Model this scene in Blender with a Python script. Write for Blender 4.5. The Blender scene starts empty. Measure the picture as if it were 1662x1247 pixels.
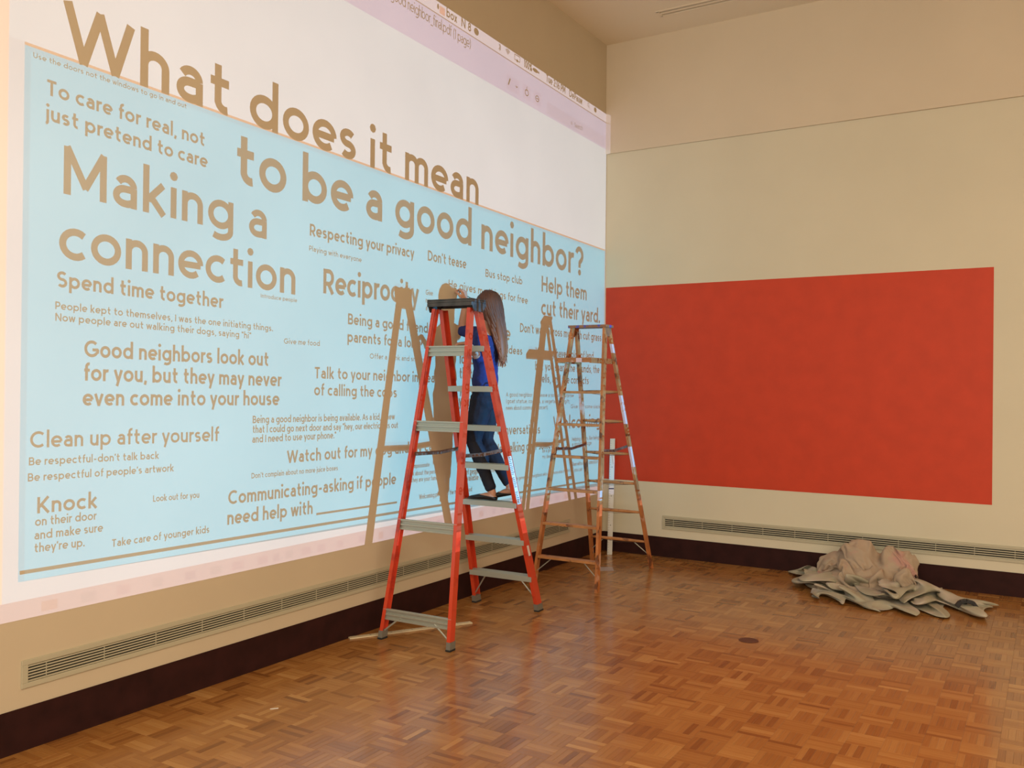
import bpy, bmesh, math, random
from mathutils import Vector, Matrix
PI = math.pi
C = bpy.context.scene.collection
sc = bpy.context.scene

# ------------------------------------------------------------------ camera, light, exposure
F_PX = 1445.16
YAW, PITCH, ROLL = -0.5468, 0.0041, 0.0104
CAM = Vector((4.0537, -8.5304, 1.70))
fw = Vector((math.sin(YAW)*math.cos(PITCH), math.cos(YAW)*math.cos(PITCH), math.sin(PITCH)))
rt0 = Vector((math.cos(YAW), -math.sin(YAW), 0)); up0 = rt0.cross(fw)
rt = rt0*math.cos(ROLL) + up0*math.sin(ROLL)
up = -rt0*math.sin(ROLL) + up0*math.cos(ROLL)
cam = bpy.data.cameras.new('camera'); cam.sensor_width = 36.0; cam.lens = F_PX/1662*36.0
cam.clip_start = 0.05; cam.clip_end = 100
co = bpy.data.objects.new('camera', cam); C.objects.link(co)
co.matrix_world = Matrix(((rt.x, up.x, -fw.x, CAM.x), (rt.y, up.y, -fw.y, CAM.y), (rt.z, up.z, -fw.z, CAM.z), (0, 0, 0, 1)))
sc.camera = co

w = bpy.data.worlds.new('world'); sc.world = w; w.use_nodes = True
w.node_tree.nodes['Background'].inputs[0].default_value = (0.9, 0.8, 0.65, 1)
w.node_tree.nodes['Background'].inputs[1].default_value = 0.05

ROOM_X, ROOM_Y, CEIL = 12.0, -13.0, 5.32
PROJ = Vector((9.963, -2.951, 0.786))          # lens of the projector that throws the slide on the left wall

def area(name, loc, size, size_y, energy, col, rot=(0, 0, 0)):
    l = bpy.data.lights.new(name, 'AREA'); l.shape = 'RECTANGLE'; l.size = size; l.size_y = size_y
    l.energy = energy; l.color = col
    o = bpy.data.objects.new(name, l); C.objects.link(o); o.location = loc; o.rotation_euler = rot
    return o
WARM = (1.0, 0.84, 0.62)
area('ceiling_lamp_light', (7.0, -8.1, 5.2), 3.6, 5.0, 335, WARM)
area('front_fill_light', (6.5, -12.8, 2.9), 9.0, 3.2, 450, (1.0, .90, .76), (PI/2, 0, 0))  # added fill that evens out the walls; no window stands there
pl = bpy.data.lights.new('projector_light', 'SPOT'); pl.shadow_soft_size = 0.0; pl.energy = 7950
pl.color = (0.54, 0.65, 1.0); pl.spot_size = math.radians(60); pl.spot_blend = 0.0
po = bpy.data.objects.new('projector_light', pl); C.objects.link(po); po.location = PROJ
po.rotation_euler = (Vector((0, -3.2, 2.6)) - PROJ).to_track_quat('-Z', 'Y').to_euler()

p2 = bpy.data.lights.new('black_level_fill', 'SPOT'); p2.shadow_soft_size = 0.0; p2.energy = 750; p2.color = (0.0, 0.58, 1.0)  # added second lamp that imitates the projector's black level
p2.spot_size = math.radians(60); p2.spot_blend = 0.0
o2 = bpy.data.objects.new('black_level_fill', p2); C.objects.link(o2); o2.location = (PROJ.x, PROJ.y, .44); o2.rotation_euler = (Vector((0, -3.1, 2.0)) - o2.location).to_track_quat('-Z', 'Y').to_euler()

sc.view_settings.view_transform = 'Standard'; sc.view_settings.look = 'None'
sc.view_settings.exposure = 0.0; sc.view_settings.gamma = 1.0; sc.view_settings.use_curve_mapping = False
sc.cycles.transparent_max_bounces = 12
sc.cycles.max_bounces = 8
sc.cycles.sample_clamp_indirect = 4.0
random.seed(7)

# ------------------------------------------------------------------ helpers
def srgb(r, g, b):
    f = lambda c: (c/255/12.92) if c <= 10.3 else ((c/255+0.055)/1.055)**2.4
    return (f(r), f(g), f(b), 1)
def mat(name, col, rough=0.6, metal=0.0, spec=0.5, bump=None, vary=None, coat=0.0):
    """Principled; bump=(scale,strength,distance), vary=(scale, amount) noise on the base colour."""
    m = bpy.data.materials.new(name); m.use_nodes = True; nt = m.node_tree; b = nt.nodes['Principled BSDF']
    b.inputs['Base Color'].default_value = col; b.inputs['Roughness'].default_value = rough
    b.inputs['Metallic'].default_value = metal; b.inputs['Specular IOR Level'].default_value = spec
    b.inputs['Coat Weight'].default_value = coat
    tc = nt.nodes.new('ShaderNodeTexCoord')
    if vary:
        n = nt.nodes.new('ShaderNodeTexNoise'); n.inputs['Scale'].default_value = vary[0]; n.inputs['Detail'].default_value = 4
        nt.links.new(tc.outputs['Object'], n.inputs['Vector'])
        r = nt.nodes.new('ShaderNodeMapRange'); r.inputs[1].default_value = .3; r.inputs[2].default_value = .7
        r.inputs[3].default_value = 1-vary[1]; r.inputs[4].default_value = 1+vary[1]
        nt.links.new(n.outputs['Fac'], r.inputs[0])
        v = nt.nodes.new('ShaderNodeHueSaturation'); v.inputs['Color'].default_value = col
        nt.links.new(r.outputs[0], v.inputs['Value']); nt.links.new(v.outputs[0], b.inputs['Base Color'])
    if bump:
        n = nt.nodes.new('ShaderNodeTexNoise'); n.inputs['Scale'].default_value = bump[0]; n.inputs['Detail'].default_value = 3
        nt.links.new(tc.outputs['Object'], n.inputs['Vector'])
        bp = nt.nodes.new('ShaderNodeBump'); bp.inputs['Strength'].default_value = bump[1]; bp.inputs['Distance'].default_value = bump[2]
        nt.links.new(n.outputs['Fac'], bp.inputs['Height']); nt.links.new(bp.outputs[0], b.inputs['Normal'])
    return m
def patches(m, col2, scale, lo, hi, stretch=(1, 1, 1), seed=0.0):
    """Mix a second colour in irregular patches (paint splashes, wear) over a material."""
    nt = m.node_tree; b = nt.nodes['Principled BSDF']; inp = b.inputs['Base Color']
    tc = nt.nodes.new('ShaderNodeTexCoord'); mp = nt.nodes.new('ShaderNodeMapping'); mp.inputs['Scale'].default_value = stretch
    mp.inputs['Location'].default_value = (seed, seed*1.7, seed*.6)
    n = nt.nodes.new('ShaderNodeTexNoise'); n.inputs['Scale'].default_value = scale; n.inputs['Detail'].default_value = 5
    r = nt.nodes.new('ShaderNodeMapRange'); r.inputs[1].default_value = lo; r.inputs[2].default_value = hi
    mx = nt.nodes.new('ShaderNodeMix'); mx.data_type = 'RGBA'
    nt.links.new(tc.outputs['Object'], mp.inputs['Vector']); nt.links.new(mp.outputs[0], n.inputs['Vector'])
    nt.links.new(n.outputs['Fac'], r.inputs[0]); nt.links.new(r.outputs[0], mx.inputs['Factor'])
    if inp.is_linked: nt.links.new(inp.links[0].from_socket, mx.inputs['A'])
    else: mx.inputs['A'].default_value = inp.default_value
    mx.inputs['B'].default_value = col2
    nt.links.new(mx.outputs['Result'], inp)
    return m

def box(bm, x0, x1, y0, y1, z0, z1, M=None):
    vs = [bm.verts.new((x, y, z)) for x in (x0, x1) for y in (y0, y1) for z in (z0, z1)]
    for f in ((0, 1, 3, 2), (4, 6, 7, 5), (0, 4, 5, 1), (2, 3, 7, 6), (0, 2, 6, 4), (1, 5, 7, 3)): bm.faces.new([vs[i] for i in f])
    if M is not None:
        for v in vs: v.co = M @ v.co
    return vs
def hexa(bm, A, B):
    """Solid between two quads of four points each."""
    a = [bm.verts.new(p) for p in A]; b = [bm.verts.new(p) for p in B]; n = len(a)
    bm.faces.new(a[::-1]); bm.faces.new(b)
    for i in range(n): bm.faces.new((a[i], a[(i+1) % n], b[(i+1) % n], b[i]))
def prism(bm, prof, p0, p1, xd, yd):
    """Extrude a 2D profile (list of (u,v)) from p0 to p1 with axes xd, yd."""
    hexa(bm, [p0+xd*u+yd*v for u, v in prof], [p1+xd*u+yd*v for u, v in prof])
def tube(bm, p0, p1, r, n=8, r1=None):
    p0 = Vector(p0); p1 = Vector(p1); d = (p1-p0).normalized(); a = d.orthogonal().normalized(); b = d.cross(a)
    r1 = r if r1 is None else r1
    hexa(bm, [p0+(a*math.cos(t)+b*math.sin(t))*r for t in [2*PI*i/n for i in range(n)]],
         [p1+(a*math.cos(t)+b*math.sin(t))*r1 for t in [2*PI*i/n for i in range(n)]])
def loft(bm, rings):
    """rings: list of lists of points (same count); capped."""
    R = [[bm.verts.new(p) for p in r] for r in rings]; n = len(R[0])
    for a, b in zip(R, R[1:]):
        for i in range(n): bm.faces.new((a[i], a[(i+1) % n], b[(i+1) % n], b[i]))
    bm.faces.new(R[0][::-1]); bm.faces.new(R[-1])
def obj(name, bm, m=None, parent=None, smooth=False, bevel=0.0, **props):
    bmesh.ops.recalc_face_normals(bm, faces=bm.faces)
    me = bpy.data.meshes.new(name); bm.to_mesh(me); bm.free()
    if m: me.materials.append(m)
    if smooth:
        for p in me.polygons: p.use_smooth = True
    o = bpy.data.objects.new(name, me); C.objects.link(o)
    if parent: o.parent = parent
    if bevel:
        b = o.modifiers.new('bevel', 'BEVEL'); b.width = bevel; b.segments = 2; b.limit_method = 'ANGLE'
    for k, v in props.items(): o[k] = v
    return o
def thing(name, label, cat, loc=(0, 0, 0), rz=0.0, group=None):
    o = bpy.data.objects.new(name, None); o.empty_display_size = .1; C.objects.link(o); o.location = loc; o.rotation_euler = (0, 0, rz)
    o['label'] = label; o['category'] = cat
    if group: o['group'] = group
    return o
def B(): return bmesh.new()

# ------------------------------------------------------------------ materials
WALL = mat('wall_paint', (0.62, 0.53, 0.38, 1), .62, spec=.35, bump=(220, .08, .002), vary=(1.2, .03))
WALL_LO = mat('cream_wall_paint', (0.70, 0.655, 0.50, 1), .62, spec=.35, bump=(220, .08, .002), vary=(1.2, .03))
CEILM = mat('ceiling_paint', (0.88, 0.79, 0.61, 1), .8, spec=.2, bump=(160, .1, .002))
RED = mat('mural_paint', (0.60, 0.055, 0.018, 1), .55, spec=.35, bump=(150, .1, .002), vary=(6, .06))
BASEB = mat('vinyl_baseboard', (0.030, 0.008, 0.007, 1), .7, spec=.2, bump=(30, .1, .003), vary=(9, .25))
VENTM = mat('vent_enamel', (0.50, 0.47, 0.34, 1), .45)
VENTD = mat('vent_dark', (0.012, 0.013, 0.010, 1), .8)
BLACK = mat('black_plastic', (0.012, 0.012, 0.013, 1), .5)

# ------------------------------------------------------------------ the setting
bm = B(); box(bm, -.2, ROOM_X+.2, ROOM_Y-.2, .2, -.12, -.0016); floor = obj('floor', bm, None, kind='structure')
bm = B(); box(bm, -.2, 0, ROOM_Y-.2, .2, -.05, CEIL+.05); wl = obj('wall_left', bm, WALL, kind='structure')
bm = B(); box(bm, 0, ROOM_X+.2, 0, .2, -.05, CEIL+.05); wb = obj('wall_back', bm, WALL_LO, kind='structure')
bm = B(); box(bm, ROOM_X, ROOM_X+.2, ROOM_Y, 0, -.05, CEIL+.05); obj('wall_right', bm, WALL, kind='structure')
bm = B(); box(bm, -.2, ROOM_X+.2, ROOM_Y-.2, ROOM_Y, -.05, CEIL+.05); obj('wall_front', bm, WALL, kind='structure')
bm = B(); box(bm, 0, ROOM_X, -.022, 0, 4.172, CEIL+.03); obj('trim_1', bm, mat('fascia_paint', (0.70, 0.61, 0.46, 1), .62, spec=.35, bump=(220, .08, .002), vary=(1.2, .03)), bevel=.002, kind='structure')      # shallow fascia over the back wall
# ceiling with a real slot opening for the linear diffuser
SX0, SX1, SY0, SY1 = .78, 2.6, -.545, -.425
bm = B()
for a in ((-.2, ROOM_X+.2, ROOM_Y-.2, SY0), (-.2, ROOM_X+.2, SY1, .2), (-.2, SX0, SY0, SY1), (SX1, ROOM_X+.2, SY0, SY1)):
    box(bm, a[0], a[1], a[2], a[3], CEIL, CEIL+.15)
ceiling = obj('ceiling', bm, CEILM, kind='structure')
t = thing('ceiling_vent', 'narrow two-slot linear air vent in the ceiling beside back wall', 'vent', (0, 0, 0))
bm = B(); box(bm, SX0, SX1, SY0, SY1, CEIL+.06, CEIL+.07); obj('plenum', bm, VENTD, t)
bm = B()
for a in ((SX0-.012, SX1+.012, SY0-.012, SY0+.012), (SX0-.012, SX1+.012, SY1-.012, SY1+.012)): box(bm, a[0], a[1], a[2], a[3], CEIL-.004, CEIL+.012)
for a in ((SX0-.012, SX0+.012), (SX1-.012, SX1+.012)): box(bm, a[0], a[1], SY0, SY1, CEIL-.004, CEIL+.012)
obj('vent_frame', bm, CEILM, t)
bm = B(); box(bm, SX0, SX1, (SY0+SY1)/2-.014, (SY0+SY1)/2+.014, CEIL-.003, CEIL+.03); obj('divider', bm, CEILM, t)

# baseboards (tall dark vinyl cove base), rounded at the inner corner
BH = .2005
bm = B(); box(bm, 0, .006, ROOM_Y, -.03, 0, BH); obj('baseboard_left', bm, BASEB, kind='structure', bevel=.001)
bm = B(); box(bm, .03, ROOM_X, -.006, 0, 0, BH)
ring = []
for i in range(9):
    a = PI + PI/2*i/8*-1
    ring.append((.030+.030*math.cos(a), -.030+.030*math.sin(a)))
outer = [(.03+.03*math.cos(PI-PI/2*i/8), -.03+.03*math.sin(PI-PI/2*i/8)) for i in range(9)]
inner = [(.03+.024*math.cos(PI-PI/2*i/8), -.03+.024*math.sin(PI-PI/2*i/8)) for i in range(9)]
for i in range(8):
    hexa(bm, [(outer[i][0], outer[i][1], 0), (outer[i+1][0], outer[i+1][1], 0), (inner[i+1][0], inner[i+1][1], 0), (inner[i][0], inner[i][1], 0)],
         [(outer[i][0], outer[i][1], BH), (outer[i+1][0], outer[i+1][1], BH), (inner[i+1][0], inner[i+1][1], BH), (inner[i][0], inner[i][1], BH)])
obj('baseboard_back', bm, BASEB, kind='structure')

# flat red rectangle painted on the back wall
bm = B(); box(bm, .010, 3.614, -.0018, -.0003, .752, 2.762)
o = obj('mural', bm, RED); o['label'] = 'large plain orange-red rectangle painted on the cream back wall'; o['category'] = 'mural'

# long wall grilles: frame, back plate, bars and mullions
def grille(name, label, along, a0, a1, z0, z1, fr, nbar, pitch):
    """along 'y': on the left wall (x=0); along 'x': on the back wall (y=0)."""
    t = thing(name, label, 'vent', group=None)
    def bb(bm, a, b, d0, d1, c, d):
        if along == 'y': box(bm, d0, d1, a, b, c, d)
        else: box(bm, a, b, -d1, -d0, c, d)
    bm = B(); bb(bm, a0+fr, a1-fr, 0.0002, .0012, z0+fr, z1-fr); obj('back_plate', bm, VENTD, t)
    bm = B()
    bb(bm, a0, a1, 0, .010, z0, z0+fr*.8); bb(bm, a0, a1, 0, .010, z1-fr*.8, z1)
    bb(bm, a0, a0+fr, 0, .010, z0+fr*.8, z1-fr*.8); bb(bm, a1-fr, a1, 0, .010, z0+fr*.8, z1-fr*.8)
    obj('frame', bm, VENTM, t, bevel=.002)
    zz0, zz1 = z0+fr*.8, z1-fr*.8; st = (zz1-zz0)/nbar
    me = None
    for i in range(nbar):
        zc = zz0+st*(i+.5)
        if me is None:
            bm = B(); bb(bm, a0+fr, a1-fr, .0015, .0085, -st*.21, st*.21); o = obj('slat', bm, VENTM, t); me = o.data
        else:
            o = bpy.data.objects.new('slat', me); C.objects.link(o); o.parent = t
        o.location.z = zc
    k = a0+fr+pitch*.3; me = None
    while k < a1-fr:
        if me is None:
            bm = B(); bb(bm, -.0018, .0018, .001, .0045, zz0, zz1); o = obj('mullion', bm, VENTM, t); me = o.data
        else:
            o = bpy.data.objects.new('mullion', me); C.objects.link(o); o.parent = t
        if along == 'y': o.location.y = k
        else: o.location.x = k
        k += pitch
    return t
grille('wall_vent', 'long cream slatted air grille low on the left wall under the projection', 'y', -6.193, -.76, .288, .417, .030, 6, .30)
grille('wall_vent', 'long grey-green slatted air grille low on the back wall under the red rectangle', 'x', .668, 6.2, .283, .420, .028, 5, .30)

# ------------------------------------------------------------------ parquet floor
def parquet_mat():
    m = bpy.data.materials.new('parquet'); m.use_nodes = True; nt = m.node_tree; b = nt.nodes['Principled BSDF']; L = nt.links.new
    at = nt.nodes.new('ShaderNodeAttribute'); at.attribute_name = 'tone'
    uv = nt.nodes.new('ShaderNodeUVMap')
    mp = nt.nodes.new('ShaderNodeMapping'); mp.inputs['Scale'].default_value = (6, 160, 1)
    n = nt.nodes.new('ShaderNodeTexNoise'); n.inputs['Scale'].default_value = 1.0; n.inputs['Detail'].default_value = 4
    L(uv.outputs[0], mp.inputs['Vector']); L(mp.outputs[0], n.inputs['Vector'])
    mm = nt.nodes.new('ShaderNodeMath'); mm.operation = 'MULTIPLY_ADD'; mm.inputs[1].default_value = .42
    L(n.outputs['Fac'], mm.inputs[0])
    sb = nt.nodes.new('ShaderNodeMath'); sb.operation = 'SUBTRACT'; sb.inputs[1].default_value = .21
    L(at.outputs['Fac'], sb.inputs[0]); L(sb.outputs[0], mm.inputs[2])
    r = nt.nodes.new('ShaderNodeValToRGB'); cr = r.color_ramp
    cr.elements[0].position = 0.0; cr.elements[0].color = (.17, .058, .014, 1)
    cr.elements[1].position = 1.0; cr.elements[1].color = (.56, .29, .095, 1)
    e = cr.elements.new(.35); e.color = (.32, .128, .031, 1)
    e = cr.elements.new(.65); e.color = (.42, .188, .050, 1)
    L(mm.outputs[0], r.inputs[0]); L(r.outputs[0], b.inputs['Base Color'])
    b.inputs['Roughness'].default_value = .26; b.inputs['Specular IOR Level'].default_value = .5
    b.inputs['Coat Weight'].default_value = .22; b.inputs['Coat Roughness'].default_value = .12
    tc = nt.nodes.new('ShaderNodeTexCoord'); gn = nt.nodes.new('ShaderNodeNewGeometry')
    n2 = nt.nodes.new('ShaderNodeTexNoise'); n2.inputs['Scale'].default_value = 9; n2.inputs['Detail'].default_value = 2
    L(gn.outputs['Position'], n2.inputs['Vector'])
    bp = nt.nodes.new('ShaderNodeBump'); bp.inputs['Strength'].default_value = .12; bp.inputs['Distance'].default_value = .004
    L(n2.outputs['Fac'], bp.inputs['Height']); L(bp.outputs[0], b.inputs['Normal']); L(bp.outputs[0], b.inputs['Coat Normal'])
    return m
PARQ = parquet_mat()
GROUT = mat('floor_substrate', (.16, .07, .022, 1), .4)
floor.data.materials.append(GROUT)
BLK, NS = .160, 5; SW = BLK/NS; G = .00025; E = .0010
def strip_faces(hl, hw):
    o = [(-hl+G, -hw+G), (hl-G, -hw+G), (hl-G, hw-G), (-hl+G, hw-G)]; q = [(-hl+E, -hw+E), (hl-E, -hw+E), (hl-E, hw-E), (-hl+E, hw-E)]
    return o, q
def strip_mesh(items, name):
    """items: (cx, cy, horizontal?, tone). One mesh; face attribute tone and a UV map along the grain."""
    V, F, T, UV = [], [], [], []
    o, q = strip_faces(BLK/2, SW/2)
    for cx, cy, hz, tone in items:
        b = len(V); dz = random.uniform(-.00008, .00008)
        for pts, z in ((o, -.0006), (q, dz)):
            for u, v in pts: V.append((cx+(u if hz else -v), cy+(v if hz else u), z))
        fs = [(4, 5, 6, 7)]+[(i, (i+1) % 4, 4+(i+1) % 4, 4+i) for i in range(4)]
        ou, ov = random.random()*20, random.random()*20
        loc = list(o)+list(q)
        for f in fs:
            F.append([b+i for i in f]); T.append(tone); UV += [(loc[i][0]+ou, loc[i][1]+ov) for i in f]
    me = bpy.data.meshes.new(name); me.from_pydata(V, [], F)
    a = me.attributes.new('tone', 'FLOAT', 'FACE'); a.data.foreach_set('value', T)
    u = me.uv_layers.new(name='UVMap'); u.data.foreach_set('uv', [c for p in UV for c in p])
    me.materials.append(PARQ); return me
rng = random.Random(11)
near, field = [], []
def depth_in(x, y):
    d = Vector((x, y, 0))-CAM; z = d.dot(fw)
    if z < .5: return None
    px = 831+F_PX*d.dot(rt)/z; py = 623.5-F_PX*d.dot(up)/z
    return z if (-5 < px < 1667 and py < 1255) else None
for i in range(int(7.2/BLK)):
    for j in range(int(8.0/BLK)):
        hz = (i+j) % 2 == 0; bt = rng.gauss(.5, .07)
        for k in range(NS):
            off = (k-(NS-1)/2)*SW
            x = (i+.5)*BLK + (0 if hz else off); y = -(j+.5)*BLK + (off if hz else 0)
            tone = bt+rng.gauss(.04 if hz else -.02, .10)
            if rng.random() < .10: tone -= rng.uniform(.15, .35)
            if rng.random() < .07: tone += rng.uniform(.1, .25)
            tone = max(.14, min(.96, tone))
            d = depth_in(x, y)
            (near if d is not None else field).append((d, x, y, hz, tone))
near.sort(); field += near[300:]; near = near[:300]
me = strip_mesh([(x, y, hz, t) for _, x, y, hz, t in field], 'parquet_field')
o = bpy.data.objects.new('parquet_field', me); C.objects.link(o); o.parent = floor; o['kind'] = 'stuff'
tones = [i/11 for i in range(12)]; cache = {}
for _, x, y, hz, tone in near:
    key = min(range(12), key=lambda i: abs(tones[i]-tone))
    if key not in cache: cache[key] = strip_mesh([(0, 0, True, tones[key])], 'parquet_strip')
    o = bpy.data.objects.new('parquet_strip', cache[key]); C.objects.link(o); o.parent = floor
    o.location = (x, y, 0); o.rotation_euler = (0, 0, 0 if hz else PI/2)

# ------------------------------------------------------------------ projected slide
# wall patch that receives the picture (same paint, 1 mm skim) so that the picture has an object of its own
WALL_P = WALL
bm = B(); hexa(bm, [(.0002, -6.43, .607), (.0002, -.0005, .600), (.0002, -.0005, 4.622), (.0002, -6.43, 4.748)],
               [(.001, -6.43, .607), (.001, -.0005, .600), (.001, -.0005, 4.622), (.001, -6.43, 4.748)])
o = obj('projected_slide', bm, WALL_P)
o['label'] = 'huge projected computer slide of white and pale blue with grey lettering on left wall'; o['category'] = 'projection'

# A monoline lettering set: every glyph is a list of strokes (centre lines), drawn with a chosen stroke width.
XH, CP, AS, DS = .66, .92, 1.0, -.26
def arc(cx, cy, rx, ry, a0, a1, n=None):
    n = n or max(3, int(abs(a1-a0)/15))
    return [(cx+rx*math.cos(math.radians(a0+(a1-a0)*i/n)), cy+ry*math.sin(math.radians(a0+(a1-a0)*i/n))) for i in range(n+1)]
def glyph(ch, w):
    """-> (strokes, advance). Outer edges sit on the baseline, x-height and cap height."""
    h = w/2; r = XH/2-h; R = CP/2-h; S = .5*w+.055       # S: side bearing to a stem's centre line
    o = S+r-.02; m = XH/2; s = []; T = lambda *p: s.append(list(p))
    if ch == ' ': return [], .30
    if ch in 'oO':
        if ch == 'o': s.append(arc(o, m, r, r, 0, 360)); return s, 2*o
        s.append(arc(S+R, CP/2, R, R, 0, 360)); return s, 2*(S+R)
    if ch == 'c': s.append(arc(o, m, r, r, 48, 312)); return s, 2*o-.09
    if ch == 'e': s.append([(o+r, m)]+arc(o, m, r, r, 0, 312)); T((o-r, m-.01), (o+r, m-.01)); return s, 2*o-.02
    if ch == 'a':
        x = S+.36; T((x, 0), (x, XH-h-.17)); s.append(arc(x-.17, XH-h-.17, .17, .17, 0, 152))
        b = .375; q = (b-h)/2; s.append([(x, b)]+arc(S+.17, h+q, .17, q, 90, 270)+[(S+.24, h), (x, .12)]); return s, x+S
    if ch in 'bdpqg':
        st = S if ch in 'bp' else S+2*r; cx = S+r
        s.append(arc(cx, m, r, r, 0, 360))
        if ch in 'bd': T((st, 0), (st, AS))
        elif ch in 'pq': T((st, XH), (st, DS))
        else: s.append([(st, XH), (st, DS+h+.16)]+arc(st-r, DS+h+.16, r, .16, 0, -135))
        return s, 2*S+2*r
    if ch in 'nhm':
        T((S, 0), (S, AS if ch == 'h' else XH)); q = .185 if ch != 'm' else .165
        s.append(arc(S+q, XH-h-q, q, q, 180, 0)+[(S+2*q, 0)])
        if ch == 'm': s.append(arc(S+3*q, XH-h-q, q, q, 180, 0)+[(S+4*q, 0)]); return s, 2*S+4*q
        return s, 2*S+2*q
    if ch == 'u': q = .185; T((S+2*q, XH), (S+2*q, 0)); s.append([(S, XH)]+arc(S+q, h+q, q, q, 180, 360)); return s, 2*S+2*q
    if ch == 'r': T((S, 0), (S, XH)); s.append(arc(S+.2, XH-h-.2, .2, .2, 180, 70)); return s, S+.29
    if ch in 'sS':
        H = XH if ch == 's' else CP; q = (H-2*h)/4; rx = .155 if ch == 's' else .22; cx = S+rx
        s.append(arc(cx, H-h-q, rx, q, 35, 262)+arc(cx, h+q, rx, q, 82, -145)); return s, 2*(S+rx)
    if ch == 't': x = S+.10; s.append([(x, AS-.1), (x, .20)]+arc(x+.155, .155+h, .155, .155, 180, 285)); T((S-.05, XH-h), (x+.22, XH-h)); return s, x+.30
    if ch == 'f': x = S+.09; s.append([(x, 0), (x, AS-h-.15)]+arc(x+.15, AS-h-.15, .15, .15, 180, 75)); T((S-.05, XH-h), (x+.2, XH-h)); return s, x+.24
    if ch == 'i': T((S, 0), (S, XH)); s.append(arc(S, AS-.10, .018, .018, 0, 360, 8)); return s, 2*S
    if ch == 'j': s.append([(S+.04, XH), (S+.04, DS+h+.13)]+arc(S-.09, DS+h+.13, .13, .13, 0, -80)); s.append(arc(S+.04, AS-.10, .018, .018, 0, 360, 8)); return s, 2*S+.03
    if ch == 'l': T((S, 0), (S, AS)); return s, 2*S
    if ch == 'k': T((S, 0), (S, AS)); T((S+.37, XH-.02), (S+.04, .27)); T((S+.12, .33), (S+.39, .0)); return s, 2*S+.35
    if ch in 'vyVY':
        H = XH if ch in 'vy' else CP; d = .215 if ch in 'vy' else .31; x = S-.04
        if ch == 'v' or ch == 'V': T((x, H), (x+d, .02), (x+2*d, H))
        elif ch == 'y': T((x, H), (x+d, .02)); T((x+2*d, H), (x+d*.62, DS))
        else: T((x, H), (x+d, .42), (x+2*d, H)); T((x+d, .42), (x+d, 0))
        return s, 2*x+2*d
    if ch in 'wW':
        H = XH if ch == 'w' else CP; d = .165 if ch == 'w' else .245; x = S-.04
        T((x, H), (x+d, .03), (x+2*d, H-.03), (x+3*d, .03), (x+4*d, H)); return s, 2*x+4*d
    if ch == 'x': T((S-.02, 0), (S+.36, XH)); T((S-.02, XH), (S+.36, 0)); return s, 2*S+.34
    if ch == 'z': T((S, XH-h), (S+.36, XH-h), (S, h), (S+.38, h)); return s, 2*S+.36
    if ch == 'A': T((S-.03, 0), (S+.30, CP-.02), (S+.63, 0)); T((S+.12, .30), (S+.48, .30)); return s, 2*S+.60
    if ch == 'B': q = (CP-2*h)/4; T((S, 0), (S, CP)); s.append([(S, CP-h)]+arc(S+.26, CP-h-q, .16, q, 90, -90)+[(S, CP/2)]); s.append([(S, CP/2)]+arc(S+.28, h+q, .19, q, 90, -90)+[(S, h)]); return s, 2*S+.45
    if ch == 'C': s.append(arc(S+R, CP/2, R, R, 48, 312)); return s, 2*(S+R)-.12
    if ch == 'G': s.append(arc(S+R, CP/2, R, R, 45, 325)); T((S+R+.04, CP/2-.05), (S+2*R-.0, CP/2-.05), (S+2*R-.02, CP/2-.25)); return s, 2*(S+R)-.03
    if ch == 'D': T((S, 0), (S, CP)); s.append([(S, CP-h)]+arc(S+.20, CP/2, .40, R, 90, -90)+[(S, h)]); return s, 2*S+.60
    if ch == 'H': T((S, 0), (S, CP)); T((S+.52, 0), (S+.52, CP)); T((S, CP/2), (S+.52, CP/2)); return s, 2*S+.52
    if ch == 'I': T((S, 0), (S, CP)); return s, 2*S
    if ch == 'K': T((S, 0), (S, CP)); T((S+.50, CP), (S+.04, .36)); T((S+.14, .48), (S+.53, 0)); return s, 2*S+.48
    if ch == 'L': T((S, CP), (S, h), (S+.38, h)); return s, 2*S+.32
    if ch == 'M': T((S, 0), (S, CP-.02), (S+.34, .20), (S+.68, CP-.02), (S+.68, 0)); return s, 2*S+.68
    if ch == 'N': T((S, 0), (S, CP-.02), (S+.54, .02), (S+.54, CP)); return s, 2*S+.54
    if ch in 'PR':
        q = .235; T((S, 0), (S, CP)); s.append([(S, CP-h)]+arc(S+.24, CP-h-q, .20, q, 90, -90)+[(S, CP-h-2*q)])
        if ch == 'R': T((S+.20, CP-h-2*q), (S+.46, 0))
        return s, 2*S+(.40 if ch == 'P' else .44)
    if ch == 'T': T((S-.03, CP-h), (S+.51, CP-h)); T((S+.24, CP-h), (S+.24, 0)); return s, 2*S+.46
    if ch == 'U': T(*([(S, CP)]+arc(S+.25, h+.25, .25, .25, 180, 360)+[(S+.5, CP)])); return s, 2*S+.5
    if ch == '0': s.append(arc(S+.2, CP/2, .2, R, 0, 360)); return s, 2*S+.4
    if ch == '1': T((S, CP-.16), (S+.14, CP-.02), (S+.14, 0)); return s, 2*S+.18
    if ch == '2': s.append(arc(S+.19, CP-h-.21, .19, .21, 165, -30)+[(S, h), (S+.42, h)]); return s, 2*S+.40
    if ch == '6': s.append(arc(S+.21, h+.22, .21, .22, 0, 360)); s.append([(S+.01, .32), (S+.26, CP)]); return s, 2*S+.42
    if ch == '8': s.append(arc(S+.19, h+.2, .19, .2, 0, 360)); s.append(arc(S+.19, CP-h-.175, .16, .175, 0, 360)); return s, 2*S+.38
    if ch == '%': s.append(arc(S+.1, CP-.25, .1, .14, 0, 360)); s.append(arc(S+.5, .25, .1, .14, 0, 360)); T((S+.08, 0), (S+.52, CP)); return s, 2*S+.6
    if ch == ':': s.append(arc(S, .10, .02, .02, 0, 360, 8)); s.append(arc(S, .5, .02, .02, 0, 360, 8)); return s, 2*S
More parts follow.
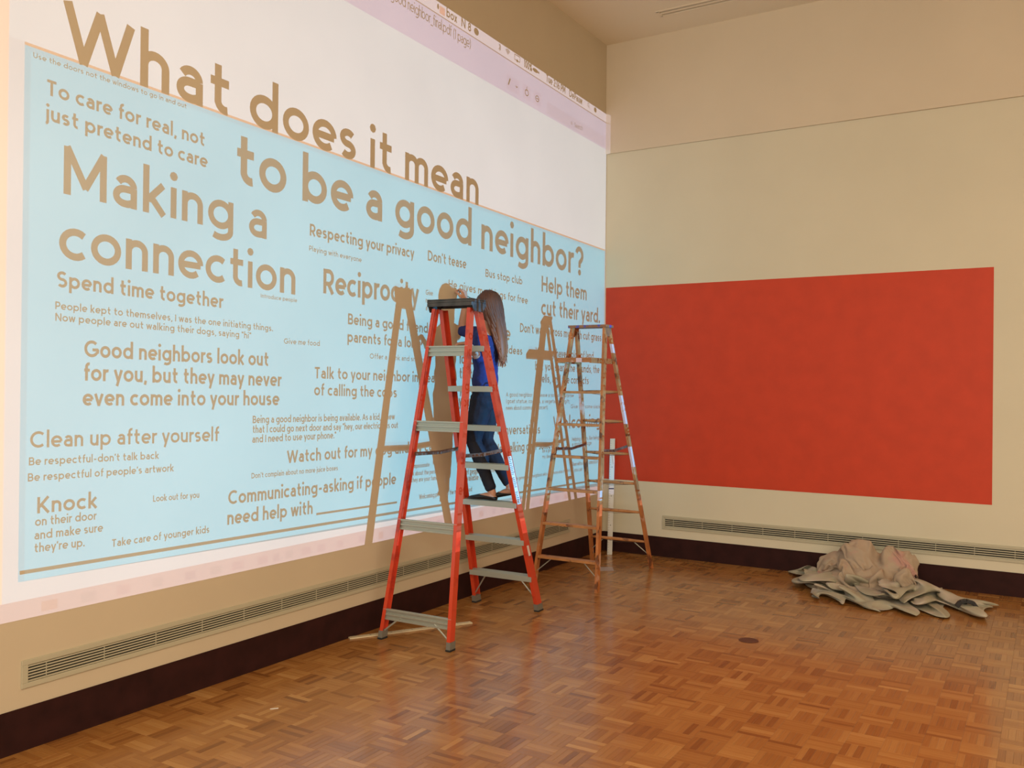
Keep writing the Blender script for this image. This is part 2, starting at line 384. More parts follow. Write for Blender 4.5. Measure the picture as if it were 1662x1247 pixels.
    if ch == '.': s.append(arc(S, h+.01, .018, .018, 0, 360, 8)); return s, 2*S
    if ch == ',': T((S+.03, .10), (S-.03, -.14)); return s, 2*S
    if ch == "'": T((S+.02, CP), (S-.02, CP-.25)); return s, 2*S-.02
    if ch == '"': T((S, CP), (S, CP-.25)); T((S+.15, CP), (S+.15, CP-.25)); return s, 2*S+.15
    if ch == '-': T((S-.03, .34), (S+.27, .34)); return s, 2*S+.24
    if ch == '_': T((0, -.1), (.5, -.1)); return s, .5
    if ch == '?': s.append(arc(S+.19, CP-h-.20, .19, .20, 165, -40)+[(S+.21, .40), (S+.21, .24)]); s.append(arc(S+.21, h+.01, .018, .018, 0, 360, 8)); return s, 2*S+.38
    if ch == '(': s.append(arc(S+.42, .40, .42, .62, 125, 235)); return s, 2*S+.14
    if ch == ')': s.append(arc(S-.26, .40, .42, .62, 55, -55)); return s, 2*S+.14
    return [], .3
def ribbon(V, F, pts, h, put, split=True):
    """Thick polyline as quads with mitred joints; put maps glyph (x,y) to the target point."""
    P = [pts[0]]
    for p in pts[1:]:
        if abs(p[0]-P[-1][0])+abs(p[1]-P[-1][1]) > 1e-5: P.append(p)
    if len(P) < 2: return
    if split:                                     # sharp corners: two butt-ended strokes instead of one mitre
        for i in range(1, len(P)-1):
            a = math.atan2(P[i][1]-P[i-1][1], P[i][0]-P[i-1][0]); c = math.atan2(P[i+1][1]-P[i][1], P[i+1][0]-P[i][0])
            if abs((c-a+PI) % (2*PI)-PI) > 1.0:
                def ext(a, b): l = math.hypot(b[0]-a[0], b[1]-a[1]); return (b[0]+(b[0]-a[0])/l*h*.35, b[1]+(b[1]-a[1])/l*h*.35)
                ribbon(V, F, P[:i]+[ext(P[i-1], P[i])], h, put); ribbon(V, F, [ext(P[i+1], P[i])]+P[i+1:], h, put); return
    closed = abs(P[0][0]-P[-1][0])+abs(P[0][1]-P[-1][1]) < 1e-4 and len(P) > 3
    if closed: P = P[:-1]
    n = len(P); L = []
    for i in range(n):
        def nd(a, b):
            dx, dy = b[0]-a[0], b[1]-a[1]; l = math.hypot(dx, dy) or 1; return (-dy/l, dx/l)
        if closed: n0, n1 = nd(P[i-1], P[i]), nd(P[i], P[(i+1) % n])
        else: n0 = nd(P[max(i-1, 0)], P[max(i, 1)]); n1 = nd(P[min(i, n-2)], P[min(i+1, n-1)])
        mx, my = n0[0]+n1[0], n0[1]+n1[1]; l = math.hypot(mx, my)
        if l < .35: mx, my, k = n1[0], n1[1], 1.0          # very sharp corner
        else: mx, my = mx/l, my/l; k = min(1.7, 1/max(.3, mx*n0[0]+my*n0[1]))
        L.append(((P[i][0]+mx*h*k, P[i][1]+my*h*k), (P[i][0]-mx*h*k, P[i][1]-my*h*k)))
    b = len(V)
    for a, c in L: V.append(put(*a)); V.append(put(*c))
    for i in range(n if closed else n-1):
        j = (i+1) % n; F.append((b+2*i, b+2*i+1, b+2*j+1, b+2*j))
TEXT = [
('What does it mean', -6.04, 3.255, -2.409, 3.196, 0.305, 0.158),
('to be a good neighbor?', -4.991, 2.872, -0.495, 2.828, 0.311, 0.158),
('To care for real, not', -6.113, 3.056, -5.189, 3.027, 0.08, 0.165),
('just pretend to care', -6.114, 2.936, -5.169, 2.911, 0.08, 0.165),
('Making a', -6.034, 2.607, -4.712, 2.577, 0.25, 0.15),
('connection', -6.046, 2.294, -4.472, 2.266, 0.236, 0.15),
('Spend time together', -6.048, 2.157, -5.048, 2.136, 0.084, 0.165),
('People kept to themselves, I was the one initiating things.', -6.053, 2.051, -4.669, 2.027, 0.04, 0.155),
('Now people are out walking their dogs, saying "hi"', -6.052, 1.996, -4.839, 1.973, 0.04, 0.155),
('Good neighbors look out', -5.904, 1.829, -4.698, 1.815, 0.09, 0.165),
('for you, but they may never', -5.906, 1.713, -4.593, 1.693, 0.09, 0.165),
('even come into your house', -5.908, 1.59, -4.609, 1.577, 0.09, 0.165),
('Clean up after yourself', -6.169, 1.397, -5.066, 1.379, 0.084, 0.15),
("Be respectful-don't talk back", -6.171, 1.316, -5.465, 1.303, 0.041, 0.155),
("Be respectful of people's artwork", -6.175, 1.242, -5.371, 1.23, 0.041, 0.155),
('Knock', -6.132, 1.089, -5.816, 1.082, 0.083, 0.165),
('on their door', -6.137, 1.031, -5.822, 1.024, 0.045, 0.15),
('and make sure', -6.14, 0.968, -5.786, 0.96, 0.045, 0.15),
("they're up.", -6.14, 0.908, -5.883, 0.9, 0.045, 0.15),
('Look out for you', -5.501, 1.078, -5.201, 1.07, 0.037, 0.15),
('Take care of younger kids', -5.741, 0.875, -5.128, 0.867, 0.042, 0.155),
('Communicating-asking if people', -5.003, 1.01, -3.466, 0.995, 0.087, 0.165),
('need help with', -5.008, 0.894, -4.309, 0.878, 0.087, 0.165),
("Don't complain about no more juice boxes", -4.828, 1.146, -4.081, 1.14, 0.035, 0.15),
('Watch out for my dog and my cat', -4.545, 1.218, -2.981, 1.21, 0.084, 0.165),
('Being a good neighbor is being available. As a kid, I knew', -4.824, 1.473, -3.49, 1.462, 0.048, 0.155),
('that I could go next door and say "hey, our electricity is out', -4.824, 1.415, -3.451, 1.399, 0.048, 0.155),
('and I need to use your phone."', -4.826, 1.357, -4.1, 1.353, 0.048, 0.155),
('Talk to your neighbor instead', -4.317, 1.747, -2.943, 1.731, 0.08, 0.165),
('of calling the cops', -4.315, 1.638, -3.466, 1.62, 0.08, 0.165),
('Offer a drink and snacks', -3.775, 1.892, -3.135, 1.886, 0.039, 0.15),
('Give me food', -4.582, 1.957, -4.263, 1.956, 0.036, 0.15),
('Introduce people', -4.772, 2.223, -4.471, 2.22, 0.027, 0.15),
('Respecting your privacy', -4.371, 2.656, -3.282, 2.65, 0.083, 0.165),
('Playing with everyone', -4.374, 2.559, -3.867, 2.547, 0.036, 0.15),
('Reciprocity', -4.247, 2.3, -3.219, 2.311, 0.175, 0.16),
("Don't tease", -3.12, 2.656, -2.598, 2.654, 0.086, 0.16),
('Bus stop club', -2.321, 2.623, -1.709, 2.618, 0.072, 0.16),
('He gives me things for free', -2.847, 2.478, -1.611, 2.453, 0.07, 0.16),
('Help them', -1.374, 2.593, -0.425, 2.592, 0.159, 0.16),
('cut their yard.', -1.373, 2.377, -0.114, 2.382, 0.159, 0.16),
("Don't walk across my fresh cut grass", -1.749, 2.195, -0.08, 2.193, 0.088, 0.16),
('You may have a plot of land,', -1.467, 1.995, -0.237, 1.998, 0.083, 0.16),
('but you share the sounds, the', -1.473, 1.864, -0.117, 1.86, 0.083, 0.16),
('smells, and the conflicts', -1.471, 1.752, -0.365, 1.742, 0.083, 0.16),
('A good neighbor may leave a note or a surprise', -1.973, 1.622, -0.698, 1.612, 0.04, 0.15),
('(goat statue, cookies, a vegetable), a gift,', -1.972, 1.565, -0.775, 1.554, 0.04, 0.15),
('news about community concert)', -1.971, 1.506, -1.222, 1.501, 0.04, 0.15),
('Give you some slack', -0.761, 1.503, -0.094, 1.493, 0.042, 0.15),
('Welcoming', -1.122, 1.307, -0.074, 1.303, 0.135, 0.16),
('Have real conversations', -2.641, 1.31, -1.358, 1.278, 0.088, 0.16),
('Not talking over someone', -2.141, 1.136, -0.982, 1.127, 0.09, 0.16),
('Helping others, like being', -0.728, 1.178, -0.116, 1.172, 0.043, 0.15),
('a good stooge', -0.727, 1.129, -0.289, 1.123, 0.043, 0.15),
('Be a good guest,', -1.319, 1.099, -0.957, 1.099, 0.037, 0.15),
('my dear', -1.318, 1.045, -1.14, 1.042, 0.037, 0.15),
('Share with a friend some pizza', -0.722, 0.932, -0.139, 0.923, 0.042, 0.15),
('if you can', -0.721, 0.874, -0.493, 0.869, 0.042, 0.15),
('Be generous to neighbors who is someone else in there', -1.802, 0.882, -0.76, 0.88, 0.036, 0.15),
("Let people know you're", -2.592, 0.993, -2.138, 0.981, 0.053, 0.15),
('available to help', -2.591, 0.941, -2.205, 0.929, 0.053, 0.15),
('Be compassionate', -3.345, 1.095, -3.066, 1.093, 0.037, 0.15),
('Think about the person', -3.344, 1.041, -2.946, 1.033, 0.037, 0.15),
('so they are your family', -3.344, 0.993, -2.945, 0.983, 0.037, 0.15),
('Welcoming people to the neighborhood', -3.193, 0.856, -2.482, 0.851, 0.04, 0.155),
('Give', -3.139, 2.395, -3.046, 2.394, 0.043, 0.15),
('never', -3.138, 2.336, -3.018, 2.335, 0.043, 0.15),
('a ride', -3.137, 2.278, -3.017, 2.276, 0.043, 0.15),
('Being a good friend', -4.004, 2.115, -3.1, 2.106, 0.08, 0.165),
('parents for a long time', -4.007, 1.996, -2.963, 1.983, 0.08, 0.165),
('Share', -2.415, 2.11, -1.899, 2.111, 0.135, 0.15),
('your ideas', -2.206, 1.999, -1.696, 1.992, 0.076, 0.16),
('for food and drinks', -2.687, 1.887, -1.977, 1.878, 0.093, 0.16),
('that help', -2.685, 1.769, -2.278, 1.762, 0.093, 0.16),
('you get by', -2.682, 1.651, -2.247, 1.643, 0.093, 0.16),
('your kids', -2.689, 1.55, -2.312, 1.541, 0.093, 0.16),
('Use the doors not the windows to go in and out', -6.174, 3.209, -5.316, 3.205, 0.027, 0.15),
('good neighbor_final.pdf (1 page)', -3.595, 4.463, -2.568, 4.443, 0.092, 0.08),
('box', -2.913, 4.588, -2.763, 4.581, 0.074, 0.155),
('N 8', -2.711, 4.58, -2.562, 4.583, 0.063, 0.16),
('100%', -1.727, 4.571, -1.579, 4.564, 0.06, 0.15),
('Tue 2:16 PM', -1.321, 4.544, -0.936, 4.542, 0.068, 0.15),
('DePauw', -0.858, 4.535, -0.574, 4.535, 0.063, 0.15),
('Search', -0.743, 4.276, -0.562, 4.285, 0.049, 0.09),

]
KS = .30/PROJ.x                                   # the slide sits 30 cm in front of the lamp
def slide_pt(y, z, layer=0):
    k = KS+layer*.0006/PROJ.x
    return (PROJ.x-PROJ.x*k, PROJ.y+(y-PROJ.y)*k, PROJ.z+(z-PROJ.z)*k)
V, F = [], []
def write(t, y0, z0, y1, z1, A, w, layer):
    adv = 0; G_ = []
    for ch in t:
        s, a = glyph(ch, w); G_.append((s, adv)); adv += a
    L = math.hypot(y1-y0, z1-z0); ux, uz = (y1-y0)/L, (z1-z0)/L; sx = L/adv
    for s, x0 in G_:
        for st in s:
            # keep stroke thickness even when a line is set narrower or wider than drawn
            q = sx/A
            pts = [((x+x0)*q, y) for x, y in st]
            ribbon(V, F, pts, w/2, lambda x, y: slide_pt(y0+x*A*ux-y*A*uz*0, z0+x*A*uz+y*A, layer))
for i, (t, y0, z0, y1, z1, A, w) in enumerate(TEXT):
    if z0 > 4.5: z0 = 4.504+.114*(-y0/6.43)+.026; z1 = 4.504+.114*(-y1/6.43)+.026; A = .076
    elif z0 > 4.4: A = .085
    write(t, y0, z0, y1, z1, A, w, 1+(i % 3))
def bar(y0, z0, y1, z1, th, layer=4):
    b = len(V)
    for y, z in ((y0, z0-th/2), (y1, z1-th/2), (y1, z1+th/2), (y0, z0+th/2)): V.append(slide_pt(y, z, layer))
    F.append((b, b+1, b+2, b+3))
def disc(y, z, ry, rz, layer=4, n=14):
    b = len(V)
    for i in range(n): V.append(slide_pt(y+ry*math.cos(2*PI*i/n), z+rz*math.sin(2*PI*i/n), layer))
    F.append(tuple(range(b, b+n)))
bar(-6.205, .825, -.020, .746, .018)              # rule along the foot of the blue page
bar(-4.28, .872, -3.455, .862, .014)              # the blank to fill in
bar(-.019, 1.9, -.019, 1.9, 0)
# menu bar icons, centred in the menu band
def mz(y): return 4.504+.114*(-y/6.43)+.060
def mark(pts, y0, th): stroke([(y0+a, mz(y0)+b) for a, b in pts], th)
def stroke(pts, th, layer=4):
    ribbon(V, F, pts, th/2, lambda x, y: slide_pt(x, y, layer))
disc(-2.49, mz(-2.49), .036, .030); disc(-3.02, mz(-3.02), .012, .022); disc(-1.52, mz(-1.52), .05, .018); disc(-1.46, mz(-1.46), .012, .010)
mark([(-.016, .022), (.016, -.010), (0, -.028), (0, .028), (.016, .010), (-.016, -.022)], -2.13, .006)      # short-range radio sign
for q in (.010, .022, .034, .046): mark([(q*math.cos(a), -.022+q*math.sin(a)) for a in [math.radians(42+9.6*i) for i in range(11)]], -2.0, .007)
mark([(.02, -.02), (.045, -.02), (.045, .026), (-.045, .026), (-.045, -.02), (-.02, -.02)], -1.84, .007)       # screen sign
disc(-1.84, mz(-1.84)-.020, .018, .012)
mark([(.016*math.cos(a), .006+.018*math.sin(a)) for a in [2*PI*i/12 for i in range(13)]], -.44, .006); mark([(.010, -.008), (.026, -.026)], -.44, .006)
disc(-.28, mz(-.28), .030, .026)
# tool buttons: a pen, a small caret, two round signs, the search lens
stroke([(-1.985, 4.325), (-1.955, 4.385)], .016); stroke([(-1.86, 4.352), (-1.845, 4.340), (-1.83, 4.352)], .008)
for yy in (-1.67, -1.48): stroke([(yy+.030*math.cos(a), 4.345+.026*math.sin(a)) for a in [2*PI*i/12 for i in range(13)]], .008)
stroke([(-1.67, 4.36), (-1.67, 4.40)], .008); stroke([(-1.50, 4.345), (-1.46, 4.345)], .008)
stroke([(-.80+.012*math.cos(a), 4.298+.012*math.sin(a)) for a in [2*PI*i/10 for i in range(11)]], .005)
LET = bpy.data.meshes.new('slide_lettering'); LET.from_pydata(V, [], F)
letter_mat = mat('slide_ink', (0, 0, 0, 1), .9, spec=0)
LET.materials.append(letter_mat)

proj = thing('projector', 'dark projector on a low stand, aimed at the left wall', 'projector', (0, 0, 0))
o = bpy.data.objects.new('slide_lettering', LET); C.objects.link(o); o.parent = proj
o['kind'] = 'stuff'
# tinted panes of the slide: (colour of the light let through, corners (y,z) x4)
def pane_mat(name, c):
    m = bpy.data.materials.new(name); m.use_nodes = True; nt = m.node_tree; nt.nodes.clear()
    t = nt.nodes.new('ShaderNodeBsdfTransparent'); t.inputs[0].default_value = (*c, 1)
    ou = nt.nodes.new('ShaderNodeOutputMaterial'); nt.links.new(t.outputs[0], ou.inputs[0]); return m
YL, YR = -6.43, .014
def lin(y, a, b): return a+(b-a)*(y-YL)/(0-YL)
top = lambda y: lin(y, 4.748, 4.622); sep = lambda y: lin(y, 4.618, 4.504); tool = lambda y: lin(y, 4.332, 4.236)
tool2 = lambda y: lin(y, 4.295, 4.222)
blt = lambda y: 3.255+(y+6.19)*(-.0167); blb = lambda y: .783+(y+6.232)*(-.0164)
dck = lambda y: .695+(y+6.292)*.003; bot = lambda y: .607-(y+6.3)*.001
WHITE, PAGE, BLUE = (.64, .74, .76), (.58, .67, .70), (.10, .56, .72)
MAUVE, MENU, DOCK, ORNG = (.54, .51, .66), (.68, .62, .66), (.49, .40, .43), (1.0, .68, .52)
YO, YB, YBR = -6.285, -6.212, -.016
def band(f0, f1, ya, yb): return [(ya, f0(ya)), (yb, f0(yb)), (yb, f1(yb)), (ya, f1(ya))]
panes = [
 ('menu', MENU, band(lambda y: sep(y)+.004, top, YL, YR)),
 ('rule', (.22, .16, .16), band(lambda y: sep(y)-.005, lambda y: sep(y)+.004, YL, YR)),
 ('toolbar', MAUVE, band(tool2, lambda y: sep(y)-.005, YL, YR)),
 ('page', WHITE, band(lambda y: blt(y)+.014, tool2, YO, YR)),
 ('page_rule', (.55, .32, .22), band(blt, lambda y: blt(y)+.014, YB, YBR)),
 ('blue', BLUE, band(blb, blt, YB, YBR)),
 ('margin', PAGE, band(dck, blb, YB, YR)),
 ('side', PAGE, [(YO, dck(YO)), (YB, dck(YB)), (YB-.0, blt(YB)+.014), (YO, blt(YO)+.014)]),
 ('side_right', (.52, .50, .62), [(YBR, blb(YBR)), (YBR+.008, blb(YBR)), (YBR+.008, blt(YBR)+.014), (YBR, blt(YBR)+.014)]),
 ('side_right', PAGE, [(YBR+.008, blb(YBR)), (YR, blb(YBR)), (YR, blt(YBR)+.014), (YBR+.008, blt(YBR)+.014)]),
 ('desktop', ORNG, [(YL, dck(YL)), (YO, dck(YO)), (YO, tool2(YO)), (YL, tool2(YL))]),
 ('dock', DOCK, band(bot, dck, YL, YR)),
]
for nme, c, q in panes:
    me = bpy.data.meshes.new('slide_pane'); me.from_pydata([slide_pt(y, z, 0) for y, z in q], [], [(0, 1, 2, 3)])
    me.materials.append(pane_mat('pane_'+nme, c)); o = bpy.data.objects.new('slide_pane', me); C.objects.link(o); o.parent = proj
# light grey tool buttons / faint dock icons as weak extra filters, and the orange menu icon
extra = [((1.0, .55, .42), [(-3.0, 4.575), (-2.93, 4.573), (-2.93, 4.632), (-3.0, 4.634)])]
for x0, x1 in ((-2.02, -1.80), (-1.74, -1.60), (-1.55, -1.41)): extra.append(((.93, .88, .90), [(x0, 4.285), (x1, 4.283), (x1, 4.41), (x0, 4.412)]))
extra.append(((.93, .90, .90), [(-1.30, 4.255), (-.03, 4.236), (-.03, 4.35), (-1.30, 4.37)]))
rg = random.Random(5)
y = -6.1
while y < -.6:
    c = rg.choice([(.86, .9, .93), (.9, .86, .92), (.92, .80, .78), (.85, .85, .92)]); wd = rg.uniform(.05, .09)
    extra.append((c, [(y, .625), (y+wd, .625), (y+wd, .672), (y, .672)])); y += rg.uniform(.11, .22)
for c, q in extra:
    me = bpy.data.meshes.new('slide_pane'); me.from_pydata([slide_pt(y, z, 6) for y, z in q], [], [(0, 1, 2, 3)])
    me.materials.append(pane_mat('pane_tint', c)); o = bpy.data.objects.new('slide_pane', me); C.objects.link(o); o.parent = proj
# opaque frame round the slide and the housing behind it
a = slide_pt(YL, bot(YL)); b_ = slide_pt(YR, bot(YR)); c_ = slide_pt(YR, top(YR)); d_ = slide_pt(YL, top(YL)); xs = a[0]
bm = B(); m_ = .20
Y0, Y1, Z0, Z1 = PROJ.y-m_, PROJ.y+m_, PROJ.z-.12, PROJ.z+.22
def fq(*p): hexa(bm, [(xs-.002, y, z) for y, z in p], [(xs+.002, y, z) for y, z in p])
fq((Y0, Z0), (Y1, Z0), (b_[1], b_[2]), (a[1], a[2])); fq((Y1, Z0), (Y1, Z1), (c_[1], c_[2]), (b_[1], b_[2]))
fq((Y1, Z1), (Y0, Z1), (d_[1], d_[2]), (c_[1], c_[2])); fq((Y0, Z1), (Y0, Z0), (a[1], a[2]), (d_[1], d_[2]))
obj('slide_frame', bm, BLACK, proj)
bm = B(); hx0, hx1 = xs, PROJ.x+.12
box(bm, hx0, hx1, Y0-.01, Y0, Z0, Z1); box(bm, hx0, hx1, Y1, Y1+.01, Z0, Z1); box(bm, hx0, hx1, Y0-.01, Y1+.01, Z1, Z1+.01)
box(bm, hx0, hx1, Y0-.01, Y1+.01, Z0-.01, Z0); box(bm, hx1, hx1+.01, Y0-.01, Y1+.01, Z0-.01, Z1+.01)
obj('housing', bm, BLACK, proj)
# added extra lamp imitating black level: a faint teal glow over the page area, thrown through a plain aperture under the cart top
P2 = Vector((PROJ.x, PROJ.y, .44)); kk = .22/PROJ.x; bm = B(); x2 = P2.x-.22
def ap(y, z): return (P2.y+(y-P2.y)*kk, P2.z+(z-P2.z)*kk)
q4 = [ap(YB, blb(YB)), ap(YBR, blb(YBR)), ap(YBR, blt(YBR)), ap(YB, blt(YB))]
o4 = [(P2.y-.17, P2.z-.09), (P2.y+.17, P2.z-.09), (P2.y+.17, P2.z+.15), (P2.y-.17, P2.z+.15)]
for i in range(4):
    j = (i+1) % 4; hexa(bm, [(x2-.002, *o4[i]), (x2-.002, *o4[j]), (x2-.002, *q4[j]), (x2-.002, *q4[i])], [(x2+.002, *o4[i]), (x2+.002, *o4[j]), (x2+.002, *q4[j]), (x2+.002, *q4[i])])
box(bm, x2, P2.x+.06, P2.y-.18, P2.y-.17, P2.z-.09, P2.z+.15); box(bm, x2, P2.x+.06, P2.y+.17, P2.y+.18, P2.z-.09, P2.z+.15)
box(bm, x2, P2.x+.06, P2.y-.18, P2.y+.18, P2.z+.15, P2.z+.16); box(bm, x2, P2.x+.06, P2.y-.18, P2.y+.18, P2.z-.10, P2.z-.09); box(bm, P2.x+.06, P2.x+.07, P2.y-.18, P2.y+.18, P2.z-.10, P2.z+.16)
obj('fill_lamp_box', bm, BLACK, proj)
ct = thing('projector_cart', 'low dark cart that carries the projector', 'cart', (0, 0, 0))
bm = B(); box(bm, xs-.05, hx1+.1, Y0-.06, Y1+.06, Z0-.035, Z0-.0105); obj('cart_top', bm, BLACK, ct, bevel=.004)
bm = B(); box(bm, xs-.05, hx1+.1, Y0-.06, Y1+.06, .20, .22); obj('cart_shelf', bm, BLACK, ct, bevel=.004)
for x in (xs-.03, hx1+.08):
    for y in (Y0-.04, Y1+.04):
        bm = B(); box(bm, x-.012, x+.012, y-.012, y+.012, 0, Z0-.035); obj('leg', bm, BLACK, ct)

# ------------------------------------------------------------------ step ladders
FIBER = patches(mat('red_fibreglass', (.62, .060, .022, 1), .33, spec=.5, coat=.3), (.42, .036, .016, 1), 6, .54, .66, (1, 1, 1.6))
ALU = mat('brushed_aluminium', (.44, .46, .40, 1), .45, metal=.45, bump=(60, .1, .001))
ALUD = mat('dull_steel', (.20, .12, .08, 1), .5, metal=.6, vary=(14, .4))
BOOT = mat('dull_grey_boot', (.20, .19, .16, 1), .6, metal=.2)
CAPM = mat('ladder_cap_plastic', (.055, .050, .046, 1), .55, vary=(18, .35))
RUB = mat('black_rubber', (.015, .015, .015, 1), .8)
STK = mat('white_sticker', (.72, .70, .68, 1), .5)
INK = mat('sticker_print', (.10, .09, .12, 1), .6)
WOOD = mat('worn_ladder_wood', (.46, .165, .048, 1), .55, vary=(7, .28), bump=(40, .2, .002))
patches(WOOD, (.16, .055, .02, 1), 11, .56, .64, (1, 1, 1), 3.0)
patches(WOOD, (.62, .36, .24, 1), 8, .60, .66, (1, 1, .8), 9.0)
WOODP = mat('pale_ladder_wood', (.50, .22, .075, 1), .55, vary=(9, .22), bump=(40, .2, .002))
patches(WOODP, (.22, .09, .04, 1), 13, .58, .66, (1, 1, 1), 5.0)
SPL = mat('splashed_paint', (.70, .50, .47, 1), .5)
CAPW = patches(mat('worn_ladder_cap_wood', (.30, .12, .05, 1), .55, vary=(12, .3)), (.10, .08, .28, 1), 16, .60, .63, (1, 1, 1), 2.0)

def ladder_frame(wbf, wbr, wt, sf, sr, st, zc):
    """-> rail(side, front, z): centre line of a rail at height z, in the ladder's frame."""
    def rail(s, front, z):
        k = z/zc
        if front: return Vector((s*(wbf/2+(wt/2-wbf/2)*k), sf+(st-sf)*k, z))
        return Vector((s*(wbr/2+(wt/2-wbr/2)*k), -(sr+(st-sr)*k), z))
    return rail

# --- red fibreglass ladder
t = red = thing('step_ladder', 'red fibreglass step ladder with grey metal steps that the person stands on', 'ladder', (.457, -3.382, 0), .033, None)
rail = ladder_frame(.586, .573, .316, .77, .455, .044, 2.262)
for front in (True, False):
    dp, fl = (.074, .030) if front else (.056, .026)
    for s in (-1, 1):
        a, b = rail(s, front, .02), rail(s, front, 2.25); th = .0035
        X = Vector((s, 0, 0)); Yv = Vector((0, 1, 0))
        bm = B()
        # C channel: web on the outer side, flanges pointing inwards
        prism(bm, [(0, -dp/2), (0, dp/2), (-th, dp/2), (-th, -dp/2)], a, b, X, Yv)
        prism(bm, [(-th, dp/2), (-th, dp/2-th), (-fl, dp/2-th), (-fl, dp/2)], a, b, X, Yv)
        prism(bm, [(-th, -dp/2+th), (-th, -dp/2), (-fl, -dp/2), (-fl, -dp/2+th)], a, b, X, Yv)
        r = obj('rail', bm, FIBER, t)
        bm = B(); box(bm, -.006, fl+.004, -dp/2-.004, dp/2+.004, 0, .012)
        pad = Matrix.Translation(a+Vector((0, 0, -.02))) @ Matrix.Scale(-s, 4, Vector((1, 0, 0)))
        for v in bm.verts: v.co = pad @ v.co
        obj('foot_pad', bm, RUB, r)
        bm = B(); box(bm, -.0045, fl+.001, -dp/2-.003, dp/2+.003, .012, .058)
        b1 = rail(s, front, .08)
        for v in bm.verts:
            k = (v.co.z)/.08; v.co = Vector((v.co.x*-s, v.co.y, v.co.z)) + a.lerp(b1, k) - Vector((0, 0, a.z+(b1.z-a.z)*k))
        obj('boot', bm, BOOT, r)
        if front and s == 1:
            # long white safety sticker and a small one on the outer face
            for z0, z1, w0 in ((.84, 1.20, .052), (.44, .52, .030)):
                p, q = rail(1, True, z0), rail(1, True, z1)
                bm = B(); prism(bm, [(.0004, -w0/2), (.0004, w0/2), (.0012, w0/2), (.0012, -w0/2)], p, q, X, Yv)
                obj('sticker', bm, STK, r)
                if z1-z0 > .2:
                    bm = B(); n = 26
                    for i in range(n):
                        if i in (7, 8, 15): continue
                        c = p.lerp(q, (i+.7)/(n+.6)); wd = w0*random.uniform(.25, .42)
                        box(bm, .0012, .0020, -w0*.42, -w0*.42+wd*2, -.0022, .0022, Matrix.Translation(c))
                    obj('print', bm, INK, r)['kind'] = 'stuff'
for k in range(7):
    z = .262+.286*k; l, r_ = rail(-1, True, z), rail(1, True, z)
    bm = B(); w2 = (r_.x-l.x)/2-.004; c = (l+r_)/2
    M = Matrix.Translation(c)
    box(bm, -w2, w2, -.043, .043, .010, .014, M)                        # tread
    for i in range(7): box(bm, -w2, w2, -.041+i*.0132, -.035+i*.0132, .014, .0165, M)   # grip ribs
    box(bm, -w2, w2, -.043, -.039, -.024, .010, M); box(bm, -w2, w2, .039, .043, -.024, .010, M)
    obj('step', bm, ALU, t)
for z in (.165, .76, 1.43, 1.95):
    l, r_ = rail(-1, False, z), rail(1, False, z); c = (l+r_)/2; w2 = (r_.x-l.x)/2-.004
    bm = B(); M = Matrix.Translation(c+Vector((0, -.012, 0)))
    box(bm, -w2, w2, 0, .006, -.033, .033, M)
    for q in (-.030, 0, .030): box(bm, -w2, w2, -.010, 0, q-.006, q+.006, M)
    box(bm, -w2, w2, .006, .024, .029, .033, M)
    obj('rear_brace', bm, ALU, t, bevel=.0015)
for front, z, xi, zf in ((False, .150, .14, .045), (True, .245, .15, .075)):
    for s in (-1, 1):
        a = rail(s, front, z); a.x = s*xi; a.y += (-.012 if not front else .0); b = rail(s, front, zf); b.x -= s*.008
        bm = B(); d = (b-a); tube(bm, a, b, .006, 6); obj('knee_brace', bm, ALU, t)
for s in (-1, 1):
    a = rail(s, False, 1.235); b = rail(s, True, 1.245); a.x -= s*.035; b.x -= s*.035
    m1 = a.lerp(b, .52)+Vector((0, 0, -.012)); bm = B()
    for p, q in ((a, m1), (m1, b)):
        hexa(bm, [p+Vector((-.002, 0, -.013)), p+Vector((.002, 0, -.013)), p+Vector((.002, 0, .013)), p+Vector((-.002, 0, .013))],
             [q+Vector((-.002, 0, -.013)), q+Vector((.002, 0, -.013)), q+Vector((.002, 0, .013)), q+Vector((-.002, 0, .013))])
    tube(bm, m1+Vector((-.006, 0, 0)), m1+Vector((.006, 0, 0)), .012, 8)
    obj('spreader', bm, ALUD, t)
bm = B()
box(bm, -.186, .186, -.098, .092, 2.288, 2.305)
box(bm, -.186, .186, -.098, -.091, 2.262, 2.288); box(bm, -.186, .186, .085, .092, 2.262, 2.288)
for s in (-1, 1):
    x0, x1 = sorted((s*.179, s*.187))
    hexa(bm, [(x0, -.098, 2.288), (x0, .092, 2.288), (x0, .060, 2.225), (x0, -.066, 2.225)], [(x1, -.098, 2.288), (x1, .092, 2.288), (x1, .060, 2.225), (x1, -.066, 2.225)])
for x0, x1, y0, y1 in ((-.186, .186, -.098, -.090), (-.186, .186, .084, .092), (-.186, -.178, -.098, .092), (.178, .186, -.098, .092)): box(bm, x0, x1, y0, y1, 2.305, 2.313)
obj('cap', bm, CAPM, t, bevel=.004)

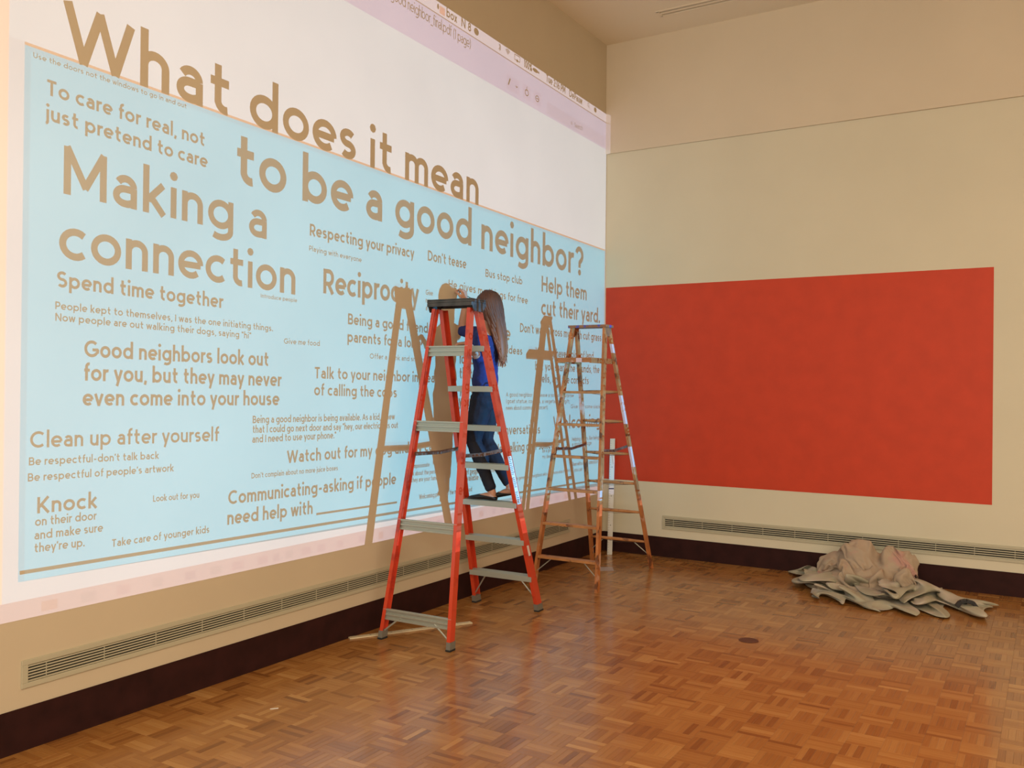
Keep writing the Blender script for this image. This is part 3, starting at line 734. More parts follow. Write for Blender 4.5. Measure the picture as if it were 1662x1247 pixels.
# --- wooden ladder
t = thing('step_ladder', 'old paint-splashed wooden step ladder with a shelf, near the corner', 'ladder', (.503, -1.352, 0), .012)
ZC = 2.241
rail = ladder_frame(.618, .602, .318, .736, .454, .038, ZC)
for front in (True, False):
    dp, th = (.050, .024) if front else (.056, .024)
    for s in (-1, 1):
        a, b = rail(s, front, 0), rail(s, front, ZC)
        bm = B(); n = 6
        for i in range(n):
            p, q = a.lerp(b, i/n), a.lerp(b, (i+1)/n)
            prism(bm, [(-th/2, -dp/2), (th/2, -dp/2), (th/2, dp/2), (-th/2, dp/2)], p, q, Vector((1, 0, 0)), Vector((0, 1, 0)))
        r = obj('rail', bm, WOOD, t)
        spots = {(True, 1): ((.98, 1.17), (1.38, 1.64), (2.02, 2.10)), (True, -1): ((1.50, 1.66),), (False, 1): ((.75, .83),), (False, -1): ()}[(front, s)]
        for z0, z1 in spots:
            p, q = rail(s, front, z0), rail(s, front, z1)
            bm = B(); e = .0006
            prism(bm, [(s*(th/2+e), dp*.30), (s*(th/2+e), -dp/2-e), (-s*th*.35, -dp/2-e), (-s*th*.35, -dp/2), (s*th/2, -dp/2), (s*th/2, dp*.30)], p, q, Vector((1, 0, 0)), Vector((0, 1, 0)))
            obj('paint_splash', bm, SPL, r)
for z in (1.665, 1.38, 1.10, .815, .52, .235):
    l, r_ = rail(-1, False, z), rail(1, False, z); c = (l+r_)/2; w2 = (r_.x-l.x)/2-.012
    bm = B(); box(bm, -w2, w2, -.036, .036, -.011, .011, Matrix.Translation(c))
    obj('step', bm, WOODP, t, bevel=.002)
for z in (1.67, 1.40, 1.10, .82, .545, .26):
    l, r_ = rail(-1, True, z), rail(1, True, z); c = (l+r_)/2; w2 = (r_.x-l.x)/2-.008
    bm = B(); rings = []
    for i in range(9):
        u = -1+i/4; h = .017-.006*u*u; rings.append([c+Vector((u*w2, .016*math.cos(a), h*math.sin(a)*.9)) for a in [2*PI*j/8 for j in range(8)]])
    loft(bm, rings); rg_ = obj('rung', bm, WOODP, t, smooth=True)
    bm = B(); m1 = c+Vector((0, 0, -.026)); a_ = c+Vector((-w2, 0, -.006)); b_2 = c+Vector((w2, 0, -.006))
    tube(bm, a_, m1, .002, 5); tube(bm, m1, b_2, .002, 5); obj('truss_rod', bm, ALUD, rg_)
for s in (-1, 1):
    a = rail(s, False, 1.165); b = rail(s, True, 1.175); a.x -= s*.016; b.x -= s*.016
    m1 = a.lerp(b, .5)+Vector((0, 0, -.022)); bm = B()
    for p, q in ((a, m1), (m1, b)):
        hexa(bm, [p+Vector((-.002, 0, -.012)), p+Vector((.002, 0, -.012)), p+Vector((.002, 0, .012)), p+Vector((-.002, 0, .012))],
             [q+Vector((-.002, 0, -.012)), q+Vector((.002, 0, -.012)), q+Vector((.002, 0, .012)), q+Vector((-.002, 0, .012))])
    tube(bm, m1+Vector((-.006, 0, 0)), m1+Vector((.006, 0, 0)), .013, 8)
    obj('spreader', bm, ALUD, t)
for s in (-1, 1):
    for front, z, zf in ((False, .222, .115), (True, .245, .14)):
        a = rail(s, front, z); a.x -= s*.13; b = rail(s, front, zf); b.x -= s*.012
        bm = B(); tube(bm, a, b, .0045, 6); obj('knee_brace', bm, ALU, t)
# fold-down paint shelf reaching out on the near side
bm = B(); box(bm, -.165, .165, -.325, .125, 1.948, 1.966); sh = obj('paint_shelf', bm, WOOD, t, bevel=.002)
bm = B(); box(bm, -.165, -.147, -.325, .125, 1.920, 1.948); box(bm, .147, .165, -.325, .125, 1.920, 1.948); box(bm, -.147, .147, -.325, -.305, 1.925, 1.948)
obj('shelf_batten', bm, WOOD, sh)
bm = B(); box(bm, .02, .075, -.3262, -.3252, 1.925, 1.962); obj('tag', bm, SPL, sh)
bm = B(); box(bm, -.19, .19, -.075, .075, ZC, ZC+.024); cp = obj('cap', bm, CAPW, t, bevel=.003)
for s in (-1, 1):
    bm = B(); x0, x1 = sorted((s*.172, s*.175)); hexa(bm, [(x0, -.06, ZC), (x0, .06, ZC), (x0, .045, ZC-.075), (x0, -.045, ZC-.075)], [(x1, -.06, ZC), (x1, .06, ZC), (x1, .045, ZC-.075), (x1, -.045, ZC-.075)])
    obj('hinge_plate', bm, CAPW, cp)

# ------------------------------------------------------------------ rulers, floor plate, scraps
RUL = mat('white_ruler_enamel', (.80, .78, .70, 1), .35)
IVORY = mat('yellowed_ruler_wood', (.66, .55, .36, 1), .5, vary=(20, .12))
TICK = mat('ruler_print', (.04, .04, .04, 1), .6)
NAVY = mat('navy_tape', (.03, .035, .09, 1), .5)
def ruler(name, label, L, W_, T_, M, m, inches, digits=True):
    t = thing(name, label, 'ruler'); t.matrix_world = M
    bm = B(); box(bm, -W_/2, W_/2, -T_, 0, 0, L); obj('blade', bm, m, t, bevel=.0006)
    bm = B()
    for i in range(1, inches*2):
        z = i*L/(inches*2); ln = W_*(.30 if i % 2 == 0 else .18); hh = .0016 if i % 2 == 0 else .0011
        box(bm, -W_/2, -W_/2+ln, -T_-.0005, -T_, z-hh/2, z+hh/2)
        if i % 24 == 0 or i % 12 == 0: box(bm, -W_*.02, W_*.10, -T_-.0005, -T_, z-.005, z+.005)
    obj('tick_marks', bm, TICK, t)
    return t
# 48 inch rule standing in the corner, leaning on the back wall
b0 = Vector((.183, -.215, 0)); b1 = Vector((.036, -.012, 1.170)); L_ = (b1-b0).length; zx = (b1-b0).normalized(); xx = Vector((1, 0, 0)).lerp(Vector((.87, .49, 0)), .0).normalized()
yx = zx.cross(xx).normalized()
M = Matrix(((xx.x, yx.x, zx.x, b0.x), (xx.y, yx.y, zx.y, b0.y), (xx.z, yx.z, zx.z, b0.z+.0005), (0, 0, 0, 1)))
r1 = ruler('ruler', 'tall white metal ruler standing upright in the corner behind wooden ladder', L_, .056, .003, M, RUL, 48)
bm = B(); box(bm, -.0283, .0283, -.0035, .0003, .668, .680); obj('tape', bm, NAVY, r1)
bm = B(); tube(bm, (-.008, -.0035, 1.05), (.015, -.0035, .93), .0012, 4); obj('scratch', bm, TICK, r1)
# yardstick lying on the floor under the red ladder
p0 = Vector((.016, -3.972, .0008)); p1 = Vector((.478, -3.187, .0008)); zx = (p1-p0).normalized(); yx = Vector((0, 0, -1)); xx = yx.cross(zx).normalized()
M = Matrix(((xx.x, yx.x, zx.x, p0.x), (xx.y, yx.y, zx.y, p0.y), (xx.z, yx.z, zx.z, p0.z), (0, 0, 0, 1)))
ruler('ruler', 'yellowed wooden yardstick lying on the floor beneath the red ladder', (p1-p0).length, .044, .008, M, IVORY, 36)

bm = B(); n = 28
rings = [[(.066*k*math.cos(2*PI*i/n), .066*k*math.sin(2*PI*i/n), z) for i in range(n)] for k, z in ((1, 0), (1, .0015), (.93, .0028), (.80, .0028), (.78, .0018), (.05, .0018))]
loft(bm, rings)
BRONZE = mat('bronze_cover', (.13, .055, .035, 1), .5, metal=.3, vary=(30, .2))
o = obj('floor_outlet_cover', bm, BRONZE); o.location = (2.295, -2.518, .0005); o['label'] = 'round dark brown outlet cover set flush in the parquet floor'; o['category'] = 'floor cover'
bm = B()
for z0, z1 in ((0, .0008),):
    hexa(bm, [(.372, -.850, z0), (.470, -.772, z0), (.560, -.925, z0), (.445, -1.008, z0)], [(.372, -.850, z1), (.470, -.772, z1), (.560, -.925, z1), (.445, -1.008, z1)])
LIGHT_PATCH = mat('light_patch_colour', (.46, .36, .34, 1), .35)  # light thrown off the ruler, built as a thin pale slab
o = obj('reflected_light_patch', bm, LIGHT_PATCH); o.location.z = .0005; o['label'] = 'small pale patch of reflected light on the floor beside the wooden ladder foot'; o['category'] = 'light patch'
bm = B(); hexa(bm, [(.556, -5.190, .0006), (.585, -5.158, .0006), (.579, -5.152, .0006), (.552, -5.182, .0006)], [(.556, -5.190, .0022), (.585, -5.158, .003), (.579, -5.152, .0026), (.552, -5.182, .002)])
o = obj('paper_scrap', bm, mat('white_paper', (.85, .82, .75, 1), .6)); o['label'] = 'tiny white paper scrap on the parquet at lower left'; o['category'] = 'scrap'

# ------------------------------------------------------------------ canvas drop cloths heaped by the back wall (folded sheets, grids in millimetres)
def sheet(rows):
    """rows: grid of points, each row x,y,z,x,y,z,... in millimetres."""
    nx = len(rows[0])//3; ny = len(rows)
    V = [(r[3*i]/1000, r[3*i+1]/1000, r[3*i+2]/1000) for r in rows for i in range(nx)]
    F = [(j*nx+i, j*nx+i+1, (j+1)*nx+i+1, (j+1)*nx+i) for j in range(ny-1) for i in range(nx-1)]
    me = bpy.data.meshes.new('drop_cloth'); me.from_pydata(V, [], F)
    for p in me.polygons: p.use_smooth = True
    return me
CLOTH_A = [
[2213,-143,59,2165,-132,107,2116,-148,89,2084,-161,56,2078,-169,55,2092,-200,65,2110,-265,76,2125,-333,97,2147,-377,116,2162,-386,113,2166,-394,88,2181,-438,70,2183,-499,65,2164,-557,64,2161,-597,75,2200,-603,89,2274,-579,95,2354,-541,99,2407,-509,108,2423,-486,118,2421,-457,117,2422,-409,102,2456,-356,82,2502,-309,62,2542,-288,47,2587,-304,34,2645,-346,30,2704,-391,49,2750,-435,79,2782,-493,102,2817,-552,114,2859,-610,113,2894,-703,105,2919,-826,107,2948,-923,112,2992,-976,109,3020,-983,116,2991,-940,125,2957,-886,119,2945,-854,114,2931,-849,117,2908,-866,127,2866,-857,135,2848,-817,138,2862,-772,144,2856,-722,153,2825,-683,153,2803,-652,157,2795,-612,176],
[2188,-140,52,2154,-92,104,2090,-112,82,2033,-129,42,2003,-140,33,2012,-158,39,2054,-191,58,2105,-243,73,2136,-306,93,2158,-335,109,2173,-351,92,2191,-402,82,2180,-472,76,2161,-550,70,2160,-627,73,2184,-668,91,2245,-660,105,2325,-615,115,2393,-558,121,2420,-504,127,2425,-466,125,2421,-418,111,2453,-365,89,2506,-308,71,2537,-251,66,2569,-255,59,2606,-317,48,2651,-393,45,2708,-439,62,2762,-476,80,2803,-521,98,2836,-580,103,2866,-680,102,2895,-827,107,2930,-951,116,2978,-1010,114,3037,-1024,108,3026,-963,124,2963,-896,128,2944,-848,119,2931,-828,119,2916,-864,122,2874,-865,132,2844,-820,140,2863,-777,149,2855,-720,151,2828,-668,145,2816,-652,132,2817,-630,142],
[2170,-131,55,2148,-66,83,2085,-75,58,2010,-92,35,1961,-107,28,1958,-132,25,1996,-164,42,2066,-198,51,2128,-242,67,2168,-282,92,2194,-313,93,2204,-364,97,2195,-443,93,2180,-543,81,2177,-646,80,2187,-721,88,2226,-731,109,2289,-684,130,2362,-610,137,2401,-530,134,2408,-476,130,2412,-430,124,2444,-376,106,2502,-335,86,2534,-282,82,2557,-273,74,2581,-323,59,2621,-395,51,2679,-441,62,2735,-468,78,2778,-503,92,2809,-558,97,2840,-645,101,2877,-792,103,2925,-944,111,2974,-1033,115,3026,-1050,100,3041,-982,106,2983,-903,126,2963,-855,128,2954,-830,122,2934,-843,120,2900,-866,124,2857,-849,130,2854,-807,144,2851,-748,153,2828,-689,144,2826,-672,126,2831,-654,124],
[2169,-127,74,2148,-68,77,2095,-56,43,2021,-68,24,1962,-91,18,1946,-128,17,1975,-171,31,2044,-200,33,2122,-232,46,2182,-267,73,2224,-293,85,2240,-336,97,2236,-421,95,2220,-538,81,2205,-660,83,2204,-757,83,2226,-794,97,2274,-758,124,2344,-669,142,2395,-566,145,2407,-494,139,2416,-451,133,2447,-405,116,2495,-372,96,2525,-335,81,2541,-314,69,2568,-350,60,2613,-410,54,2673,-453,64,2726,-476,80,2769,-499,88,2804,-539,91,2836,-610,93,2874,-744,94,2925,-908,103,2972,-1035,109,3018,-1076,96,3045,-1012,91,3002,-914,115,2986,-858,132,2988,-833,124,2974,-830,117,2947,-849,119,2899,-855,125,2860,-840,129,2851,-796,145,2833,-727,147,2828,-692,132,2836,-688,119],
[2180,-138,91,2156,-95,93,2118,-75,57,2061,-75,22,2004,-103,14,1979,-155,15,2001,-205,29,2063,-233,35,2139,-263,41,2209,-287,60,2263,-294,72,2288,-315,91,2285,-403,96,2265,-531,81,2240,-662,86,2230,-770,83,2241,-828,87,2280,-811,108,2348,-722,126,2409,-609,136,2433,-525,136,2442,-483,132,2463,-443,116,2488,-408,95,2509,-373,76,2532,-352,62,2569,-381,56,2621,-432,59,2682,-472,65,2733,-493,78,2776,-514,85,2816,-535,90,2849,-584,93,2884,-698,88,2926,-860,90,2965,-1003,93,3003,-1062,85,3038,-1018,78,3025,-923,108,3013,-844,136,3010,-793,127,3009,-793,116,2997,-821,114,2954,-834,123,2900,-841,125,2862,-828,132,2839,-777,147,2822,-724,141,2833,-728,132],
[2210,-164,90,2189,-132,98,2158,-114,93,2120,-111,50,2072,-140,20,2041,-201,15,2054,-249,30,2111,-271,42,2183,-296,49,2258,-306,46,2317,-301,53,2342,-297,78,2339,-374,95,2317,-508,83,2289,-643,85,2272,-754,89,2278,-826,87,2311,-830,102,2374,-753,118,2438,-643,124,2467,-561,123,2474,-524,122,2488,-489,117,2503,-453,96,2522,-414,81,2549,-391,65,2586,-414,51,2637,-457,59,2698,-492,71,2753,-506,77,2798,-526,82,2843,-545,88,2878,-567,96,2906,-653,96,2938,-797,82,2967,-936,74,2995,-998,70,3038,-977,77,3054,-908,119,3040,-806,137,3026,-728,124,3023,-713,113,3023,-749,108,2992,-790,114,2945,-814,125,2892,-816,128,2862,-809,149,2846,-757,158,2846,-741,157],
[2269,-191,72,2255,-180,82,2223,-165,99,2177,-164,89,2136,-185,43,2105,-241,19,2110,-290,36,2162,-310,51,2236,-328,45,2311,-326,31,2362,-303,32,2378,-279,56,2383,-334,84,2370,-466,85,2348,-602,80,2330,-713,91,2332,-791,97,2363,-814,105,2419,-754,116,2476,-655,116,2498,-579,105,2505,-550,102,2518,-533,111,2534,-495,108,2554,-456,92,2580,-433,72,2612,-446,49,2661,-472,54,2720,-510,70,2781,-527,77,2833,-527,82,2885,-535,83,2923,-541,87,2941,-599,103,2958,-723,93,2980,-850,77,3004,-914,76,3048,-911,96,3073,-853,133,3054,-739,133,3042,-657,112,3033,-632,103,3029,-668,100,3002,-727,107,2972,-776,119,2926,-784,125,2899,-795,143,2883,-748,154,2864,-699,165],
[2333,-183,43,2328,-204,53,2291,-210,78,2231,-212,94,2177,-229,63,2145,-277,27,2145,-321,47,2193,-333,64,2268,-340,51,2343,-335,27,2374,-297,19,2375,-258,37,2403,-294,62,2411,-415,77,2403,-550,77,2391,-667,88,2394,-751,100,2423,-782,107,2461,-723,109,2493,-623,100,2510,-546,85,2519,-519,80,2535,-533,87,2559,-529,103,2586,-499,104,2611,-478,83,2640,-478,55,2686,-475,53,2747,-507,67,2817,-532,74,2879,-517,80,2934,-498,84,2968,-489,85,2977,-533,96,2977,-643,93,2998,-772,93,3018,-841,98,3064,-848,113,3086,-784,139,3057,-663,131,3057,-594,103,3047,-577,93,3029,-607,93,3000,-669,107,2984,-736,120,2948,-752,131,2917,-745,142,2888,-694,140,2870,-635,156],
[2356,-142,26,2349,-181,29,2310,-212,52,2249,-226,74,2195,-258,55,2156,-318,34,2151,-366,54,2196,-373,68,2267,-353,71,2344,-331,51,2382,-293,27,2381,-251,24,2410,-273,36,2429,-375,56,2439,-508,68,2438,-636,82,2444,-726,96,2473,-739,104,2491,-659,99,2492,-549,82,2496,-468,72,2502,-443,67,2522,-470,70,2557,-507,86,2601,-521,97,2638,-517,89,2670,-509,65,2715,-491,57,2780,-495,69,2858,-500,79,2924,-476,86,2974,-444,92,3002,-435,94,3005,-476,88,2999,-580,80,3025,-713,89,3047,-787,99,3088,-794,116,3098,-719,141,3062,-602,128,3062,-543,99,3054,-540,88,3027,-570,95,3002,-641,115,2992,-720,135,2955,-727,146,2924,-692,143,2899,-643,134,2882,-587,145],
[2342,-123,27,2317,-154,37,2270,-191,48,2225,-239,51,2188,-314,39,2146,-390,42,2143,-449,56,2187,-465,53,2255,-431,64,2330,-379,73,2384,-321,52,2397,-270,28,2416,-281,23,2432,-365,38,2449,-495,55,2462,-629,69,2476,-710,84,2498,-681,93,2497,-575,80,2486,-455,62,2472,-377,61,2476,-366,64,2506,-409,68,2550,-470,79,2602,-511,87,2651,-532,84,2694,-530,71,2742,-502,61,2808,-471,71,2890,-457,85,2954,-430,96,2994,-391,102,3016,-390,98,3007,-430,82,3011,-535,75,3044,-661,88,3073,-738,98,3102,-746,116,3100,-658,140,3063,-552,127,3054,-507,100,3047,-519,93,3029,-571,106,3012,-654,130,2988,-708,152,2953,-679,151,2931,-637,139,2911,-595,131,2895,-548,131],
[2304,-182,23,2256,-207,23,2212,-253,23,2178,-318,24,2152,-407,31,2123,-487,48,2130,-547,59,2179,-566,51,2251,-524,56,2327,-457,65,2385,-379,65,2408,-320,39,2422,-325,25,2440,-395,32,2460,-511,47,2479,-630,60,2493,-679,76,2498,-604,77,2475,-472,66,2454,-351,56,2446,-293,56,2464,-314,61,2508,-388,67,2567,-473,75,2623,-535,85,2669,-558,85,2711,-548,78,2762,-515,64,2826,-460,70,2900,-424,84,2959,-393,93,2995,-360,97,3011,-363,87,3004,-415,70,3020,-519,68,3061,-635,83,3096,-706,96,3112,-709,118,3099,-612,136,3064,-521,131,3042,-495,114,3034,-530,113,3028,-607,131,3015,-683,152,2982,-666,157,2959,-606,143,2944,-568,131,2926,-538,123,2908,-504,118],
[2264,-301,23,2219,-336,26,2183,-376,19,2144,-428,18,2112,-504,26,2103,-580,50,2126,-629,64,2183,-635,57,2261,-586,59,2337,-521,56,2390,-454,60,2412,-407,44,2426,-413,37,2443,-472,38,2467,-558,45,2492,-635,58,2488,-638,73,2481,-531,63,2453,-389,53,2430,-286,52,2439,-267,50,2474,-334,54,2535,-437,62,2602,-533,77,2653,-592,98,2690,-598,110,2727,-575,98,2776,-545,72,2834,-487,65,2892,-431,71,2942,-391,77,2978,-367,79,2997,-379,69,3008,-450,56,3031,-558,64,3072,-661,79,3114,-712,94,3134,-709,119,3116,-621,139,3082,-537,145,3054,-526,142,3045,-590,148,3040,-667,163,3019,-663,165,2990,-582,148,2971,-517,132,2960,-483,121,2943,-461,114,2920,-444,105],
[2243,-402,27,2206,-435,28,2177,-468,23,2144,-518,19,2112,-590,20,2107,-654,43,2139,-684,64,2207,-665,64,2290,-609,60,2361,-557,52,2400,-519,56,2418,-510,52,2432,-537,56,2444,-590,55,2469,-640,54,2499,-666,59,2489,-617,68,2467,-494,54,2446,-370,43,2440,-311,42,2464,-343,44,2516,-447,53,2578,-557,74,2627,-628,107,2662,-657,137,2692,-640,145,2729,-617,122,2780,-589,90,2832,-538,69,2877,-486,64,2920,-449,62,2955,-434,57,2978,-462,54,2996,-544,58,3026,-652,72,3070,-738,85,3120,-765,96,3152,-737,114,3139,-673,140,3114,-610,154,3094,-613,160,3085,-673,171,3063,-661,177,3031,-574,161,3005,-496,137,2988,-436,123,2978,-396,114,2962,-378,103,2943,-385,88],
[2249,-456,20,2221,-483,18,2194,-511,24,2164,-566,25,2141,-642,20,2140,-700,39,2177,-715,64,2253,-673,71,2334,-617,56,2389,-576,49,2408,-573,60,2422,-613,65,2441,-671,74,2457,-722,74,2486,-735,67,2520,-708,60,2513,-626,62,2483,-514,47,2467,-429,39,2477,-423,43,2515,-499,57,2565,-610,82,2602,-682,121,2625,-707,156,2654,-707,173,2686,-678,169,2725,-653,137,2779,-620,106,2833,-591,82,2879,-570,73,2917,-559,66,2944,-560,57,2965,-599,61,2988,-688,71,3023,-786,79,3068,-851,90,3119,-857,102,3164,-802,112,3169,-735,132,3149,-699,150,3138,-701,164,3118,-678,180,3079,-578,176,3047,-490,153,3026,-441,128,3012,-382,117,3004,-332,107,2997,-326,87,2988,-365,72],
[2274,-483,18,2254,-500,25,2231,-526,36,2207,-581,37,2192,-658,30,2202,-715,43,2244,-727,67,2314,-679,71,2382,-625,48,2411,-599,46,2409,-621,65,2427,-691,80,2454,-773,92,2478,-819,99,2505,-807,92,2541,-750,76,2546,-668,61,2521,-577,47,2510,-531,46,2521,-567,59,2556,-654,90,2585,-731,136,2595,-755,174,2612,-755,187,2649,-742,183,2693,-714,164,2741,-681,129,2792,-642,98,2844,-616,78,2890,-610,74,2924,-634,71,2945,-679,65,2969,-751,66,3003,-849,64,3040,-928,67,3078,-964,82,3124,-943,100,3173,-872,113,3197,-786,127,3187,-742,143,3172,-712,162,3139,-623,178,3095,-516,167,3068,-447,141,3052,-412,116,3038,-350,109,3036,-302,99,3042,-321,76,3041,-386,69],
[2284,-512,15,2293,-513,26,2282,-538,37,2262,-590,47,2252,-653,51,2274,-695,60,2325,-716,64,2389,-687,57,2435,-635,42,2438,-614,45,2415,-655,63,2425,-741,89,2459,-832,107,2488,-874,121,2515,-850,117,2548,-781,98,2572,-701,73,2560,-630,54,2553,-608,56,2560,-660,77,2575,-738,120,2583,-786,168,2588,-790,193,2613,-779,187,2655,-752,162,2700,-706,128,2745,-649,94,2792,-597,66,2842,-565,55,2885,-573,58,2919,-634,58,2951,-728,59,2993,-846,55,3033,-957,47,3067,-1015,48,3090,-1007,69,3124,-947,91,3176,-865,104,3214,-787,119,3218,-741,135,3199,-695,156,3159,-591,171,3111,-501,152,3085,-440,126,3071,-395,106,3063,-337,103,3068,-298,94,3078,-336,73,3086,-417,73],
[2254,-542,13,2290,-545,17,2312,-560,24,2308,-605,35,2310,-650,50,2346,-677,53,2399,-687,44,2457,-668,34,2493,-643,34,2480,-632,43,2435,-686,57,2424,-783,87,2453,-875,114,2486,-916,127,2516,-885,119,2553,-806,96,2588,-717,71,2593,-648,51,2584,-623,52,2589,-664,77,2597,-736,115,2600,-788,155,2605,-792,171,2623,-756,157,2657,-687,126,2694,-612,88,2733,-543,58,2777,-488,47,2824,-451,49,2869,-462,50,2910,-540,50,2952,-667,53,3007,-824,55,3050,-949,46,3076,-989,46,3085,-953,68,3121,-878,90,3178,-791,98,3221,-720,109,3239,-704,121,3232,-698,145,3194,-601,163,3142,-507,142,3108,-455,114,3094,-406,99,3091,-347,101,3099,-312,95,3111,-355,75,3127,-445,77],
[2220,-546,15,2264,-561,17,2307,-582,16,2328,-631,22,2347,-670,35,2397,-662,33,2447,-620,30,2497,-585,28,2529,-599,30,2521,-641,39,2468,-716,47,2448,-816,79,2458,-908,103,2481,-943,109,2508,-899,99,2550,-809,75,2597,-718,50,2622,-647,33,2618,-601,32,2610,-609,54,2611,-667,87,2618,-727,119,2626,-743,133,2646,-707,122,2673,-627,92,2697,-539,55,2730,-458,40,2776,-400,48,2823,-363,63,2870,-356,65,2902,-409,55,2930,-537,46,2987,-705,56,3036,-841,58,3066,-891,62,3090,-861,79,3140,-790,90,3199,-704,93,3238,-633,98,3258,-638,100,3261,-685,122,3245,-641,149,3198,-535,137,3159,-482,110,3139,-437,96,3132,-382,102,3140,-345,99,3157,-380,83,3180,-470,83],
[2204,-539,17,2252,-563,27,2296,-608,22,2335,-663,15,2377,-686,22,2431,-631,19,2478,-546,24,2515,-498,30,2537,-527,29,2544,-621,30,2508,-728,38,2488,-826,70,2486,-913,85,2498,-941,82,2538,-898,75,2590,-804,64,2644,-717,48,2675,-646,33,2675,-589,22,2651,-564,29,2629,-599,53,2624,-653,84,2634,-678,104,2653,-655,98,2687,-598,70,2717,-525,39,2749,-445,31,2794,-385,42,2842,-343,59,2881,-312,65,2907,-330,57,2924,-427,39,2969,-576,49,3026,-713,66,3071,-784,76,3107,-769,83,3157,-699,87,3212,-612,86,3258,-557,82,3275,-567,74,3271,-636,90,3282,-674,127,3267,-591,132,3232,-525,111,3209,-493,97,3195,-445,101,3197,-405,103,3216,-415,93,3246,-490,88],
[2210,-567,16,2260,-607,34,2304,-657,34,2350,-701,19,2409,-693,17,2463,-604,14,2498,-499,19,2519,-448,26,2532,-484,24,2544,-595,20,2539,-723,30,2522,-815,57,2521,-885,66,2535,-888,62,2578,-833,53,2638,-753,46,2701,-695,36,2736,-640,34,2737,-582,26,2708,-551,22,2662,-574,33,2628,-623,56,2633,-660,83,2652,-650,87,2685,-610,68,2726,-557,42,2765,-490,30,2810,-429,31,2855,-377,41,2891,-331,49,2918,-321,46,2938,-388,33,2980,-513,41,3043,-643,64,3095,-725,75,3130,-714,79,3169,-629,81,3225,-537,82,3278,-487,78,3283,-492,65,3272,-576,67,3286,-674,99,3312,-654,121,3302,-575,112,3285,-545,97,3270,-516,96,3265,-482,99,3282,-470,97,3315,-507,86],
[2239,-619,12,2292,-671,36,2330,-720,53,2377,-744,35,2435,-711,17,2486,-595,16,2511,-486,16,2523,-437,18,2539,-473,19,2556,-583,18,2565,-707,25,2550,-782,44,2548,-822,47,2573,-793,47,2626,-730,39,2688,-666,32,2747,-630,27,2788,-613,29,2789,-579,28,2754,-555,27,2692,-574,33,2636,-624,49,2632,-681,78,2653,-696,92,2689,-671,87,2734,-628,70,2780,-576,48,2825,-516,30,2865,-448,22,2898,-386,23,2929,-362,25,2960,-414,24,3000,-524,39,3069,-645,62,3125,-726,72,3157,-709,77,3188,-600,77,3237,-488,82,3286,-429,86,3284,-430,74,3266,-522,66,3272,-652,82,3319,-691,106,3341,-621,107,3340,-572,97,3331,-559,88,3328,-540,88,3342,-532,85,3379,-548,74],
[2280,-672,10,2331,-736,46,2362,-781,73,2400,-786,61,2453,-744,23,2499,-616,13,2520,-504,12,2531,-465,12,2554,-499,14,2578,-593,20,2590,-696,22,2583,-753,31,2591,-766,35,2626,-720,31,2685,-656,21,2743,-605,17,2785,-577,17,2819,-581,21,2821,-580,30,2777,-579,36,2705,-602,40,2651,-640,58,2652,-718,81,2668,-772,85,2701,-781,90,2747,-749,90,2800,-691,76,2847,-621,52,2885,-549,28,2914,-479,14,2944,-442,12,2980,-472,18,3023,-566,41,3090,-692,62,3147,-766,73,3174,-731,76,3200,-598,71,3238,-459,79,3278,-392,93,3285,-406,86,3269,-497,74,3262,-633,84,3311,-704,99,3354,-647,99,3370,-589,94,3372,-578,84,3374,-585,77,3389,-594,66,3427,-611,51],
[2320,-716,12,2353,-787,58,2370,-839,88,2401,-837,86,2458,-789,41,2506,-671,14,2528,-560,11,2543,-525,11,2571,-559,11,2604,-635,16,2616,-717,22,2617,-758,27,2634,-753,28,2671,-703,23,2729,-644,17,2779,-604,13,2807,-588,12,2831,-603,16,2824,-616,32,2773,-628,42,2701,-646,47,2667,-667,71,2686,-761,82,2704,-841,67,2730,-882,73,2770,-875,87,2824,-817,87,2872,-732,69,2907,-648,42,2931,-572,20,2953,-520,15,2988,-528,21,3043,-599,43,3107,-727,62,3159,-804,77,3187,-763,77,3206,-618,69,3235,-462,72,3266,-381,87,3276,-402,86,3261,-496,77,3254,-633,84,3313,-718,90,3368,-675,87,3396,-627,85,3406,-601,78,3409,-615,70,3414,-642,53,3446,-661,28],
[2353,-749,16,2361,-825,66,2356,-889,100,2394,-895,104,2456,-836,64,2509,-738,20,2537,-640,10,2558,-610,9,2591,-645,10,2620,-711,16,2632,-772,27,2642,-798,33,2650,-787,26,2670,-734,17,2719,-674,14,2769,-641,14,2799,-637,15,2813,-657,23,2795,-673,37,2744,-683,45,2696,-682,53,2700,-694,77,2728,-793,81,2745,-880,65,2765,-940,65,2798,-955,77,2843,-915,86,2882,-828,73,2916,-732,53,2945,-641,36,2962,-570,29,2992,-567,30,3049,-632,44,3124,-753,59,3172,-826,77,3192,-785,79,3210,-650,64,3235,-497,62,3259,-418,72,3260,-436,77,3246,-528,71,3260,-664,72,3330,-747,72,3392,-728,75,3430,-699,74,3447,-663,73,3448,-641,67,3438,-663,50,3443,-690,21],
[2376,-771,19,2371,-847,71,2352,-924,101,2393,-935,106,2463,-870,75,2519,-783,29,2550,-719,10,2576,-711,10,2609,-752,15,2626,-798,30,2632,-828,50,2642,-845,59,2645,-845,48,2654,-810,27,2682,-755,14,2714,-706,15,2742,-694,24,2762,-715,38,2753,-726,52,2718,-712,56,2711,-675,58,2739,-696,76,2771,-793,83,2788,-885,75,2805,-956,70,2829,-994,75,2858,-971,85,2885,-894,73,2914,-788,53,2948,-684,45,2972,-602,42,3003,-602,41,3060,-675,51,3136,-794,63,3183,-855,82,3195,-806,88,3215,-685,70,3236,-547,56,3253,-477,58,3255,-498,61,3255,-588,58,3289,-701,61,3357,-782,57,3419,-801,67,3468,-791,65,3495,-762,69,3500,-717,68,3484,-683,53,3459,-696,27],
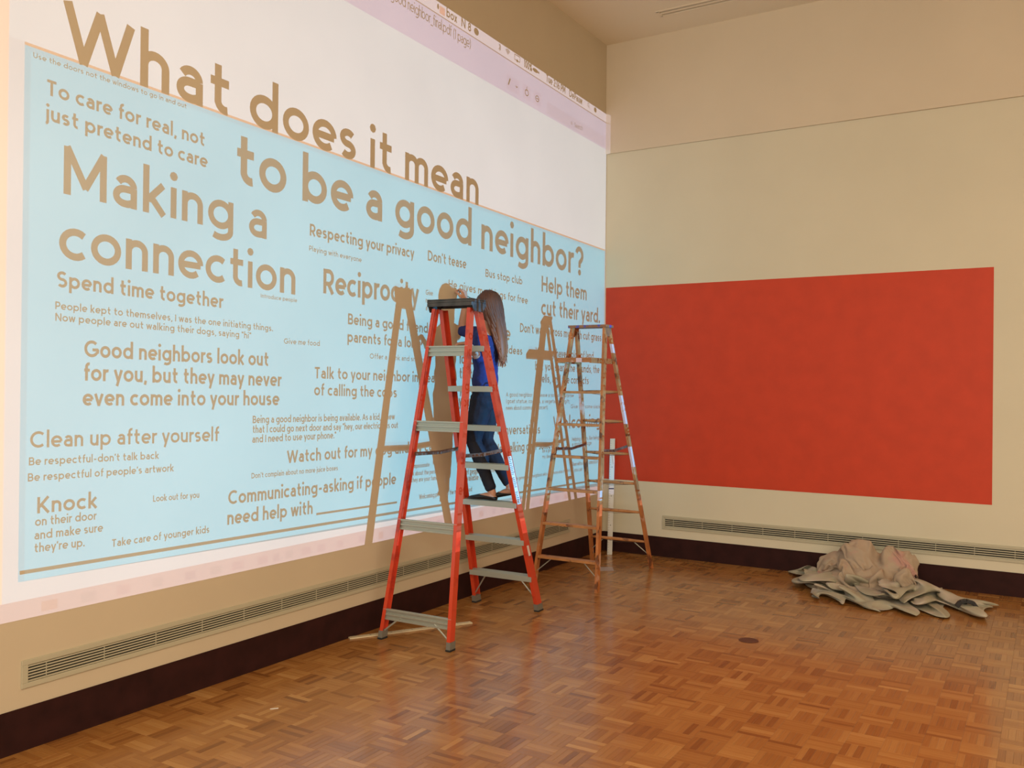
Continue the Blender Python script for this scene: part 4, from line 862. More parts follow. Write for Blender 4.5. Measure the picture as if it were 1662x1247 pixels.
[2390,-798,16,2386,-852,70,2365,-931,94,2406,-936,95,2482,-878,65,2541,-808,28,2568,-782,12,2590,-799,21,2601,-831,44,2597,-836,72,2598,-849,87,2601,-865,90,2601,-869,81,2618,-866,62,2651,-848,42,2672,-804,33,2680,-768,39,2700,-767,52,2713,-756,66,2719,-715,66,2737,-667,60,2769,-677,69,2806,-758,77,2830,-857,78,2845,-949,74,2863,-1008,80,2878,-994,90,2900,-926,78,2921,-817,53,2951,-707,40,2983,-632,45,3021,-643,53,3083,-732,61,3153,-853,70,3189,-901,89,3201,-850,94,3220,-737,75,3236,-610,54,3247,-544,47,3259,-564,46,3277,-634,48,3328,-717,55,3388,-811,49,3447,-880,61,3509,-894,61,3547,-878,65,3556,-836,69,3539,-767,56,3508,-709,34],
[2389,-843,11,2387,-846,56,2387,-915,78,2431,-901,76,2505,-852,43,2564,-840,18,2592,-836,11,2610,-853,29,2589,-881,70,2561,-880,99,2560,-884,109,2569,-893,112,2574,-897,106,2592,-896,96,2626,-889,83,2660,-873,69,2673,-845,61,2682,-813,57,2706,-783,69,2738,-738,71,2764,-688,60,2789,-659,57,2827,-703,64,2857,-812,67,2878,-932,70,2893,-1005,90,2891,-991,99,2908,-927,82,2933,-824,52,2959,-715,41,2991,-655,48,3036,-684,61,3102,-794,72,3167,-924,80,3199,-971,93,3213,-918,95,3234,-804,80,3244,-682,58,3245,-610,42,3260,-605,36,3302,-648,41,3369,-728,49,3432,-843,48,3487,-955,55,3553,-999,60,3597,-993,64,3609,-954,65,3588,-881,54,3560,-767,37],
[2374,-904,10,2374,-836,39,2401,-872,61,2454,-858,53,2524,-854,23,2577,-904,10,2600,-900,14,2634,-882,30,2617,-906,71,2569,-919,97,2554,-927,107,2559,-931,112,2563,-928,114,2585,-927,110,2615,-917,105,2649,-905,96,2674,-892,79,2692,-862,57,2721,-818,61,2767,-774,71,2788,-736,60,2803,-696,54,2835,-674,54,2875,-764,55,2904,-901,65,2911,-970,94,2891,-949,102,2901,-888,81,2940,-800,51,2972,-711,42,3003,-679,52,3048,-734,62,3112,-868,76,3173,-1000,86,3208,-1046,91,3231,-992,88,3258,-879,78,3270,-761,62,3263,-685,47,3279,-661,36,3333,-684,34,3407,-760,39,3472,-880,43,3526,-1001,42,3589,-1064,47,3634,-1072,52,3648,-1036,52,3629,-948,42,3598,-802,30],
[2357,-958,11,2383,-852,28,2418,-838,44,2474,-847,32,2544,-918,14,2585,-991,9,2594,-974,15,2629,-918,24,2653,-919,51,2613,-933,85,2574,-945,98,2567,-954,105,2573,-948,109,2594,-949,108,2620,-939,105,2652,-930,98,2667,-912,77,2697,-884,54,2750,-846,59,2797,-807,68,2788,-782,60,2796,-756,55,2829,-698,46,2880,-721,46,2918,-855,54,2923,-921,83,2902,-897,92,2908,-833,73,2951,-754,51,2990,-692,44,3024,-699,48,3075,-773,58,3131,-922,70,3165,-1049,74,3189,-1078,71,3221,-1021,67,3250,-913,63,3272,-810,57,3286,-745,51,3304,-712,44,3358,-740,35,3430,-812,28,3489,-911,25,3540,-999,22,3599,-1053,25,3642,-1070,30,3651,-1038,33,3634,-938,25,3604,-770,17],
[2357,-990,11,2399,-874,20,2438,-846,28,2503,-899,23,2574,-1008,17,2600,-1079,12,2601,-1055,13,2612,-971,20,2658,-938,28,2658,-945,60,2617,-951,82,2596,-959,92,2603,-958,97,2622,-961,100,2641,-945,93,2669,-936,81,2694,-920,63,2735,-897,51,2793,-870,62,2810,-836,60,2770,-816,53,2772,-788,50,2818,-740,41,2871,-697,37,2923,-797,42,2940,-874,62,2931,-853,71,2946,-787,59,2990,-709,46,3025,-661,43,3051,-691,39,3097,-778,48,3130,-924,61,3132,-1030,61,3147,-1041,54,3181,-990,48,3207,-890,53,3235,-808,56,3271,-760,49,3308,-739,42,3367,-777,28,3432,-835,15,3483,-892,12,3529,-930,12,3577,-961,12,3610,-982,18,3614,-955,25,3601,-859,23,3599,-711,18],
[2377,-1004,8,2412,-892,17,2454,-881,23,2531,-970,19,2607,-1093,19,2625,-1153,20,2615,-1118,15,2609,-1019,20,2640,-962,20,2681,-959,38,2663,-965,66,2641,-977,76,2647,-975,82,2665,-968,84,2687,-958,78,2710,-945,61,2744,-932,47,2797,-919,50,2830,-887,57,2797,-859,51,2749,-829,41,2747,-785,39,2803,-763,38,2862,-703,30,2922,-742,32,2957,-822,41,2969,-799,48,2992,-717,41,3025,-629,36,3054,-596,36,3073,-647,30,3104,-758,35,3106,-892,56,3109,-977,68,3119,-984,60,3147,-939,48,3173,-852,52,3206,-782,57,3250,-740,45,3301,-728,31,3363,-750,20,3422,-779,14,3462,-800,13,3497,-808,15,3538,-824,15,3568,-850,16,3573,-837,24,3581,-766,31,3623,-667,28],
[2402,-1017,9,2418,-908,19,2459,-909,21,2547,-1016,21,2629,-1146,24,2642,-1180,23,2625,-1149,15,2613,-1045,23,2628,-980,22,2679,-974,23,2695,-979,46,2689,-995,56,2699,-994,63,2714,-981,61,2736,-973,53,2763,-966,41,2806,-964,37,2848,-942,42,2828,-899,39,2764,-876,36,2718,-826,33,2719,-767,32,2783,-749,33,2864,-721,26,2929,-710,24,2969,-755,28,2990,-707,31,3018,-594,28,3041,-499,34,3063,-493,41,3085,-582,34,3114,-730,25,3103,-858,40,3097,-925,55,3107,-929,53,3130,-871,48,3158,-790,56,3196,-724,57,3243,-688,39,3296,-677,22,3348,-678,17,3393,-686,15,3426,-692,14,3461,-695,13,3506,-707,15,3545,-731,13,3557,-723,21,3585,-680,27,3652,-629,25],
[2428,-1039,10,2415,-933,24,2454,-922,28,2553,-1015,27,2637,-1149,25,2642,-1182,23,2630,-1148,14,2620,-1049,28,2626,-982,30,2668,-982,17,2698,-993,25,2719,-1006,35,2738,-1007,42,2759,-1002,42,2778,-997,33,2809,-994,26,2852,-989,26,2866,-956,26,2809,-919,23,2736,-886,24,2696,-821,24,2704,-753,21,2771,-725,22,2872,-735,20,2945,-714,17,2979,-696,17,2996,-603,19,3020,-468,27,3041,-389,47,3060,-418,57,3085,-536,49,3124,-699,28,3132,-828,27,3122,-878,35,3128,-857,41,3138,-776,47,3153,-684,60,3190,-623,52,3238,-601,29,3288,-608,23,3328,-609,30,3359,-601,31,3391,-607,26,3435,-620,19,3485,-630,14,3529,-644,12,3557,-639,15,3600,-618,15,3664,-583,14],
[2450,-1069,16,2408,-968,25,2438,-938,35,2541,-994,33,2630,-1120,22,2646,-1172,15,2641,-1126,14,2628,-1042,30,2628,-992,27,2658,-991,19,2687,-1009,16,2717,-1012,19,2748,-1012,23,2778,-1015,25,2803,-1020,25,2831,-1023,25,2868,-1016,23,2877,-981,18,2817,-939,14,2746,-889,15,2712,-828,16,2724,-767,16,2791,-744,14,2901,-767,14,2975,-754,15,2999,-687,13,3022,-553,14,3044,-409,25,3061,-353,46,3074,-406,58,3094,-540,54,3130,-694,37,3158,-802,30,3163,-823,36,3164,-775,43,3161,-675,47,3150,-563,53,3178,-501,43,3220,-508,28,3257,-541,35,3294,-536,45,3325,-529,49,3368,-558,48,3427,-597,37,3484,-608,23,3525,-602,15,3558,-593,14,3601,-576,14,3659,-556,14],
[2454,-1094,26,2395,-997,25,2416,-959,39,2510,-988,44,2612,-1088,29,2653,-1145,19,2650,-1100,24,2635,-1027,34,2645,-1004,23,2673,-1009,22,2698,-1037,20,2726,-1041,18,2753,-1039,20,2775,-1038,25,2794,-1037,31,2817,-1032,36,2851,-1020,35,2884,-992,26,2853,-944,13,2791,-895,13,2757,-850,19,2773,-804,25,2847,-810,16,2955,-837,18,3014,-812,28,3030,-716,27,3053,-563,20,3073,-428,20,3082,-396,35,3095,-469,45,3117,-601,43,3150,-726,39,3175,-793,38,3177,-769,39,3163,-684,37,3164,-574,38,3147,-457,42,3164,-403,39,3190,-441,42,3218,-474,51,3254,-457,54,3290,-449,58,3346,-489,60,3423,-555,52,3493,-601,37,3538,-608,29,3567,-611,28,3602,-605,27,3646,-578,23],
[2439,-1101,35,2382,-995,27,2400,-954,39,2476,-988,53,2577,-1070,37,2638,-1117,34,2639,-1068,40,2644,-1011,37,2679,-1031,21,2713,-1051,21,2737,-1090,22,2761,-1107,17,2781,-1105,20,2790,-1096,27,2795,-1082,37,2806,-1060,43,2828,-1030,48,2864,-995,44,2879,-953,28,2855,-913,19,2831,-872,24,2851,-849,36,2927,-898,19,3025,-931,23,3062,-897,39,3048,-777,31,3056,-613,14,3081,-500,12,3103,-495,23,3132,-587,28,3158,-713,30,3189,-804,35,3202,-827,42,3190,-762,36,3164,-645,28,3161,-515,27,3148,-394,32,3150,-349,43,3157,-392,55,3183,-416,66,3222,-403,68,3268,-396,66,3336,-436,61,3423,-511,54,3502,-579,48,3550,-589,44,3570,-587,42,3583,-592,36,3613,-586,27],
[2412,-1078,41,2377,-971,31,2394,-926,35,2457,-963,58,2545,-1031,49,2610,-1066,44,2637,-1031,50,2674,-1020,37,2722,-1079,22,2762,-1114,20,2788,-1160,20,2807,-1177,14,2827,-1181,14,2831,-1176,22,2828,-1159,26,2824,-1119,28,2832,-1078,38,2851,-1033,52,2873,-984,52,2889,-947,44,2891,-913,41,2927,-919,43,3007,-993,25,3096,-1025,32,3120,-983,41,3067,-861,30,3058,-700,12,3087,-606,11,3132,-627,14,3190,-735,20,3219,-853,31,3237,-920,40,3244,-910,47,3231,-826,39,3201,-693,23,3179,-538,16,3164,-398,23,3157,-335,42,3151,-353,57,3164,-376,65,3207,-376,64,3267,-384,58,3346,-425,47,3436,-494,44,3518,-553,52,3571,-555,51,3590,-543,43,3585,-553,35,3577,-566,22],
[2381,-1029,42,2375,-925,35,2391,-887,32,2448,-925,51,2526,-991,58,2589,-1018,51,2639,-1013,55,2702,-1054,40,2761,-1126,28,2802,-1173,22,2838,-1193,21,2860,-1201,17,2873,-1204,13,2873,-1203,16,2866,-1198,21,2856,-1182,20,2847,-1138,27,2856,-1091,35,2875,-1042,45,2899,-1001,49,2918,-973,45,2971,-998,43,3063,-1072,34,3154,-1090,39,3173,-1044,35,3102,-940,28,3071,-799,13,3100,-723,9,3162,-767,10,3246,-886,20,3286,-993,36,3301,-1044,46,3308,-1026,46,3299,-947,36,3273,-818,22,3234,-652,18,3200,-494,17,3186,-392,26,3180,-367,42,3182,-391,53,3222,-404,53,3295,-422,50,3383,-461,37,3475,-499,41,3558,-534,55,3618,-545,46,3635,-534,35,3618,-545,30,3571,-550,19],
[2358,-968,35,2364,-869,36,2381,-845,35,2442,-891,42,2522,-968,59,2585,-1012,60,2644,-1033,57,2720,-1097,41,2791,-1167,32,2831,-1193,24,2868,-1203,19,2897,-1209,21,2908,-1212,16,2903,-1210,12,2894,-1208,19,2885,-1203,22,2869,-1187,29,2864,-1141,22,2884,-1085,21,2915,-1039,28,2939,-1022,37,2994,-1062,50,3098,-1132,45,3192,-1144,38,3203,-1101,24,3126,-1010,23,3088,-883,15,3116,-823,13,3182,-882,13,3275,-1007,14,3331,-1098,26,3358,-1134,35,3368,-1126,33,3366,-1075,27,3354,-969,26,3313,-814,24,3256,-659,14,3229,-532,10,3224,-455,18,3230,-454,33,3266,-471,42,3344,-484,44,3439,-515,36,3530,-515,43,3610,-511,45,3670,-525,35,3680,-525,26,3644,-523,23,3577,-533,16],
[2345,-925,24,2345,-835,37,2356,-828,47,2425,-874,46,2524,-947,55,2594,-1016,64,2653,-1060,57,2732,-1130,39,2806,-1184,29,2853,-1200,24,2888,-1208,14,2912,-1212,14,2921,-1214,16,2922,-1214,11,2912,-1212,15,2906,-1210,23,2894,-1202,28,2887,-1179,16,2917,-1118,10,2951,-1064,17,2965,-1048,31,3008,-1105,46,3113,-1185,49,3204,-1200,31,3206,-1161,15,3135,-1070,18,3107,-945,19,3120,-891,16,3176,-943,20,3264,-1060,19,3334,-1141,19,3371,-1170,20,3391,-1175,18,3403,-1145,17,3405,-1071,17,3380,-952,18,3321,-826,15,3281,-709,10,3275,-605,10,3287,-553,17,3318,-541,32,3393,-544,38,3482,-547,33,3566,-507,35,3649,-489,28,3694,-492,23,3697,-509,20,3665,-524,19,3583,-522,12],
[2334,-907,10,2328,-835,36,2338,-831,53,2403,-877,56,2510,-938,59,2600,-1000,64,2666,-1063,60,2740,-1148,44,2811,-1189,29,2863,-1203,22,2899,-1210,14,2921,-1214,10,2933,-1217,13,2932,-1216,16,2923,-1214,16,2918,-1211,20,2915,-1203,21,2931,-1188,14,2969,-1132,11,2996,-1078,13,3002,-1055,20,3030,-1108,28,3106,-1208,31,3180,-1242,22,3185,-1211,11,3148,-1112,12,3124,-1000,16,3108,-942,13,3136,-960,14,3205,-1035,18,3276,-1107,13,3326,-1138,9,3357,-1138,9,3378,-1118,10,3393,-1073,9,3395,-1006,9,3369,-930,10,3331,-850,12,3319,-756,11,3329,-656,10,3361,-581,15,3427,-560,22,3508,-547,24,3588,-505,21,3659,-483,15,3695,-485,13,3698,-499,18,3671,-529,21,3593,-535,13],
]
CLOTH_B = [
[2274,-70,68,2273,-77,88,2270,-86,109,2270,-97,131,2274,-111,153,2281,-125,174,2289,-142,190,2297,-155,203,2307,-163,215,2318,-167,225,2332,-174,238,2350,-182,250,2371,-192,261,2393,-202,268,2414,-211,268,2431,-219,267,2441,-227,257,2454,-233,258,2462,-232,274,2466,-230,293,2479,-240,306,2489,-251,327,2502,-267,343,2513,-283,359,2526,-298,369,2536,-311,382,2546,-321,393,2558,-329,400,2570,-334,405,2584,-339,408,2599,-342,413,2617,-345,416,2637,-346,415,2658,-349,415,2680,-353,414,2699,-361,413,2712,-375,418,2723,-358,397,2724,-341,383,2737,-333,363,2749,-331,339,2755,-317,313,2782,-320,301,2802,-347,316,2830,-361,348,2849,-383,358,2862,-403,374,2876,-412,382,2891,-414,389,2906,-427,398,2920,-444,388,2935,-463,377,2954,-446,372,2965,-427,358,2980,-412,358,2993,-401,360,3005,-393,362,3017,-390,362,3029,-389,359,3031,-379,346,3041,-377,335,3052,-379,321,3059,-375,339,3075,-374,318,3080,-359,300,3097,-362,278,3104,-352,251],
[2266,-90,73,2264,-98,93,2262,-108,115,2263,-120,137,2269,-136,157,2270,-144,178,2278,-161,191,2287,-170,203,2295,-170,216,2308,-175,226,2325,-184,231,2343,-192,245,2365,-202,257,2387,-213,264,2407,-222,269,2423,-229,270,2435,-238,265,2445,-246,264,2451,-245,282,2464,-254,293,2473,-263,314,2487,-278,327,2497,-293,346,2511,-308,352,2521,-322,367,2533,-332,371,2542,-341,385,2554,-347,392,2567,-348,394,2579,-353,407,2596,-356,407,2614,-358,412,2635,-359,409,2657,-358,404,2679,-361,403,2700,-368,401,2712,-382,407,2725,-367,387,2724,-351,373,2737,-343,353,2741,-330,333,2764,-330,314,2788,-335,293,2816,-350,318,2829,-379,346,2852,-388,380,2866,-408,395,2876,-422,397,2890,-428,396,2904,-418,386,2921,-433,379,2932,-454,365,2955,-459,364,2970,-441,361,2981,-427,351,2994,-417,355,3000,-405,348,3012,-405,352,3023,-403,348,3026,-395,334,3037,-393,322,3048,-395,335,3060,-390,323,3065,-375,305,3083,-379,290,3087,-366,267,3092,-354,241],
[2258,-110,78,2257,-120,99,2256,-131,120,2261,-144,142,2256,-150,162,2258,-161,181,2267,-172,195,2276,-176,207,2288,-183,214,2304,-182,215,2317,-193,233,2340,-203,239,2361,-214,252,2383,-223,257,2401,-233,266,2417,-240,271,2429,-247,274,2437,-258,268,2450,-265,278,2459,-274,298,2473,-286,314,2482,-300,335,2496,-316,337,2507,-331,353,2519,-343,355,2529,-353,368,2541,-355,367,2553,-360,376,2560,-362,397,2576,-363,393,2592,-369,402,2612,-371,406,2634,-370,401,2657,-370,399,2679,-369,392,2700,-375,389,2712,-389,395,2727,-376,376,2725,-362,364,2732,-350,345,2751,-343,328,2767,-339,297,2793,-353,304,2822,-369,316,2842,-390,350,2850,-404,386,2859,-423,393,2870,-434,389,2882,-430,382,2900,-428,377,2919,-425,367,2936,-443,358,2950,-462,350,2968,-449,348,2983,-442,348,2992,-429,343,2996,-417,335,3007,-419,342,3018,-418,336,3022,-410,321,3035,-413,325,3046,-406,314,3052,-392,301,3068,-396,298,3072,-382,277,3079,-373,250,3088,-365,222],
[2253,-132,83,2252,-142,104,2255,-155,125,2247,-160,145,2251,-172,165,2249,-177,182,2262,-187,193,2268,-188,205,2282,-194,207,2299,-195,220,2320,-203,224,2338,-216,244,2360,-227,246,2381,-236,253,2399,-243,256,2410,-251,268,2422,-255,279,2434,-264,284,2446,-276,290,2458,-293,297,2473,-307,311,2479,-322,334,2495,-336,348,2505,-351,340,2514,-362,354,2525,-364,350,2537,-371,359,2544,-370,379,2556,-377,392,2573,-377,392,2593,-376,388,2611,-384,400,2632,-380,392,2656,-381,391,2679,-380,384,2700,-383,377,2712,-396,383,2728,-386,365,2730,-372,349,2743,-360,335,2748,-346,311,2773,-356,297,2802,-363,294,2820,-387,327,2842,-410,353,2842,-420,383,2852,-434,377,2862,-439,373,2876,-439,368,2892,-428,363,2914,-430,357,2935,-434,347,2949,-454,338,2967,-459,337,2978,-445,335,2990,-439,331,2993,-428,324,3003,-423,323,3013,-432,324,3025,-428,316,3029,-415,305,3039,-408,292,3054,-412,298,3058,-397,283,3067,-389,258,3079,-387,230,3086,-378,203],
[2248,-153,88,2251,-165,109,2245,-171,129,2251,-180,150,2244,-188,166,2256,-190,181,2252,-195,192,2263,-198,204,2279,-203,214,2299,-206,213,2319,-217,230,2343,-227,234,2361,-245,246,2381,-252,249,2398,-256,249,2411,-257,256,2420,-264,269,2427,-276,285,2441,-286,299,2456,-302,312,2467,-324,312,2484,-337,325,2491,-354,345,2504,-367,350,2514,-376,340,2518,-375,359,2529,-370,373,2538,-384,378,2554,-388,382,2571,-384,378,2591,-386,378,2609,-395,392,2631,-392,384,2655,-392,382,2677,-391,376,2699,-391,366,2712,-404,370,2726,-392,353,2739,-382,334,2737,-364,325,2757,-361,299,2782,-358,278,2802,-382,297,2828,-403,324,2834,-421,359,2843,-437,386,2860,-441,397,2866,-449,385,2880,-446,381,2897,-439,373,2907,-436,345,2929,-433,334,2949,-442,332,2965,-452,326,2980,-453,325,2983,-439,320,2993,-439,316,2998,-429,311,3010,-427,306,3021,-434,299,3026,-423,286,3040,-427,294,3047,-414,278,3056,-404,263,3072,-403,239,3076,-397,211,3094,-395,190],
[2247,-172,92,2242,-180,112,2252,-188,134,2243,-192,151,2256,-192,164,2250,-201,175,2252,-206,188,2261,-211,202,2280,-212,204,2301,-223,218,2325,-229,219,2344,-248,232,2365,-258,234,2383,-267,241,2397,-271,245,2411,-268,248,2424,-269,259,2432,-281,276,2438,-300,292,2449,-314,315,2468,-329,329,2476,-351,323,2487,-368,337,2501,-377,335,2511,-389,349,2523,-389,361,2529,-383,379,2533,-386,361,2550,-389,364,2568,-391,366,2589,-397,369,2607,-405,383,2630,-403,377,2653,-403,373,2676,-400,365,2697,-400,355,2711,-411,356,2727,-403,341,2731,-387,328,2743,-375,306,2761,-365,280,2785,-376,271,2811,-396,291,2820,-413,328,2827,-437,357,2845,-448,378,2858,-454,399,2871,-458,399,2884,-458,388,2893,-448,366,2910,-447,346,2929,-445,334,2946,-441,318,2963,-445,315,2973,-460,316,2979,-446,310,2987,-439,302,2999,-441,305,3005,-431,293,3016,-429,281,3029,-436,280,3040,-426,274,3058,-425,267,3067,-414,246,3066,-407,221,3082,-411,195,3092,-402,171],
[2254,-184,100,2241,-196,113,2238,-186,131,2248,-205,144,2257,-204,160,2252,-209,170,2261,-211,184,2263,-225,196,2286,-231,206,2311,-229,206,2327,-253,219,2349,-265,220,2368,-278,229,2383,-285,235,2396,-281,233,2409,-279,240,2420,-282,256,2440,-283,267,2448,-298,291,2450,-323,304,2460,-340,327,2474,-362,334,2483,-380,327,2497,-385,346,2508,-385,363,2520,-393,373,2532,-396,386,2533,-399,365,2546,-399,354,2566,-400,356,2587,-406,360,2605,-415,375,2628,-416,372,2651,-413,364,2674,-411,357,2694,-409,345,2710,-417,343,2726,-411,328,2736,-397,311,2747,-385,290,2766,-376,264,2785,-394,274,2803,-407,301,2816,-432,330,2832,-451,355,2841,-461,386,2851,-458,381,2863,-462,385,2877,-460,375,2898,-458,375,2916,-451,357,2931,-456,333,2949,-452,322,2959,-448,303,2972,-451,307,2983,-457,307,2986,-447,293,2996,-441,290,3009,-441,293,3016,-440,273,3028,-433,262,3043,-436,261,3048,-419,251,3060,-418,231,3074,-421,204,3076,-414,178,3094,-417,160],
[2255,-198,101,2252,-202,122,2232,-197,128,2237,-204,145,2246,-210,158,2256,-219,165,2253,-226,178,2274,-230,186,2299,-229,192,2312,-256,207,2334,-273,206,2352,-290,217,2370,-300,224,2384,-300,224,2397,-296,228,2408,-285,228,2422,-286,245,2436,-297,265,2456,-302,285,2456,-328,297,2458,-351,315,2466,-370,335,2479,-388,335,2490,-388,354,2503,-393,370,2514,-400,381,2528,-407,386,2540,-404,379,2548,-411,362,2567,-408,368,2584,-416,353,2603,-423,365,2627,-422,360,2650,-424,360,2671,-422,349,2691,-418,337,2708,-424,331,2724,-417,315,2736,-405,297,2749,-394,275,2771,-391,256,2798,-401,266,2805,-422,297,2811,-446,326,2824,-463,355,2842,-464,370,2857,-472,387,2861,-466,369,2872,-451,363,2893,-461,363,2915,-465,352,2936,-466,336,2948,-463,315,2961,-459,297,2972,-452,294,2982,-464,298,2992,-457,300,2997,-450,284,3010,-450,285,3024,-446,280,3029,-446,256,3042,-437,244,3056,-430,246,3058,-432,221,3065,-427,194,3083,-428,173,3088,-424,149],
[2256,-209,99,2249,-212,118,2233,-208,125,2233,-212,139,2239,-218,150,2245,-231,159,2265,-228,167,2287,-230,174,2302,-256,186,2316,-283,198,2338,-300,202,2358,-310,205,2372,-320,215,2386,-319,222,2395,-309,219,2406,-296,218,2423,-290,232,2437,-302,254,2458,-309,274,2468,-328,298,2468,-352,312,2464,-377,321,2470,-394,339,2485,-399,356,2498,-405,367,2510,-412,378,2522,-413,372,2537,-416,379,2550,-423,369,2566,-417,358,2584,-428,364,2606,-430,352,2626,-435,364,2646,-432,346,2668,-429,339,2688,-428,330,2706,-430,319,2722,-423,303,2735,-413,284,2751,-406,263,2775,-403,247,2791,-416,270,2812,-436,298,2811,-458,319,2825,-474,347,2841,-476,370,2855,-480,375,2872,-477,380,2875,-462,354,2894,-451,348,2914,-462,335,2933,-472,320,2954,-474,318,2967,-468,304,2970,-462,285,2980,-455,285,2990,-463,288,3002,-459,284,3010,-452,271,3026,-459,277,3038,-449,266,3051,-444,248,3067,-434,239,3071,-431,213,3068,-443,191,3076,-439,166,3094,-435,154],
[2257,-219,94,2248,-221,111,2234,-218,119,2242,-217,132,2242,-229,140,2257,-225,148,2278,-234,156,2293,-257,167,2301,-286,181,2324,-303,184,2345,-318,187,2363,-327,193,2375,-318,198,2387,-313,207,2397,-324,216,2407,-308,212,2424,-294,220,2440,-305,242,2458,-317,264,2473,-331,288,2476,-354,306,2474,-377,316,2473,-398,325,2483,-408,344,2496,-414,355,2508,-421,365,2522,-427,372,2536,-427,369,2543,-421,350,2563,-429,358,2582,-428,346,2601,-441,356,2624,-442,351,2646,-445,348,2667,-441,335,2686,-439,323,2703,-435,309,2719,-430,293,2735,-423,274,2754,-418,255,2777,-415,241,2799,-418,263,2805,-445,286,2812,-467,311,2831,-471,340,2842,-482,359,2852,-471,359,2867,-482,363,2886,-472,360,2896,-457,333,2917,-454,317,2939,-455,307,2952,-475,296,2967,-479,293,2977,-472,287,2977,-461,274,2987,-468,278,3001,-469,283,3008,-461,266,3024,-459,262,3042,-459,265,3057,-446,261,3067,-446,233,3079,-440,207,3080,-439,184,3082,-451,165,3093,-446,146],
[2259,-230,88,2248,-231,103,2236,-229,111,2240,-232,123,2254,-228,129,2270,-239,139,2285,-259,148,2288,-286,163,2311,-305,166,2333,-319,168,2353,-328,171,2360,-311,179,2373,-307,184,2384,-316,191,2397,-323,201,2414,-320,216,2425,-301,207,2441,-312,230,2453,-328,254,2473,-337,274,2484,-354,297,2481,-377,307,2479,-398,314,2487,-411,330,2500,-407,343,2512,-413,352,2519,-428,354,2533,-438,360,2549,-436,359,2562,-434,345,2582,-442,354,2602,-441,341,2623,-451,341,2644,-442,333,2664,-449,324,2683,-445,311,2700,-442,298,2717,-439,283,2734,-434,267,2752,-427,247,2776,-429,244,2802,-425,255,2812,-448,281,2814,-472,300,2832,-475,327,2840,-488,344,2854,-483,350,2866,-469,347,2885,-477,341,2902,-469,319,2926,-471,311,2941,-462,289,2960,-464,281,2968,-479,273,2980,-482,274,2981,-472,264,2991,-463,266,2998,-479,276,3012,-470,275,3023,-468,254,3038,-456,252,3057,-456,252,3075,-451,234,3071,-448,209,3085,-449,187,3093,-448,163,3097,-459,148],
[2263,-241,82,2250,-240,93,2241,-241,103,2247,-245,114,2263,-246,121,2278,-261,131,2277,-286,145,2304,-293,150,2321,-318,150,2343,-328,152,2356,-315,157,2370,-313,168,2373,-325,179,2383,-311,176,2399,-316,190,2412,-331,205,2424,-311,197,2443,-318,218,2450,-336,242,2469,-346,262,2487,-357,282,2491,-375,300,2488,-396,305,2490,-413,315,2503,-406,327,2515,-411,336,2523,-426,338,2532,-440,341,2548,-437,340,2564,-449,343,2583,-442,337,2602,-453,333,2622,-442,326,2643,-452,321,2662,-451,310,2681,-453,300,2698,-450,287,2715,-450,278,2732,-446,262,2751,-440,244,2774,-433,232,2800,-432,242,2815,-450,269,2814,-473,285,2828,-483,310,2841,-492,327,2852,-479,329,2870,-479,330,2888,-472,317,2911,-481,306,2929,-469,288,2950,-478,277,2961,-466,259,2974,-470,253,2980,-485,254,2991,-480,255,2989,-464,249,3000,-470,262,3013,-482,272,3030,-473,266,3036,-464,241,3052,-452,238,3069,-463,232,3069,-461,207,3082,-461,185,3097,-456,172,3105,-465,155],
[2268,-253,76,2254,-252,86,2246,-254,96,2254,-259,106,2271,-263,113,2268,-284,127,2294,-284,135,2318,-301,136,2332,-325,134,2352,-322,136,2364,-329,152,2365,-329,166,2379,-333,169,2385,-324,183,2400,-322,176,2410,-338,194,2424,-320,187,2444,-326,206,2449,-344,228,2464,-356,250,2483,-365,267,2497,-376,285,2499,-394,298,2491,-410,297,2502,-416,312,2516,-419,319,2530,-423,325,2532,-442,323,2549,-448,328,2566,-443,325,2583,-454,326,2602,-444,318,2622,-455,316,2642,-457,305,2662,-463,299,2680,-462,287,2697,-458,274,2714,-456,264,2729,-460,262,2747,-453,241,2769,-446,226,2794,-439,227,2815,-450,252,2816,-473,269,2828,-486,290,2841,-494,305,2856,-487,311,2872,-478,306,2893,-485,299,2913,-473,281,2935,-483,269,2952,-475,252,2966,-488,255,2968,-479,238,2977,-479,233,2987,-474,236,2999,-475,244,3003,-458,251,3010,-479,256,3028,-487,263,3041,-476,242,3047,-457,226,3060,-472,238,3076,-468,215,3086,-472,192,3101,-467,181,3107,-477,167],
[2271,-265,71,2259,-265,81,2249,-267,87,2263,-267,96,2260,-280,110,2283,-280,117,2307,-293,124,2320,-319,125,2342,-331,120,2351,-340,140,2357,-341,156,2370,-341,163,2373,-338,179,2390,-336,187,2396,-332,168,2410,-346,184,2426,-330,178,2446,-333,195,2449,-352,215,2465,-363,235,2477,-376,255,2494,-383,268,2506,-394,283,2499,-411,283,2506,-424,296,2519,-417,301,2526,-431,305,2537,-443,304,2554,-441,311,2567,-457,312,2585,-447,308,2603,-459,308,2623,-463,297,2643,-472,294,2663,-474,283,2682,-476,274,2696,-469,258,2712,-463,247,2729,-464,244,2744,-469,248,2762,-460,223,2786,-453,217,2811,-451,231,2818,-471,250,2829,-486,269,2842,-494,282,2857,-486,286,2876,-489,285,2895,-477,273,2918,-487,261,2939,-480,242,2956,-497,252,2964,-492,230,2974,-499,244,2984,-494,245,2992,-490,235,2999,-478,225,2998,-459,234,3014,-471,241,3019,-493,252,3027,-475,240,3040,-465,217,3060,-468,221,3073,-482,220,3088,-473,209,3098,-481,194,3096,-490,179],
